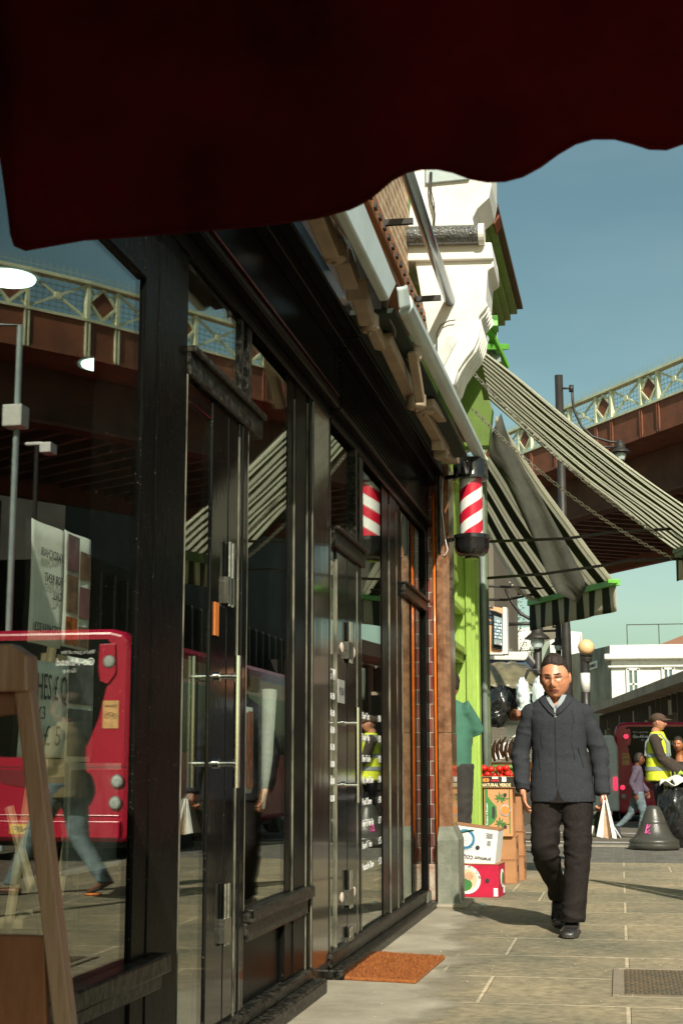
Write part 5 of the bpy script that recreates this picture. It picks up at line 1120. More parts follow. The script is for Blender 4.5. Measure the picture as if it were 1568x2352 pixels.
def person(label, loc, rz, J, skin, hairm, top, bot, shoe, rings_top, legs, hair='short', vox=.010, s=1., headrot=(0,0,0), sleeves=(.068,.055,.045), hands=None, hs=None, topname='jacket', group=None, sleeve_to='wr', split=False, foldamp=.006, botname='trousers', seed=1., shoe_style='shoe', lips=None):
    t=thing('person',label,'person',loc,rz,group); V=Vector; hs=hs or s
    M=rot('Z',headrot[0])@rot('X',headrot[1])@rot('Y',headrot[2]); hc=V(J['head'])
    b=MB(); add_head(b,hc,M,hs)
    b.tube([V(J['neck']),hc+V((0,.012,-.06))*s],[.060*s,.050*s],16)
    ch=V(J['chest']); pv=V(J['pelvis'])
    b.tube([V(J['neck'])+V((0,0,-.02)),ch],[.06*s,.10*s],14); b.tube([ch,pv],[.11*s,.11*s],16)
    for q in 'lr':
        sh,el,wr=V(J['sh'+q]),V(J['el'+q]),V(J['wr'+q]); b.tube([ch,sh,el,wr],[.08*s,.045*s,.036*s,.027*s],12)
        h=(hands or {}).get(q,((0,-.1,-1),(1 if q=='l' else -1,0,0),-1 if q=='l' else 1,.45))
        add_hand(b,wr,h[0],h[1],h[2],s,h[3])
        b.tube([pv,V(J['hip'+q]),V(J['kn'+q]),V(J['an'+q])],[.09*s,.075*s,.05*s,.036*s],12)
    ob=b.build('body',skin,t,smooth=True,local=True,remesh=.0042 if vox<=.011 else .008,rsmooth=2 if vox<=.011 else 1)
    skin_slots(ob,hc,M,hs,[skin,lips or mat('lip_skin',(.33,.10,.09),rough=.5),mat('dark_brow_hair',(.03,.018,.012),rough=.8),mat('eye_and_brow_shade',(.10,.045,.028),rough=.5)])  # last slot: brown eyes with the shade under the brow painted in
    if hair: add_hair(t,hc,M,hs,hairm,hair,seed)
    # top
    m=MB(); m.loft(rings_top,32)
    for q in 'lr':
        sh,el,wr=V(J['sh'+q]),V(J['el'+q]),V(J['wr'+q])
        end=wr if sleeve_to=='wr' else el
        pts=[ch*.5+sh*.5+V((0,0,.0)),sh,sh*.5+el*.5,el]+([el*.5+wr*.5,wr] if sleeve_to=='wr' else [])
        rr=[sleeves[0]*.9,sleeves[0],(sleeves[0]+sleeves[1])/2,sleeves[1]*1.03]+([ (sleeves[1]+sleeves[2])/2,sleeves[2]] if sleeve_to=='wr' else [])
        if split:
            ms=MB(); ms.tube(pts[1:],rr[1:],20); ms.ell(sh,(sleeves[0]*.98,)*3); ms.build('sleeve',top,t,smooth=True,local=True,remesh=vox,rsmooth=3,disp=folds(seed+7,foldamp*1.1,[(J['el'+q],.2,1.4),(J['wr'+q],.16,1.6),(J['sh'+q],.15,.8)]))
            m.tube([ch*.4+sh*.6,sh*.97+ch*.03],[sleeves[0]*.85,sleeves[0]*.9],16)
        else: m.tube(pts,rr,18)
    zones=[(J['ell'],.16,1.6),(J['elr'],.16,1.6),(J['wrl'],.12,1.),(J['wrr'],.12,1.),(J['shl'],.12,.6),(J['shr'],.12,.6),(tuple((ch+pv)/2),.18,.5)]
    m.build(topname,top,t,smooth=True,local=True,remesh=vox,rsmooth=3,disp=folds(seed,foldamp,zones))
    # trousers
    m=MB()
    for L in legs: m.loft(L,26)
    pz=J['pelvis']; m.loft([(pz[0],pz[1],pz[2]-.10,.14*s,.095*s,2.3),(pz[0],pz[1],pz[2]+.10,.14*s,.095*s,2.3)],28)
    zl=[(J['knl'],.25,1.2),(J['knr'],.25,1.2),(J['anl'],.2,1.6),(J['anr'],.2,1.6),(J['pelvis'],.22,1.2)]
    m.build(botname,bot,t,smooth=True,local=True,remesh=vox,rsmooth=3,disp=folds(seed+4,foldamp*1.2,zl))
    return t
def shoe_mesh(par, heel, toe, m_, wd=.046, h=.075, name='shoe', sole=None):
    # heel and toe: ground-contact points
    heel=Vector(heel); toe=Vector(toe); d=toe-heel; L=d.length; d.normalize(); up=Vector((0,0,1)); x=d.cross(up).normalized(); up=x.cross(d)
    m=MB(); prof=[(-.02,.030,.055,.7),(.0,.040,h,.95),(.06,.042,h*1.05,1),(.12,.044,h*.85,1),(.17,.048,h*.68,1),(.22,.050,h*.58,1),(.26,.044,h*.50,1),(.285,.030,h*.38,.8),(.295,.012,h*.22,.6)]
    sc_=L/.27; vs=[]; fs=[]; seg=20
    for (a,w_,hh,k) in prof:
        c=heel+d*a*sc_+up*(hh*.5)
        for i in range(seg):
            q=2*math.pi*i/seg; cs,sn=math.cos(q),math.sin(q)
            px_=w_*wd/.046*math.copysign(abs(cs)**.8,cs); pz_=hh*.5*math.copysign(abs(sn)**.7,sn)
            vs.append(c+x*px_+up*pz_)
    n=len(prof)
    for i in range(n-1):
        for k in range(seg): fs.append((i*seg+k,i*seg+(k+1)%seg,(i+1)*seg+(k+1)%seg,(i+1)*seg+k))
    fs+=[tuple(reversed(range(seg))),tuple((n-1)*seg+k for k in range(seg))]
    m.add(vs,fs); o=m.build(name,m_,par,smooth=True,local=True)
    if sole:
        m=MB(); pts=[(-.025,.6),(0,.95),(.1,.95),(.18,1.08),(.25,1.0),(.29,.65),(.30,.2)]
        top=[heel+d*a*sc_+x*(.046*k*wd/.046) for a,k in pts]+[heel+d*a*sc_-x*(.046*k*wd/.046) for a,k in reversed(pts)]
        m.prism([p_-up*.004 for p_ in top],up*.016); m.build('sole',sole,o,local=True)
    return o

skinA=mat('warm_tan_skin',(.60,.23,.115),rough=.36,var=.10,scale=22,bump=.12,sss=.06,col2=(.74,.34,.20))
skinB=mat('dark_brown_skin',(.16,.06,.03),rough=.4,var=.1,scale=20,bump=.05)
skinC=mat('ruddy_skin',(.50,.22,.14),rough=.45,var=.12,scale=20,bump=.06)
hairb=mat('black_brown_hair',(.018,.012,.009),rough=.45,col2=(.05,.032,.022),scale=90,stretch=(1,.3,1),bump=.9,bscale=160)
def weave(name,c1,c2,sc_=900):
    return mat(name,c1,rough=.9,col2=c2,scale=sc_*.3,bump=.3,bscale=sc_,spec=.15,detail=2)
navy=weave('charcoal_blue_linen',(.020,.022,.027),(.054,.058,.066))
blackt=mat('black_wool_trousers',(.018,.014,.013),rough=.85,var=.3,scale=60,bump=.2,bscale=500,spec=.2)
leather=mat('worn_black_leather',(.014,.014,.016),rough=.25,col2=(.06,.055,.055),scale=30,bump=.4,coat=.3)
# --- the walking man
mx=at(1290,2156,Z=0); ML=Vector((at(1288,1850,Y=9.98).x,9.98,0))
J=dict(head=(-.018,-.03,1.602),neck=(-.016,.02,1.455),chest=(-.008,.02,1.25),pelvis=(.005,.02,.90),
 shl=(-.176,.01,1.378),ell=(-.258,.035,1.135),wrl=(-.240,-.035,.885),shr=(.152,.01,1.376),elr=(.248,.03,1.135),wrr=(.266,-.03,.865),
 hipl=(-.09,.0,.88),knl=(-.10,-.02,.50),anl=(-.05,.30,.20),hipr=(.095,0,.88),knr=(.09,-.06,.50),anr=(.055,-.10,.10))
rings=[(.012,.02,.815,.206,.152,2.5),(.010,.02,.88,.203,.150,2.5),(.004,.02,.98,.196,.14,2.5),(-.002,.02,1.10,.172,.125,2.5),(-.006,.02,1.22,.176,.128,2.5),(-.008,.02,1.33,.185,.13,2.5),(-.010,.02,1.39,.190,.115,2.4),(-.012,.02,1.425,.176,.10,2.2),(-.013,.02,1.452,.145,.09,2.1),(-.015,.02,1.474,.112,.082,2.1),(-.016,.015,1.500,.080,.074,2.0)]
legsM=[[(-.075,.02,.93,.100,.100,2.3),(-.086,.01,.80,.102,.110,2.2),(-.102,0,.68,.094,.105,2.2),(-.110,-.02,.56,.084,.098,2.2),(-.110,-.015,.50,.082,.094,2.2),(-.098,.06,.42,.078,.094,2.1),(-.072,.16,.33,.070,.088,2.1),(-.047,.25,.245,.062,.082,2.1),(-.040,.29,.185,.060,.08,2.1)],
       [(.085,.02,.93,.100,.100,2.3),(.092,0,.80,.106,.110,2.2),(.102,-.03,.66,.090,.10,2.2),(.098,-.055,.52,.080,.095,2.2),(.088,-.065,.38,.077,.092,2.2),(.074,-.08,.24,.073,.092,2.3),(.063,-.09,.13,.070,.095,2.4),(.060,-.09,.085,.069,.10,2.4)]]
man=person('man in a charcoal jacket, black trousers and thin glasses walking towards the camera',ML,0,J,skinA,hairb,navy,blackt,leather,rings,legsM,hair='fade',vox=.0085,split=True,hs=1.17,headrot=(-.12,.10,-.05),
  hands=dict(l=((.12,-.25,-1),(.9,.25,0),-1,.38),r=((.0,-.1,-1),(-.8,.3,0),1,1.2)),sleeves=(.064,.055,.047),foldamp=.0075,seed=2.3)
shoe_mesh(man,(.055,-.01,.012),(.035,-.285,.012),leather,wd=.052,sole=mat('dark_sole',(.04,.035,.03),rough=.7))
shoe_mesh(man,(-.045,.34,.145),(-.035,.155,.03),leather,wd=.050,h=.085,sole=MATS['dark_sole'])
def rfront(x,z):
    r_=rings
    for a,b in zip(r_[:-1],r_[1:]):
        if a[2]<=z<=b[2]:
            f=(z-a[2])/(b[2]-a[2]); g=[a[i]*(1-f)+b[i]*f for i in range(6)]
            u=min(.98,abs((x-g[0])/g[3])); return g[1]-g[4]*(1-u**g[5])**(1/g[5])
    return -.06
def patch(par,poly,m_,name,off=.004,th=.006,sm=False):     # polygon in x-z laid on the jacket front, cut into strips
    m=MB(); n=len(poly)//2; L=poly[:n]; R=list(reversed(poly[n:])); K=6; vs=[]; fs=[]
    for i in range(n):
        for k in range(K+1):
            f=k/K; x=L[i][0]*(1-f)+R[i][0]*f; z=L[i][1]*(1-f)+R[i][1]*f; vs.append((x,rfront(x,z)-off,z))
    for i in range(n-1):
        for k in range(K): fs.append((i*(K+1)+k,i*(K+1)+k+1,(i+1)*(K+1)+k+1,(i+1)*(K+1)+k))
    m.add(vs,fs); return m.build(name,m_,par,smooth=True,local=True,solid=th)
man.scale=(1.02,1.02,1.02)
for o_ in man.children:
    if o_.name.startswith('jacket'):
        bm=bmesh.new(); bm.from_mesh(o_.data); dl=[]
        for f in bm.faces:
            c_=f.calc_center_median(); wv=(c_.z-1.372)*.36 if c_.z<1.455 else .030+(c_.z-1.455)*1.4
            if c_.y<.0 and c_.z>1.376 and abs(c_.x+.021)<wv: dl.append(f)
            elif c_.z>1.486 and (c_.x+.016)**2+(c_.y-.018)**2<.068**2: dl.append(f)
        bmesh.ops.delete(bm,geom=dl,context='FACES'); bm.to_mesh(o_.data); bm.free()
shirt=mat('pale_grey_shirt',(.30,.34,.36),rough=.85,var=.08,scale=60,bump=.1)
dcol=weave('charcoal_linen_collar',(.020,.023,.030),(.05,.056,.068))
# shirt V, laid slightly proud of the jacket front, then collar leaves and lapels over it
def vsh(z): f=(z-1.368)/(1.485-1.368); return (-.022-.034*f, -.022+.036*f)
zz=[1.372+.0046*i for i in range(11)]
patch(man,[(vsh(z)[0],z) for z in zz]+[(vsh(z)[1],z) for z in reversed(zz)],shirt,'shirt',off=.006,th=.004)
patch(man,[(-.020,1.418),(-.036,1.444),(-.052,1.472),(-.062,1.492)]+[(-.080,1.490),(-.070,1.458),(-.052,1.428),(-.028,1.400)],shirt,'shirt_collar',off=.013,th=.005)
patch(man,[(-.020,1.418),(-.004,1.444),(.012,1.472),(.024,1.492)]+[(.052,1.492),(.038,1.458),(.018,1.428),(-.010,1.400)],shirt,'shirt_collar',off=.013,th=.005)
patch(man,[(-.022,1.362),(-.046,1.405),(-.066,1.44),(-.082,1.475),(-.086,1.488)]+[(-.125,1.476),(-.118,1.452),(-.098,1.425),(-.066,1.388),(-.024,1.352)],navy,'lapel',off=.011,th=.006)
patch(man,[(-.020,1.362),(.004,1.405),(.026,1.44),(.044,1.475),(.052,1.488)]+[(.098,1.482),(.090,1.455),(.064,1.425),(.026,1.385),(-.018,1.352)],navy,'lapel',off=.011,th=.006)
# standing collar round the neck
m=MB(); ringc=[]
for k in range(25):
    a=math.radians(-62+(304/24)*k)+math.pi/2*0; a=math.radians(-58+k*(296/24)); 
    ringc.append(a)
vs=[]; fs=[]
for k,a in enumerate(ringc):
    for (r_,z) in ((.086,1.455),(.078,1.495),(.074,1.520)): vs.append((-.016+r_*math.cos(a),.018+r_*.95*math.sin(a),z-(.02 if math.sin(a)<-.3 else 0)))
for k in range(len(ringc)-1):
    for j in range(2): fs.append((k*3+j,(k+1)*3+j,(k+1)*3+j+1,k*3+j+1))
m.add(vs,fs); m.build('collar',dcol,man,smooth=True,local=True,solid=.007)
m=MB(); m.lathe((-.020,rfront(-.02,1.357)-.006,1.357),[(.0095,-.002),(.010,.003),(.006,.004)],16,axis=(0,-1,0)); m.build('button',mat('pearl_button',(.5,.52,.5),rough=.2,bump=0,coat=.5),man,local=True)
m=MB(); m.tube([(-.022,rfront(-.022,z)-.003,z) for z in [1.35-.04*i for i in range(12)]],.0022,5); m.build('front_edge',mat('dark_seam',(.008,.009,.011),rough=.9),man,local=True)
# cutaway opening at the hem shows the trousers
zc=[.906,.88,.86,.84,.826,.813]; wl=[0,.006,.012,.022,.036,.052]
m=MB(); vs=[]; fs=[]
for z,w_ in zip(zc,wl): vs += [(-.012-w_,rfront(-.012-w_,max(z,.816))-.0065,z),(-.012+w_*.9,rfront(-.012+w_*.9,max(z,.816))-.0065,z)]
for i in range(len(zc)-1): fs.append((2*i,2*i+1,2*i+3,2*i+2))
m.add(vs,fs); m.build('jacket_opening',blackt,man,local=True,solid=.004)
for (x0,x1,z0,z1) in ((-.135,-.122,1.15,1.02),(.118,.150,1.155,1.03)):
    m=MB(); m.tube([(x0+(x1-x0)*k/6,rfront(x0+(x1-x0)*k/6,z0+(z1-z0)*k/6)-.003,z0+(z1-z0)*k/6) for k in range(7)],.0028,5); m.build('pocket_seam',MATS['dark_seam'],man,local=True)
for x_ in (-.105,.085):
    m=MB(); m.tube([(x_+.01*math.sin(k),rfront(x_,1.40-.04*k)-.002,1.40-.04*k) for k in range(9)],.0012,4); m.build('front_seam',MATS['dark_seam'],man,local=True)
# glasses
hc=Vector(J['head']); HM=rot('Z',-.12)@rot('X',.10)@rot('Y',-.05)*1.17; gm=mat('thin_gold_wire',(.22,.14,.09),rough=.3,metal=.5,bump=0)
m=MB()
for sx in (-1,1):
    ring=[hc+HM@Vector((sx*.034+.024*math.cos(q),-.097+.010*abs(math.cos(q))*(1 if (math.cos(q)*sx)>0 else 0),.001+.0165*math.sin(q))) for q in [2*math.pi*k/24 for k in range(25)]]; m.tube(ring,.0015,5,cap=False)
    m.tube([hc+HM@Vector((sx*.058,-.088,.004)),hc+HM@Vector((sx*.075,-.055,.006)),hc+HM@Vector((sx*.082,.0,.006))],.0012,5)
m.tube([hc+HM@Vector((-.010,-.104,.004)),hc+HM@Vector((0,-.110,.006)),hc+HM@Vector((.010,-.104,.004))],.0013,5)
m.build('glasses',gm,man,local=True)
# bag in his hand
bg_=Vector((ML.x+.285,9.98,0)); t=thing('shopping_bag','white paper carrier bag hanging from the hand of the man in the charcoal jacket','bag',bg_+Vector((0,-.05,.60)))
m=MB()
A=bg_
m.add([A+Vector(q) for q in ((-.012,-.14,.84),(-.060,-.17,.622),(-.022,-.19,.612),(-.004,-.14,.845),(-.012,.16,.83),(-.060,.18,.622),(-.022,.18,.612),(-.004,.16,.83))],[(0,1,2,3),(4,7,6,5),(0,4,5,1),(3,2,6,7)])
m.add([A+Vector(q) for q in ((.004,-.14,.84),(.040,-.19,.612),(.062,-.17,.607),(.012,-.14,.845),(.004,.16,.83),(.04,.18,.612),(.062,.18,.607),(.012,.16,.83))],[(0,1,2,3),(4,7,6,5),(0,4,5,1),(3,2,6,7)])
m.build('bag_side',paper,t,solid=.004)
m=MB(); m.add([A+Vector(q) for q in ((0,-.12,.83),(-.022,-.16,.615),(.012,-.13,.605),(.04,-.16,.612))],[(0,1,2),(0,2,3)]); m.build('gusset',mat('brown_paper_gusset',(.42,.27,.16),rough=.8,col2=(.55,.42,.3),scale=12),t,solid=.003)
m=MB(); m.tube([A+Vector(q) for q in ((-.012,-.12,.84),(-.022,-.05,.875),(-.010,.0,.84))],.0035,6); m.tube([A+Vector(q) for q in ((.012,-.12,.84),(-.0,-.05,.88),(.010,.0,.84))],.0035,6); m.build('handle_loop',paper,t)
t=thing('carrier_bag','dark printed carrier bag beside the white paper bag in the same hand','bag',bg_+Vector((-.10,.1,.6)))
m=MB(); m.add([A+Vector(q) for q in ((-.03,.0,.82),(-.14,.02,.63),(-.07,.03,.60),(-.01,.02,.80),(-.03,.3,.82),(-.14,.3,.63),(-.07,.3,.60),(-.01,.3,.80))],[(0,1,2,3),(7,6,5,4),(0,4,5,1),(3,2,6,7),(1,5,6,2)]); m.build('bag',mat('dark_green_plastic',(.02,.035,.02),rough=.3,coat=.3,scale=10),t,bevel=.01)
m=MB(); m.box(A.x-.15,A.x-.075,9.97,10.23,.615,.68); m.build('lower_band',paper,t,bevel=.006)

# --- generic standing/walking clothes data
def std_rings(w=.19,d=.12,z0=.85,z1=1.45,hipw=None):
    hw=hipw or w
    return [(0,0,z0,hw*1.04,d*1.1,2.3),(0,0,z0+(z1-z0)*.25,w*.95,d,2.4),(0,0,z0+(z1-z0)*.6,w,d*1.02,2.4),(0,0,z1-.08,w*1.02,d*.95,2.3),(0,0,z1-.03,w*.8,d*.75,2.2),(0,0,z1+.01,w*.4,d*.6,2)]
def stride_legs(a,b,w=.085,knee=.48):
    out=[]
    for (x,ya,kn,an) in (a,b):
        out.append([(x,0,.95,w*1.25,w*1.25,2.2),(x,(kn)*.5,.72,w*1.1,w*1.12,2.1),(x,kn,knee,w*.9,w*.92,2.1),(x,(kn+an)*.5,.28,w*.85,w*.85,2.1),(x,an,.10,w*.8,w*.85,2.1)])
    return out
hv=mat('fluorescent_yellow_fabric',(.66,.72,.035),rough=.75,var=.12,scale=8); refl=mat('silver_reflective_tape',(.24,.28,.27),rough=.3,var=.1,scale=20)
brownj=mat('dark_brown_sweatshirt',(.045,.032,.024),rough=.9,var=.2,scale=30)
# hi-vis man: stands side on, facing right
HY=20.2; HY=21.2; hp=at(1512,1800,Y=HY)
Jh=dict(head=(0,-.03,1.66),neck=(0,.03,1.52),chest=(0,.02,1.30),pelvis=(0,.02,.93),shl=(-.19,.02,1.44),ell=(-.24,-.08,1.16),wrl=(-.22,-.30,.98),shr=(.19,.02,1.44),elr=(.24,-.07,1.16),wrr=(.21,-.33,1.0),hipl=(-.09,0,.9),knl=(-.09,-.1,.5),anl=(-.09,.05,.09),hipr=(.09,0,.9),knr=(.09,-.02,.5),anr=(.09,.18,.09))
hv_t=person('man in a yellow reflective vest, brown cap and green gloves beside the bell bollard',(hp.x,HY,0),math.radians(82),Jh,skinC,hairb,brownj,mat('dark_navy_trousers',(.03,.025,.04),rough=.9),leather,std_rings(.19,.13,.88,1.50),stride_legs((-.09,0,-.1,.05),(.09,0,-.02,.18)),hair=None,vox=.014,headrot=(-.15,0,0),sleeves=(.075,.062,.05),hands=dict(l=((0,-1,-.3),(0,0,-1),1,.9),r=((0,-1,-.3),(0,0,-1),-1,.9)),topname='sweatshirt',foldamp=.006,seed=5.1)
m=MB(); m.loft([(0,0,.86,.225,.175,2.3),(0,0,1.0,.215,.165,2.4),(0,0,1.2,.20,.15,2.4),(0,0,1.38,.20,.14,2.3),(0,0,1.47,.16,.11,2.2),(0,0,1.53,.09,.085,2.)],36)
m.build('yellow_vest',hv,hv_t,smooth=True,local=True,remesh=.014,rsmooth=2,disp=folds(8.,.007,[((0,0,.95),.3,1.)]))
for z in (1.0,1.18):
    m=MB(); m.loft([(0,0,z,.226-.02*(z>1.1),.178-.016*(z>1.1),2.4),(0,0,z+.055,.222-.02*(z>1.1),.174-.016*(z>1.1),2.4)],36); m.build('reflective_band',refl,hv_t,local=True)
for sx in (-1,1):
    m=MB(); m.tube([(sx*.12,-.15,1.2),(sx*.12,-.14,1.38),(sx*.13,-.06,1.49),(sx*.13,.06,1.49),(sx*.12,.14,1.38),(sx*.12,.155,1.2)],.015,8,flat=.5); m.build('reflective_strap',refl,hv_t,local=True)
    el=Vector(Jh['ell' if sx<0 else 'elr']); sh=Vector(Jh['shl' if sx<0 else 'shr']); wr=Vector(Jh['wrl' if sx<0 else 'wrr'])
    m=MB(); m.tube([sh+Vector((sx*.03,0,-.0)),(sh+el)/2+Vector((sx*.02,0,0)),el+Vector((sx*.01,0,0)),(el+wr)/2,wr],[.078,.074,.066,.058,.05],18); m.build('sleeve',brownj,hv_t,smooth=True,local=True,remesh=.014,rsmooth=2,disp=folds(9.,.006,[(tuple(el),.15,1.)]))
    g=MB(); add_hand(g,wr,(0,-1,-.3),(0,0,-1),-sx,1.15,.9); g.tube([wr+Vector((0,.06,.02)),wr+Vector((0,-.02,0))],[.052,.04],14); g.build('glove',mat('lime_work_glove',(.42,.55,.08),rough=.9),hv_t,smooth=True,local=True,remesh=.007,rsmooth=1)
hc=Vector(Jh['head']); HM=rot('Z',-.15)
m=MB(); m.ell(hc+Vector((0,.012,.045)),(.085,.108,.082),HM,24,14); m.build('cap',mat('dark_brown_cap',(.07,.04,.025),rough=.85),hv_t,smooth=True,local=True)
m=MB(); vs=[]; fs=[]
for j in range(6):
    for i in range(9):
        a=math.radians(-62+i*15.5); r_=.098+.085*j/5*math.cos(a); vs.append(hc+HM@Vector((math.sin(a)*(.088),-math.cos(a)*r_*1.0,.052-.022*j/5-.012*abs(math.sin(a)))))
for j in range(5):
    for i in range(8): fs.append((j*9+i,j*9+i+1,(j+1)*9+i+1,(j+1)*9+i))
m.add(vs,fs); m.build('cap_peak',MATS['dark_brown_cap'],hv_t,smooth=True,local=True,solid=.005)
for q,(a,b) in enumerate((((-.09,.10,.0),(-.09,-.16,.0)),((.09,.24,0),(.09,-.02,0)))): shoe_mesh(hv_t,a,b,leather,sole=MATS['dark_sole'])
# refuse bags held by him
binb=mat('glossy_black_bin_bag',(.016,.016,.015),rough=.18,coat=.7,var=.3,scale=6,bump=.9,bscale=16)
def lump(par,c,r_,m_,seed,name,amp=.25,seg=36):
    m=MB(); m.ell(c,r_,None,seg,seg*2//3)
    c=Vector(c); vs=[]
    for v in m.v:
        v=Vector(v); d=v-c; n_=1-abs(nz3(d,5/max(r_),seed))*1.1+.5*nz3(d,11/max(r_),seed+3); vs.append(tuple(c+d*(1+amp*(n_-.6))))
    m.v=vs; return m.build(name,m_,par,smooth=True)
bpnt=at(1556,1850,Y=20.9); t=thing('bin_bag','open black bin bag topped with white sheets, held by the man in the vest','bin bag',(bpnt.x,20.9,.1))
lump(t,(bpnt.x,20.9,.42),(.27,.25,.44),binb,3.,'bag'); 
m=MB(); m.sheet([(bpnt.x-.24,20.7,.80),(bpnt.x+.3,20.65,.86),(bpnt.x+.3,21.1,.93),(bpnt.x-.22,21.1,.90)],16,10,lambda u,v:(0,0,.04*math.sin(u*13+v*4)+.03*math.sin(v*9+u*6))); m.build('white_sheeting',paper,t,smooth=True,solid=.01)
p2=at(1568,1930,Y=21.0); t=thing('bin_bag','glossy black bin bag lying on the ground right behind the bell bollard','bin bag',(p2.x+.05,21.0,.0)); lump(t,(p2.x+.12,21.1,.22),(.34,.3,.26),binb,8.,'bag')
# boy in jeans mid stride behind
by=at(1464,1840,Y=28.); denim=mat('faded_blue_denim',(.13,.18,.20),rough=.85,var=.35,scale=14)
purp=mat('faded_purple_hoodie',(.10,.075,.11),rough=.9,var=.2,scale=12)
S=.86
Jb={k:(Vector(v)) for k,v in dict(head=(0,-.05,1.42),neck=(0,.0,1.30),chest=(0,.0,1.12),pelvis=(0,0,.80),shl=(-.15,0,1.24),ell=(-.19,.10,1.0),wrl=(-.17,.02,.80),shr=(.15,0,1.24),elr=(.19,-.05,1.0),wrr=(.17,-.18,.84),hipl=(-.08,0,.78),knl=(-.08,-.10,.46),anl=(-.08,-.02,.10),hipr=(.08,0,.78),knr=(.08,.12,.44),anr=(.08,.38,.22)).items()}
lb=[[(-.08,0,.84,.10,.10,2.2),(-.08,-.05,.64,.085,.09,2.1),(-.08,-.10,.45,.068,.07,2.1),(-.08,-.06,.26,.06,.062,2.1),(-.08,-.02,.09,.055,.058,2.1)],[(.08,0,.84,.10,.10,2.2),(.08,.06,.64,.085,.09,2.1),(.08,.13,.45,.068,.075,2.1),(.08,.25,.32,.058,.075,2.1),(.08,.37,.22,.052,.066,2.1)]]
boy=person('youth in a faded purple hoodie and blue jeans striding past the shaded bus',(by.x,28.,gz(28)+ROAD),math.radians(88),Jb,skinB,hairb,purp,denim,leather,[(0,0,.74,.16,.12,2.3),(0,0,.95,.15,.11,2.3),(0,0,1.15,.16,.11,2.3),(0,0,1.27,.12,.09,2.2),(0,0,1.31,.06,.06,2)],lb,vox=.014,s=.9,sleeves=(.062,.052,.042),topname='hoodie',botname='jeans',seed=3.3)
trn=mat('dark_trainer',(.03,.03,.045),rough=.7); shoe_mesh(boy,(-.08,.06,0),(-.08,-.2,0),trn,sole=whitep); shoe_mesh(boy,(.08,.45,.22),(.08,.33,.02),trn,sole=whitep)
# woman in orange at right edge
wy=at(1560,1760,Y=24.); Jw=dict(head=(0,-.03,1.56),neck=(0,.02,1.42),chest=(0,.02,1.2),pelvis=(0,.02,.88),shl=(-.16,.02,1.34),ell=(-.22,-.05,1.08),wrl=(-.2,-.25,1.0),shr=(.16,.02,1.34),elr=(.22,-.05,1.08),wrr=(.2,-.25,1.0),hipl=(-.09,0,.86),knl=(-.09,-.05,.48),anl=(-.09,.0,.09),hipr=(.09,0,.86),knr=(.09,.03,.48),anr=(.09,.1,.09))
wo_=person('woman in a black low necked top at the right edge, behind the yellow vest',(wy.x,24.,gz(24)+ROAD),math.radians(-20),Jw,mat('orange_brown_skin',(.40,.14,.05),rough=.4),hairb,mat('black_top',(.015,.013,.012),rough=.8),blackt,leather,[(0,0,.85,.18,.13,2.3),(0,0,1.05,.155,.115,2.3),(0,0,1.22,.17,.13,2.3),(0,0,1.30,.16,.10,2.2)],stride_legs((-.09,0,-.05,0),(.09,0,.03,.1)),vox=.014,s=.95,sleeves=(.055,.048,.04),topname='top',seed=7.)
shoe_mesh(wo_,(-.09,.06,0),(-.09,-.19,0),leather); shoe_mesh(wo_,(.09,.16,0),(.09,-.09,0),leather)
# shopkeeper in green, back to us, behind the stone pilaster
sy=at(1068,1800,Y=13.1); teal=mat('teal_green_tshirt',(.055,.17,.115),rough=.85,var=.1,scale=6,bump=.1)
Jg=dict(head=(0,-.03,1.63),neck=(0,.02,1.50),chest=(0,.02,1.25),pelvis=(0,.02,.93),shl=(-.17,.02,1.42),ell=(-.20,-.12,1.22),wrl=(-.06,-.36,1.2),shr=(.17,.02,1.42),elr=(.20,-.12,1.22),wrr=(.06,-.36,1.2),hipl=(-.1,0,.9),knl=(-.1,0,.5),anl=(-.1,0,.09),hipr=(.1,0,.9),knr=(.1,.0,.5),anr=(.1,0,.09))
gr_=person('person in a teal green shirt with his back turned, half behind the stone pilaster',(sy.x-.13,13.05,.13),math.radians(165),Jg,skinC,hairb,teal,mat('charcoal_trousers',(.035,.032,.028),rough=.9),leather,[(0,0,.92,.19,.15,2.3),(0,0,1.05,.19,.16,2.4),(0,0,1.25,.20,.15,2.4),(0,0,1.40,.20,.12,2.3),(0,0,1.47,.13,.09,2.2),(0,0,1.50,.07,.07,2)],stride_legs((-.1,0,0,0),(.1,0,0,0),.095),vox=.010,sleeves=(.078,.072,.05),sleeve_to='el',topname='shirt',seed=6.2)
shoe_mesh(gr_,(-.1,.07,0),(-.1,-.19,0),leather); shoe_mesh(gr_,(.1,.07,0),(.1,-.19,0),leather)
# woman with a khaki jacket, seen reflected in the window
khaki=mat('khaki_cotton_jacket',(.20,.16,.085),rough=.85,var=.2,scale=8); Jk=dict(head=(0,-.06,1.54),neck=(0,.0,1.41),chest=(0,.0,1.2),pelvis=(0,.02,.88),shl=(-.17,.0,1.33),ell=(-.21,-.04,1.08),wrl=(-.16,-.24,1.0),shr=(.17,.0,1.33),elr=(.21,-.04,1.08),wrr=(.16,-.24,1.0),hipl=(-.09,0,.86),knl=(-.09,-.22,.50),anl=(-.09,-.42,.08),hipr=(.09,0,.86),knr=(.09,.08,.46),anr=(.09,.34,.12))
lk=[[(-.09,0,.92,.125,.13,2.2),(-.09,-.12,.70,.105,.11,2.1),(-.09,-.23,.49,.08,.085,2.1),(-.09,-.33,.28,.072,.075,2.1),(-.09,-.42,.09,.06,.062,2.1)],[(.09,0,.92,.125,.13,2.2),(.09,.06,.70,.105,.11,2.1),(.09,.10,.47,.08,.085,2.1),(.09,.24,.27,.07,.08,2.1),(.09,.35,.11,.058,.065,2.1)]]
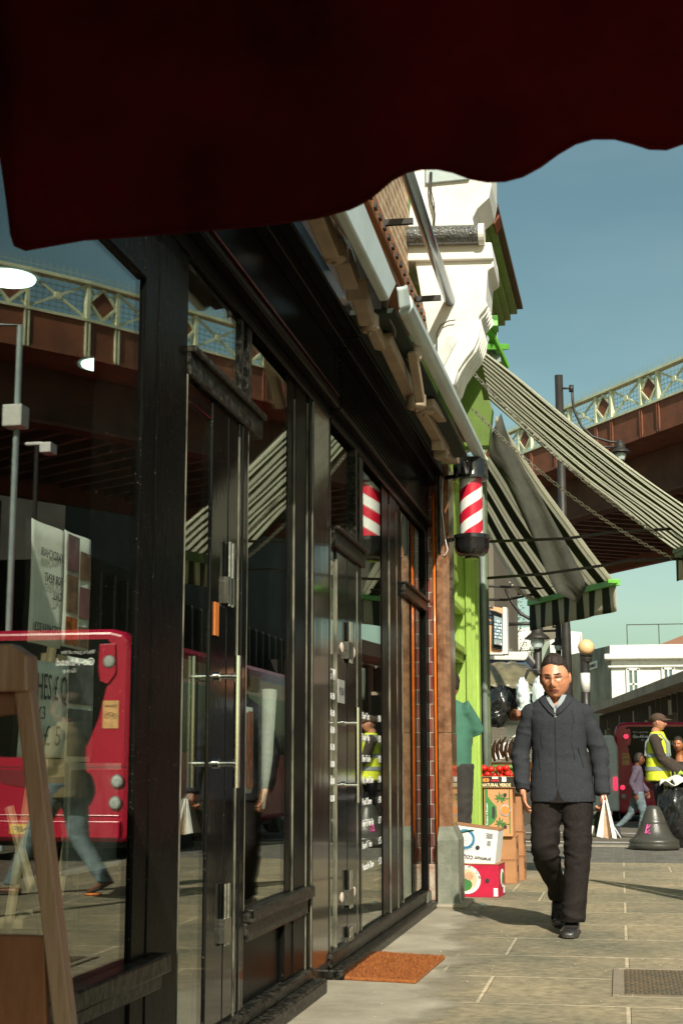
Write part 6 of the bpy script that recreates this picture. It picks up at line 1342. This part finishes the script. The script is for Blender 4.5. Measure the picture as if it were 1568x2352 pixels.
kw=person('woman in a khaki jacket, jeans and hoop earrings, seen reflected in the nearest window',(1.61,12.1,0),math.radians(97),Jk,skinB,mat('dark_brown_wrapped_hair',(.05,.025,.015),rough=.7,scale=30),khaki,denim,leather,[(0,0,.80,.20,.17,2.3),(0,0,.95,.19,.17,2.3),(0,0,1.1,.175,.16,2.3),(0,-.01,1.24,.18,.165,2.3),(0,0,1.33,.17,.12,2.2),(0,0,1.39,.10,.09,2.1),(0,0,1.43,.08,.08,2)],lk,hair='full',vox=.012,s=.95,sleeves=(.075,.066,.052),botname='jeans',seed=4.4)
m=MB(); m.ell((0,.05,1.63),(.07,.08,.055),None,20,12); m.build('hair_bun',MATS['dark_brown_wrapped_hair'],kw,smooth=True,local=True)
for sx in (-1,1):
    m=MB(); m.tube([Vector((sx*.085,-.045+.028*math.sin(q),1.505+.032*math.cos(q))) for q in [2*math.pi*k/16 for k in range(17)]],.003,5,cap=False); m.build('hoop_earring',steel,kw,local=True)
san=mat('dark_sandal',(.04,.025,.02),rough=.6); shoe_mesh(kw,(-.09,-.36,.01),(-.09,-.60,.03),skinB,h=.05,name='foot',sole=san); shoe_mesh(kw,(.09,.40,.10),(.09,.20,.01),skinB,h=.05,name='foot',sole=san)
t=thing('shoulder_bag','dark shoulder bag hanging at the side of the woman in khaki','bag',(1.58,12.35,.75)); lump(t,(1.55,12.34,.86),(.12,.07,.16),mat('black_bag_leather',(.02,.018,.016),rough=.4),5.,'bag',.1)
# ---------------------------------------------------------------- cardboard boxes outside the green shop
card=mat('brown_cardboard',(.40,.19,.085),rough=.85,var=.12,scale=6,bump=.1)
cardd=mat('cardboard_inside',(.10,.05,.025),rough=.9)
cardw=mat('white_cardboard',(.78,.78,.74),rough=.7,var=.04,scale=5)
cardr=mat('crimson_cardboard',(.50,.008,.045),rough=.55,var=.15,scale=9)
def carton(name,label,loc,rz,size,m_,tilt=0.,group=None,top=None):
    t=thing(name,label,'cardboard box',loc,rz,group); t.rotation_euler=(0,tilt,rz); w_,d_,h_=size
    m=MB(); m.box(0,w_,0,d_,0,h_); m.build('carton',m_,t,local=True,bevel=.004)
    m=MB(); m.box(-.004,w_+.004,-.004,d_+.004,h_+.001,h_+.007); m.build('lid',top or card,t,local=True)
    return t
def face_disc(t,x,z,r_,m_,name='air_hole',y=-.004,seg=22,rz=None):
    m=MB(); m.lathe((x,y,z),[(r_,-.001),(r_,.002)],seg,axis=(0,-1,0))
    if rz: m.v=[(x+(v[0]-x)*rz,v[1],v[2]) for v in m.v]
    return m.build(name,m_,t,local=True)
def ftext(t,s_,x,z,size,m_,width=None,flip=False,y=-.006,up=None,right=None,bold=0.,name='lettering'):
    r_,u_=((1,0,0),(0,0,1)) if not flip else ((-1,0,0),(0,0,-1))
    if right: r_,u_=right,up
    o=text(s_,(x,y,z),r_,u_,size,m_,None,name,width=width,bold=bold,ext=.0006); o.parent=t; return o
gprint=mat('green_print',(.05,.20,.05),rough=.7,bump=0); blue=mat('blue_print',(.03,.20,.38),rough=.6,bump=0); gold=mat('cream_print',(.75,.62,.36),rough=.6,bump=0); orng=mat('orange_print',(.8,.25,.05),rough=.6,bump=0); greyp=mat('grey_print',(.4,.4,.4),rough=.7,bump=0); redp=mat('red_print',(.5,.02,.03),bump=0); brownp=mat('pale_brown_print',(.62,.38,.22),bump=0,rough=.7)
# red box on the ground
fr=at(1145,2062,Z=0)
tr=carton('cardboard_box','crimson cardboard box with a round white label lying on the pavement by the stone pilaster',(fr.x-.46,fr.y+.04,.0),math.radians(-5),(.46,.34,.262),cardr,group=None)
face_disc(tr,.20,.14,.115,cardw,'round_label'); face_disc(tr,.20,.14,.085,mat('peach_print',(.85,.55,.35),bump=0),'label_fruit',y=-.0065); face_disc(tr,.175,.10,.05,gprint,'label_leaf',y=-.009,rz=1.4); face_disc(tr,.37,.135,.017,ink)
face_disc(tr,.22,.17,.035,brownp,'label_fruit',y=-.0095)
for k,chh in enumerate('PREMIUM'):
    a=math.radians(150-k*22); ftext(tr,chh,.20+.093*math.cos(a),.14+.093*math.sin(a),.032,gprint,right=(math.sin(a),0,-math.cos(a)),up=(math.cos(a),0,math.sin(a)),y=-.0095)
m=MB(); m.box(.42,.455,-.006,-.003,.01,.075); m.build('barcode',paper,tr,local=True)
m=MB(); m.lathe((.464,.17,.145),[(.075,-.001),(.075,.003)],20,axis=(1,0,0)); m.build('side_label',paper,tr,local=True)
m=MB(); m.lathe((.468,.17,.145),[(.05,-.001),(.05,.003)],20,axis=(1,0,0)); m.build('side_print',gprint,tr,local=True)
m=MB(); m.box(.461,.464,.24,.30,.02,.08); m.build('barcode',paper,tr,local=True)
# white box, tipped on the red one
tw=carton('cardboard_box','white cardboard box printed premium COLOM upside down, tilted on top of the crimson box',(fr.x-.53,fr.y+.07,.300),math.radians(-4),(.50,.32,.30),cardw,tilt=math.radians(7),top=card)
face_disc(tw,.235,.195,.082,blue,'badge'); face_disc(tw,.235,.195,.060,cardw,'badge_centre',y=-.0065); 
m=MB(); m.tube([(.14,-.010,.18),(.19,-.010,.245),(.27,-.010,.275),(.305,-.010,.28)],[.008,.02,.016,.004],10,flat=.2); m.build('badge_leaf',gprint,tw,local=True)
face_disc(tw,.235,.185,.003,ink,'badge_dot',y=-.009); face_disc(tw,.25,.185,.003,ink,'badge_dot',y=-.009)
for k,chh in enumerate('PLANTAINJOY'):
    a=math.radians(-105+k*14); ftext(tw,chh,.235+.078*math.cos(a),.195+.078*math.sin(a),.018,whitep,right=(math.sin(a),0,-math.cos(a)),up=(math.cos(a),0,math.sin(a)),y=-.0095)
face_disc(tw,.345,.14,.018,ink)
ftext(tw,'premium COLOMBIA',.465,.07,.042,ink,width=.34,flip=True,bold=.0005)
for k in range(5): 
    m=MB(); m.box(.40+.012*(k%2),.46,-.0065,-.004,.265-.009*k,.268-.009*k); m.build('small_print',greyp,tw,local=True)
for k in range(5):
    m=MB(); m.box(.42,.45,-.0065,-.004,.205-.009*k,.208-.009*k); m.build('small_print',greyp,tw,local=True)
# brown stack
b0=at(1186,2030,Z=0); bx_,by_=b0.x,b0.y
def brown(label,x,y,z,w_,d_,h_,rz=0.,holes=()):
    t=carton('cardboard_box',label,(x,y,z),rz,(w_,d_,h_),card,group='brown cardboard boxes stacked against the green shop')
    m=MB(); m.box(w_*.35,w_*.62,-.006,-.004,h_*.70,h_*.78); m.build('hand_hole',cardd,t,local=True,bevel=.0)
    m=MB(); m.box(w_+.003,w_+.006,d_*.38,d_*.62,h_*.25,h_*.75); m.build('side_hole',cardd,t,local=True)
    m=MB(); 
    for k in range(2): m.box(w_*.30,w_*.58,-.006,-.0045,h_*(.30+.10*k),h_*(.33+.10*k))
    m.build('small_print',mat('brown_print',(.2,.07,.03),bump=0),t,local=True)
    m=MB(); m.box(w_+.001,w_+.006,.0,.01,.0,h_*.5); m.box(w_+.001,w_+.007,-.005,.14,.0,h_*.46); m.build('end_flap',card,t,local=True)
    return t
brown('brown cardboard box at the bottom front of the stack, under the box with a slot',bx_-.40,by_,0,.40,.36,.205)
brown('brown cardboard box with a hand slot, second from the ground under the palm printed carton',bx_-.402,by_+.005,.213,.40,.36,.204)
brown('brown cardboard box on the ground at the back of the stack',bx_-.40,by_+.42,0,.44,.38,.215)
brown('brown cardboard box second from the ground at the back of the stack',bx_-.39,by_+.42,.225,.43,.38,.215)
brown('brown cardboard box on top of the back stack behind the palm printed carton',bx_-.39,by_+.43,.45,.42,.38,.34)
m=MB(); 
tb=carton('cardboard_box','upright banana carton printed with green palms and Product of Ecuador',(bx_-.285,by_-.035,.425),0,(.262,.34,.430),mat('orange_brown_cardboard',(.62,.29,.13),rough=.8,var=.06,scale=5))
m=MB(); m.prism([(.012,-.003,.03),(.012,-.003,.43),(.035,-.003,.43),(.038,-.003,.36),(.075,-.003,.31),(.115,-.003,.27),(.12,-.003,.18),(.09,-.003,.13),(.035,-.003,.09),(.03,-.003,.03)],(0,-.003,0)); m.box(.232,.240,-.006,-.003,.03,.43); m.build('green_panel',gprint,tb,local=True)
m=MB(); m.prism([(.074,-.0065,.17),(.074,-.0065,.26),(.085,-.0065,.275),(.100,-.0065,.26),(.104,-.0065,.21),(.094,-.0065,.165),(.084,-.0065,.158)],(0,-.002,0)); m.build('hand_hole',ink,tb,local=True)
for cz in (.345,.115):
    m=MB()
    for a in (10,60,100,145,185,230,-25,-60):
        a_=math.radians(a); L=.055 if a!=100 else .065; c_=Vector((.15,-.005,cz)); e=c_+Vector((math.cos(a_)*L,0,math.sin(a_)*L)); n_=Vector((-math.sin(a_),0,math.cos(a_)))*.008
        m.prism([c_,c_+(e-c_)*.5+n_,e,c_+(e-c_)*.5-n_],(0,-.001,0))
    m.box(.16,.232,-.006,-.004,cz-.006,cz-.001); m.build('palm_print',gprint,tb,local=True)
face_disc(tb,.195,.375,.0165,ink); face_disc(tb,.192,.085,.0165,ink); face_disc(tb,.197,.235,.052,greyp,'seal'); face_disc(tb,.197,.235,.040,orng,'seal_centre',y=-.0065)
ftext(tb,'Product of Ecuador',.034,.10,.022,whitep,right=(0,0,1),up=(-1,0,0),y=-.008,width=.20,bold=.0006)
# tomato crate
tc_=thing('tomato_crate','black printed crate lettered NATURAL VERD standing on the palm printed carton','crate',(bx_-.315,by_-.05,.864))
m=MB(); W_,D_,H_=.36,.30,.105
m.box(0,W_,0,.012,0,H_); m.box(0,W_,D_-.012,D_,0,H_); m.box(0,.012,.012,D_-.012,0,H_); m.box(W_-.012,W_,.012,D_-.012,0,H_); m.box(.012,W_-.012,.012,D_-.012,0,.012); m.build('crate_box',mat('dark_printed_card',(.022,.018,.012),rough=.5),tc_,local=True,bevel=.002)
m=MB(); m.box(.002,W_-.002,-.003,-.001,H_-.006,H_-.001); m.box(.002,W_-.002,-.003,-.001,.0,.004); m.build('edge_line',card,tc_,local=True)
ftext(tc_,'NATURAL VERDE',.010,.012,.040,gold,width=.27,bold=.0016,y=-.004)
for x_ in (.042,.066): face_disc(tc_,x_,.070,.0175,orng,'orange_print',y=-.003)
m=MB(); m.box(.10,.175,-.003,-.001,.058,.074); m.build('grip_slot',redp,tc_,local=True); m=MB(); m.box(.11,.165,-.004,-.001,.082,.10); m.build('tag',paper,tc_,local=True); m=MB(); m.box(.20,.24,-.004,-.001,.055,.10); m.build('tag',paper,tc_,local=True)
tom=mat('red_tomato_skin',(.62,.012,.008),rough=.15,coat=.6,var=.1,scale=6,bump=0); stem=mat('green_stem',(.10,.22,.03),rough=.7)
k=0
for (dx,dy,dz) in [(.02+.062*i,.02+.055*j,.03*(j%2)+.02*math.sin(i*2+j)) for j in range(3) for i in range(6)]+[(.05,.03,.075),(.115,.02,.065),(.19,.03,.07),(.25,.05,.075)]:
    c_=Vector((bx_-.33+dx,by_-.04+dy,.864+.105+dz)); r_=.030+.004*random.random()
    if dz>.06: r_=.034
    lab='ripe red tomato in the crate lettered NATURAL VERD'
    t=thing('tomato',lab,'tomato',c_,0,'tomatoes heaped in the crate'); m=MB(); m.ell(c_,(r_,r_,r_*.86),None,18,12); m.build('fruit',tom,t,smooth=True)
    m=MB()
    for q in range(5): a=q*1.26+dx*20; m.tube([c_+Vector((0,0,r_*.80)),c_+Vector((math.cos(a)*r_*.45,math.sin(a)*r_*.45,r_*.90))],[.003,.001],5)
    m.build('stalk',stem,t)
# courgettes, plantains on trays behind
trk=thing('vegetable_tray','low cardboard tray holding green courgettes behind the tomatoes','tray',(bx_-.4,by_+.35,.95)); m=MB(); m.box(0,.6,0,.5,-.10,.0); m.box(0,.6,-.01,.0,-.1,.05); m.box(.6,.61,0,.5,-.1,.05); m.build('tray',card,trk,local=True)
cg=mat('courgette_skin',(.07,.16,.03),rough=.4,col2=(.16,.28,.06),scale=20)
for i in range(9):
    x=bx_-.30+.02*i+.03*(i%3); y=by_+.37+.05*(i%4); z=.985+.028*(i//3); t=thing('courgette','green courgette lying on the tray behind the tomatoes','vegetable',(x,y,z),0,'courgettes on the tray'); m=MB(); m.tube([(x-.10,y,z),(x-.05,y-.01,z+.015),(x+.04,y,z+.012),(x+.14,y+.02,z-.005)],[.012,.02,.022,.018],12); m.build('fruit',cg,t,smooth=True)
pt=mat('brown_plantain_skin',(.24,.10,.045),rough=.5,var=.4,scale=9)
tt=thing('plantain_tray','cardboard tray edge under the dark plantains by the mesh crate','tray',(bx_-.35,by_+1.1,1.1)); m=MB(); m.box(-.1,.7,0,.5,-.12,0); m.build('tray',card,tt,local=True)
for i in range(7):
    g0=at(1138+i*9.5,1742-(i%3)*4,Y=by_+1.2); t=thing('plantain','dark brown plantain standing in the hand behind the courgettes','fruit',g0,0,'dark plantains piled on the stall'); m=MB(); m.tube([g0+Vector(q) for q in ((-.01,0,-.03),(-.03,0,.05),(-.02,-.01,.12),(.012+.01*(i%3-1),-.01,.18))],[.012,.021,.018,.006],10); m.build('fruit',pt,t,smooth=True)
# ---------------------------------------------------------------- market stall behind
SY=20.3
t=thing('market_stall','market stall with a wire mesh panel and a shiny grey green cover sheet','stall',(at(1180,1700,Y=SY).x,SY,0))
m=MB(); a=at(1126,1665,Y=SY); b=at(1260,1655,Y=SY); m.box(a.x-1.2,b.x,SY,SY+.06,a.z-.02,a.z+.035); m.build('counter_rail',galv,t)
mesh=MB(); z1=a.z-.02; z0=z1-.52
for k in range(42): x=a.x-.05+k*.032; mesh.box(x,x+.004,SY+.01,SY+.014,z0,z1)
for k in range(16): z=z0+k*.034; mesh.box(a.x-.1,b.x,SY+.006,SY+.010,z,z+.004)
mesh.build('wire_mesh',mat('rusty_wire',(.40,.36,.28),rough=.5),t)
m=MB(); m.box(a.x-1.2,b.x,SY+.2,SY+1.2,.55,a.z-.5); m.build('table',mat('dark_table_cloth',(.03,.028,.022)),t)
m=MB(); vs=[]; fs=[]
for i in range(17):
    u=i/16
    for j in range(13):
        v=j/12; x=at(1085+160*u,1600,Y=SY).x; zt=at(1170,1553+ (0 if u<.5 else (u-.5)**2*180),Y=SY).z
        ang=v*2.0; vs.append((x,SY+.1+1.4*v,zt-.14+.38*math.sin(min(math.pi,v*3.0))+.02*math.sin(u*30+v*9)+.02*nz3((u*9,v*9,0),1)))
for i in range(16):
    for j in range(12): fs.append((i*13+j,i*13+j+1,(i+1)*13+j+1,(i+1)*13+j))
m.add(vs,fs); m.build('cover_sheet',mat('shiny_green_grey_sheet',(.16,.14,.08),rough=.3,coat=.4,var=.3,scale=8,bump=.8,bscale=14),t,smooth=True,solid=.01)
m=MB(); m.tube([at(1195,1640,Y=SY+.05),at(1200,1570,Y=SY+.05),at(1212,1540,Y=SY+.05),at(1232,1538,Y=SY+.05),at(1248,1560,Y=SY+.05),at(1254,1640,Y=SY+.05)],.02,8); m.build('frame_hoop',iron,t,smooth=True)
m=MB(); c_=at(1128,1590,Y=SY+.9); m.box(c_.x-.5,at(1262,1600,Y=SY+.9).x,SY+.9,SY+.95,z1+.02,c_.z+.12); m.build('back_sheet',mat('dark_stall_back',(.035,.03,.02),rough=.4,coat=.3,bump=.6,scale=4),t)
def bag(label,px,py_,rx,rz_,m_,seed,Y=SY-.14,cat='bag'):
    c_=at(px,py_,Y=Y); t=thing('carrier_bag',label,cat,(c_.x,c_.y,c_.z-rz_),0); lump(t,c_,(rx*1.25,.18,rz_*1.15),m_,seed,'bag',.35); return t
wbag=mat('thin_white_plastic',(.70,.78,.76),rough=.3,var=.1,scale=9,bump=.8,bscale=30,coat=.3)
bag('crumpled white plastic bag bundle hanging at the stall front, left of the man',1200,1600,.07,.20,wbag,1.)
bag('white plastic bag lump on the stall counter below the hanging bundle',1222,1632,.17,.08,wbag,4.)
bag('pale plastic bag hanging right beside the man\'s face',1240,1598,.08,.20,wbag,9.)
bag('dark grey plastic sack at the left of the stall counter',1150,1618,.13,.20,binb,2.)
bag('small dark plastic bag on the counter corner, next to the green shop',1142,1645,.09,.12,binb,6.)
bag('brown paper bag between the dark sack and the white bags',1186,1642,.09,.06,mat('brown_paper',(.25,.09,.04),rough=.7),7.)
c_=at(1160,1648,Y=SY-.05); t=carton('cardboard_box','white box lying on the stall counter rail with a dark blue stamp',(c_.x,SY-.02,a.z+.04),0,(.40,.2,.16),cardw,top=cardw)
m=MB(); m.box(.04,.13,-.006,-.003,.025,.07); m.build('blue_stamp',mat('navy_print',(.03,.05,.1),bump=0),t,local=True)
t=thing('white_sheet','white papers clipped on the wire mesh of the stall','paper',(a.x+.2,SY,a.z-.2)); m=MB(); m.box(at(1161,1670,Y=SY).x,at(1192,1670,Y=SY).x,SY-.01,SY-.005,at(0,1697,Y=SY).z,at(0,1672,Y=SY).z); m.build('sheet',paper,t)
m=MB(); pa=[at(x,y,Y=SY-.3) for x,y in ((1131,1745),(1138,1712),(1158,1706),(1192,1694),(1192,1728),(1160,1742))]; t=thing('white_sheet','crumpled white netted sheet lying over the plantains','paper',pa[0]); m.prism(pa,(0,.02,.0)); m.build('sheet',paper,t,bevel=.005)
# person in white cap at the stall
# blue shop awning and phone billboard further on
t=thing('phone_shop_canopy','long white canopy box with a blue cloth awning above the market stall','awning',(at(1170,1510,Y=24).x,24,0))
m=MB(); a=at(1085,1497,Y=24); b=at(1212,1507,Y=24); b2=at(1212,1517,Y=24); m.prism([Vector((a.x,24,at(1127,1497,Y=24).z)),Vector((at(1180,0,Y=24).x,24,at(1180,1497,Y=24).z)),Vector((b.x,24,b.z)),Vector((b.x-.05,24,b2.z)),Vector((a.x,24,at(1127,1514,Y=24).z))],(0,6,0)); m.build('canopy_box',white,t,bevel=.02)
m=MB(); m.prism([at(x,y,Y=24.05) for x,y in ((1085,1518),(1205,1518),(1232,1548),(1085,1556))],(0,3,0)); m.build('blue_cloth',mat('slate_blue_canvas',(.055,.10,.17),rough=.7),t)
m=MB(); m.box(-6,at(1180,1500,Y=24).x-.1,25,30,0,3.0); m.box(-6,at(1150,1500,Y=25.).x-.1,25,31,3.0,6.); m.build('shop_wall',drk,t)
BYp=23.
t=thing('phone_billboard','phone advert panel with a big handset and app icons above the blue awning','billboard',at(1150,1500,Y=BYp))
def bq(x,y,dy=0.): return at(x,y,Y=BYp+dy)
m=MB(); m.prism([bq(1100,1388),bq(1155,1397),bq(1155,1500),bq(1100,1500)],(0,.2,0)); m.build('panel',mat('peach_advert',(.80,.42,.22),rough=.4,bump=0,var=.02),t)
m=MB(); m.prism([bq(1154,1394,-.02),bq(1163,1395,-.02),bq(1165,1502,-.02),bq(1153,1502,-.02)],(0,.3,0)); m.prism([bq(1100,1499,-.03),bq(1154,1499,-.03),bq(1154,1503,-.03),bq(1100,1503,-.03)],(0,.3,0)); m.build('panel_frame',white,t)
m=MB(); m.prism([bq(x,y,-.01) for x,y in ((1131,1405),(1134,1402),(1152,1409),(1154,1412),(1154,1490),(1152,1494),(1133,1490),(1130,1486))],(0,-.06,0)); hs=m.build('handset',blk,t,bevel=.02)
m=MB(); m.prism([bq(x,y,-.08) for x,y in ((1134,1414),(1152,1420),(1152,1483),(1134,1480))],(0,-.01,0)); m.build('screen',mat('phone_screen',(.30,.38,.38),rough=.2,scale=2,var=.3,bump=0),hs)
cols=[mat('icon_white',(.75,.8,.8),bump=0),mat('icon_green',(.25,.6,.35),bump=0),mat('icon_red',(.7,.2,.12),bump=0),mat('icon_blue',(.2,.45,.7),bump=0)]
for r_ in range(8):
    if r_ == 6: continue
    for c4 in range(4):
        x=1135.6+c4*4.3; y=1424+r_*7.3+c4*.7; m=MB(); m.prism([bq(x,y,-.10),bq(x+2.8,y+.4,-.10),bq(x+2.8,y+5,-.10),bq(x,y+4.6,-.10)],(0,-.01,0)); m.build('app_icon',cols[(r_*3+c4*5)%4 if r_==7 else (0 if (r_+c4)%3 else 3)],hs)
text('S',bq(1119,1432,-.02),(1,0,0),(0,0,1),.28,mat('navy_print',(.03,.05,.1)),t,bold=.01); text('S',bq(1119,1415,-.02),(1,0,0),(0,0,1),.22,mat('navy_print',(.03,.05,.1)),t)
# small street tree behind the billboard
ty=34.; c_=at(1182,1430,Y=ty); t=thing('street_tree','thin dark leafed young tree between the billboard and the black street lamp','tree',(c_.x,ty,gz(ty)))
m=MB(); m.tube([(c_.x,ty,gz(ty)),(c_.x+.05,ty,2.),(c_.x,ty,c_.z)],[.06,.05,.02],8)
for i in range(16): a=random.random()*6.3; z=c_.z-1.0+random.random()*1.6; m.tube([(c_.x,ty,z-.3),(c_.x+math.cos(a)*.4,ty+math.sin(a)*.4,z+.15)],[.015,.006],5)
m.build('trunk',mat('dark_bark',(.04,.03,.02)),t)
m=MB()
for i in range(900):
    u=random.random(); z=c_.z-1.4+2.4*u; rr=.40*math.sqrt(random.random())*(1.1-.5*abs(u-.5)); a=random.random()*6.3; 
    if nz3((a,z*2,0),1,3)<-.18: continue
    p_=Vector((c_.x-.05+rr*math.cos(a),ty+rr*math.sin(a),z)); M_=rot('Z',random.random()*6)@rot('X',random.random()*3); q=.035
    m.add([p_+M_@Vector((-q,0,0)),p_+M_@Vector((0,-q*.5,0)),p_+M_@Vector((q,0,0)),p_+M_@Vector((0,q*.5,0))],[(0,1,2,3)])
m.build('crown',mat('dark_leaves',(.05,.055,.025),rough=.6,bump=0),t)
# white van left of the shaded bus, half hidden by the man
c_=at(1395,1700,Y=44); t=thing('white_van','white panel van partly hidden by the walking man, left of the shaded bus','van',(c_.x,44,gz(44)+ROAD))
zb=gz(44)+ROAD; x1_=at(1417,1700,Y=44).x; m=MB(); m.prism([(x1_-1.9,44,zb+.3),(x1_,44,zb+.3),(x1_,44,zb+2.1),(x1_-.12,44,zb+2.45),(x1_-1.78,44,zb+2.45),(x1_-1.9,44,zb+2.1)],(0,5,0)); m.build('body',white,t,bevel=.06)
m=MB(); m.box(x1_-1.6,x1_-.3,43.97,43.99,zb+1.3,zb+2.1); m.build('rear_window',bwin,t)
for yy in (45.,48.):
    m=MB(); m.lathe((x1_-.12,yy,zb+.34),[(.34,-.1),(.34,.1)],18,axis=(1,0,0)); m.build('wheel',brub,t)
for xx in (x1_-.14,x1_-1.84):
    m=MB(); m.box(xx,xx+.1,43.97,44.0,zb+.9,zb+1.25); m.build('tail_lamp',lensr,t)

# ---------------------------------------------------------------- small things on the pavement
mcs=[at(790,2253,Z=0),at(955,2262,Z=0),at(1022,2205,Z=0),at(852,2193,Z=0)]
coir=mat('orange_coir',(.30,.085,.018),rough=.95,col2=(.50,.17,.035),scale=60,bump=1.,bscale=260)
cx=sum((q for q in mcs),Vector())/4
t=thing('doormat','orange coir doormat on the pavement outside the barber shop door','doormat',(cx.x,cx.y,.004))
m=MB(); m.prism([q+Vector((0,0,.005)) for q in mcs],(0,0,.016)); m.build('backing',coir,t,bevel=.004)
m=MB(); rnd=random.Random(5)
for i in range(5200):
    u,v=rnd.random(),rnd.random(); p_=(mcs[0]*(1-u)+mcs[1]*u)*(1-v)+(mcs[3]*(1-u)+mcs[2]*u)*v+Vector((0,0,.02)); a=rnd.random()*6.3; e=p_+Vector((math.cos(a)*.006,math.sin(a)*.006,.008+.006*rnd.random())); s_=Vector((math.sin(a),-math.cos(a),0))*.0022
    m.add([p_-s_,p_+s_,e],[(0,1,2)])
m.build('bristles',coir,t,fix=False)
q0=at(1425,2288,Z=0); q1=at(1412,2228,Z=0)
t=thing('metal_cover','patterned metal inspection cover set in the pavement at the right edge','manhole cover',(q0.x+.3,q0.y+.2,0))
x0,y0,y1=q0.x+.02,q0.y+.01,q1.y-.03
m=MB(); m.box(x0-.05,x0+.75,y0-.03,y1+.03,-.02,.004); m.box(x0-.06,x0-.03,y0-.03,y1+.03,-.02,.010); m.box(x0-.05,x0+.75,y1+.03,y1+.06,-.02,.010); m.build('frame',mat('sandy_joint',(.25,.21,.15),rough=.9),t,bevel=.003)
m=MB(); m.box(x0,x0+.7,y0,y1,.0,.010); 
for i in range(34):
    for j in range(16):
        x=x0+.012+i*.0205; y=y0+.012+j*(y1-y0-.02)/16+(.008 if i%2 else 0); m.obox((x,y,.0115),(.012,.005,.006),rot('Z',.7 if (i+j)%2 else -.7))
m.build('cover',mat('worn_steel_plate',(.13,.12,.09),rough=.5,col2=(.24,.17,.10),scale=10,metal=.3),t)
for (x,y,lab,sz) in ((1078,2072,'crumpled pale tissue on the ground below the crimson box',.05),(1106,2080,'small flat paper scrap by the stone pilaster base',.03)):
    c_=at(x,y,Z=.008); t=thing('litter',lab,'litter',c_); lump(t,c_+Vector((0,0,.008)),(sz,sz*.6,.012),paper,x*.01,'scrap',.5,14)
c_=at(238,2078,Y=13.); xr=-2.94-c_.x
for (x,y,lab) in ((1.35,12.15,'torn orange and white wrapper on the pavement, seen in the window reflection'),): 
    t=thing('litter',lab,'litter',(x,y,.0)); lump(t,(x,y,.012),(.07,.05,.014),mat('orange_print',(.8,.25,.05)),2.,'wrapper',.4,14)
rnd=random.Random(11)
m=MB()
for i in range(260):
    x=rnd.uniform(-1.3,1.5); y=rnd.uniform(5.8,15); r_=rnd.uniform(.002,.006); m.ell((x,y,.005),(r_,r_,r_*.6),None,6,4)
o=m.build('gravel_specks',mat('pale_grit',(.4,.36,.28)),None); tag(o,'tiny pale grit scattered over the pavement','grit',kind='stuff')

# ---------------------------------------------------------------- wooden sign board, left foreground
wood=mat('weathered_red_brown_wood',(.17,.07,.035),rough=.55,col2=(.36,.24,.16),scale=9,stretch=(1,1,.12),bump=.4,coat=.15,detail=8)
woodk=mat('knotty_pine_panel',(.22,.08,.03),rough=.6,col2=(.10,.035,.015),scale=5,stretch=(1.2,1,.5),bump=.3,detail=8)
WY=2.3
t=thing('wooden_sign_board','weathered wooden folding board leaning in the lower left foreground','sign board',(at(60,2300,Y=WY).x-.2,WY,0))
def W(x,y,dy=0.): return at(x,y,Y=WY+dy)
def stile(xt,yt,xb,yb,wd,dy,par,th=.035):
    a=W(xt,yt,dy); b=W(xb,yb,dy); d=(b-a)/(b.z-a.z); g=a+d*(0-a.z); k=wd
    m=MB(); m.prism([a,a+Vector((k,0,0)),g+Vector((k,0,0)),g],(0,th,0)); return m.build('leg',wood,par,bevel=.003)
stile(32,1585,122,2352,.030,0,t,.03)
stile(-330,1585,-420,2352,.030,0,t,.03)
m=MB(); m.prism([W(-330,1478,-.01),W(22,1478,-.01),W(62,1505,-.01),W(64,1588,-.01),W(-330,1588,-.01)],(0,.05,0)); m.build('top_rail',wood,t,bevel=.004)
a=W(-330,2140,.005); b=W(102,2150,.005); m=MB(); m.prism([a,b,b+Vector((.03,0,-.45)),a+Vector((-.03,0,-.45))],(0,.018,0)); m.build('board',woodk,t,bevel=.003)
a=W(-330,1590,.02); b=W(40,1590,.02)
m=MB(); m.prism([a,b,W(35,1640,.02),W(-330,1690,.02)],(0,.015,0)); m.build('upper_board',woodk,t,bevel=.003)
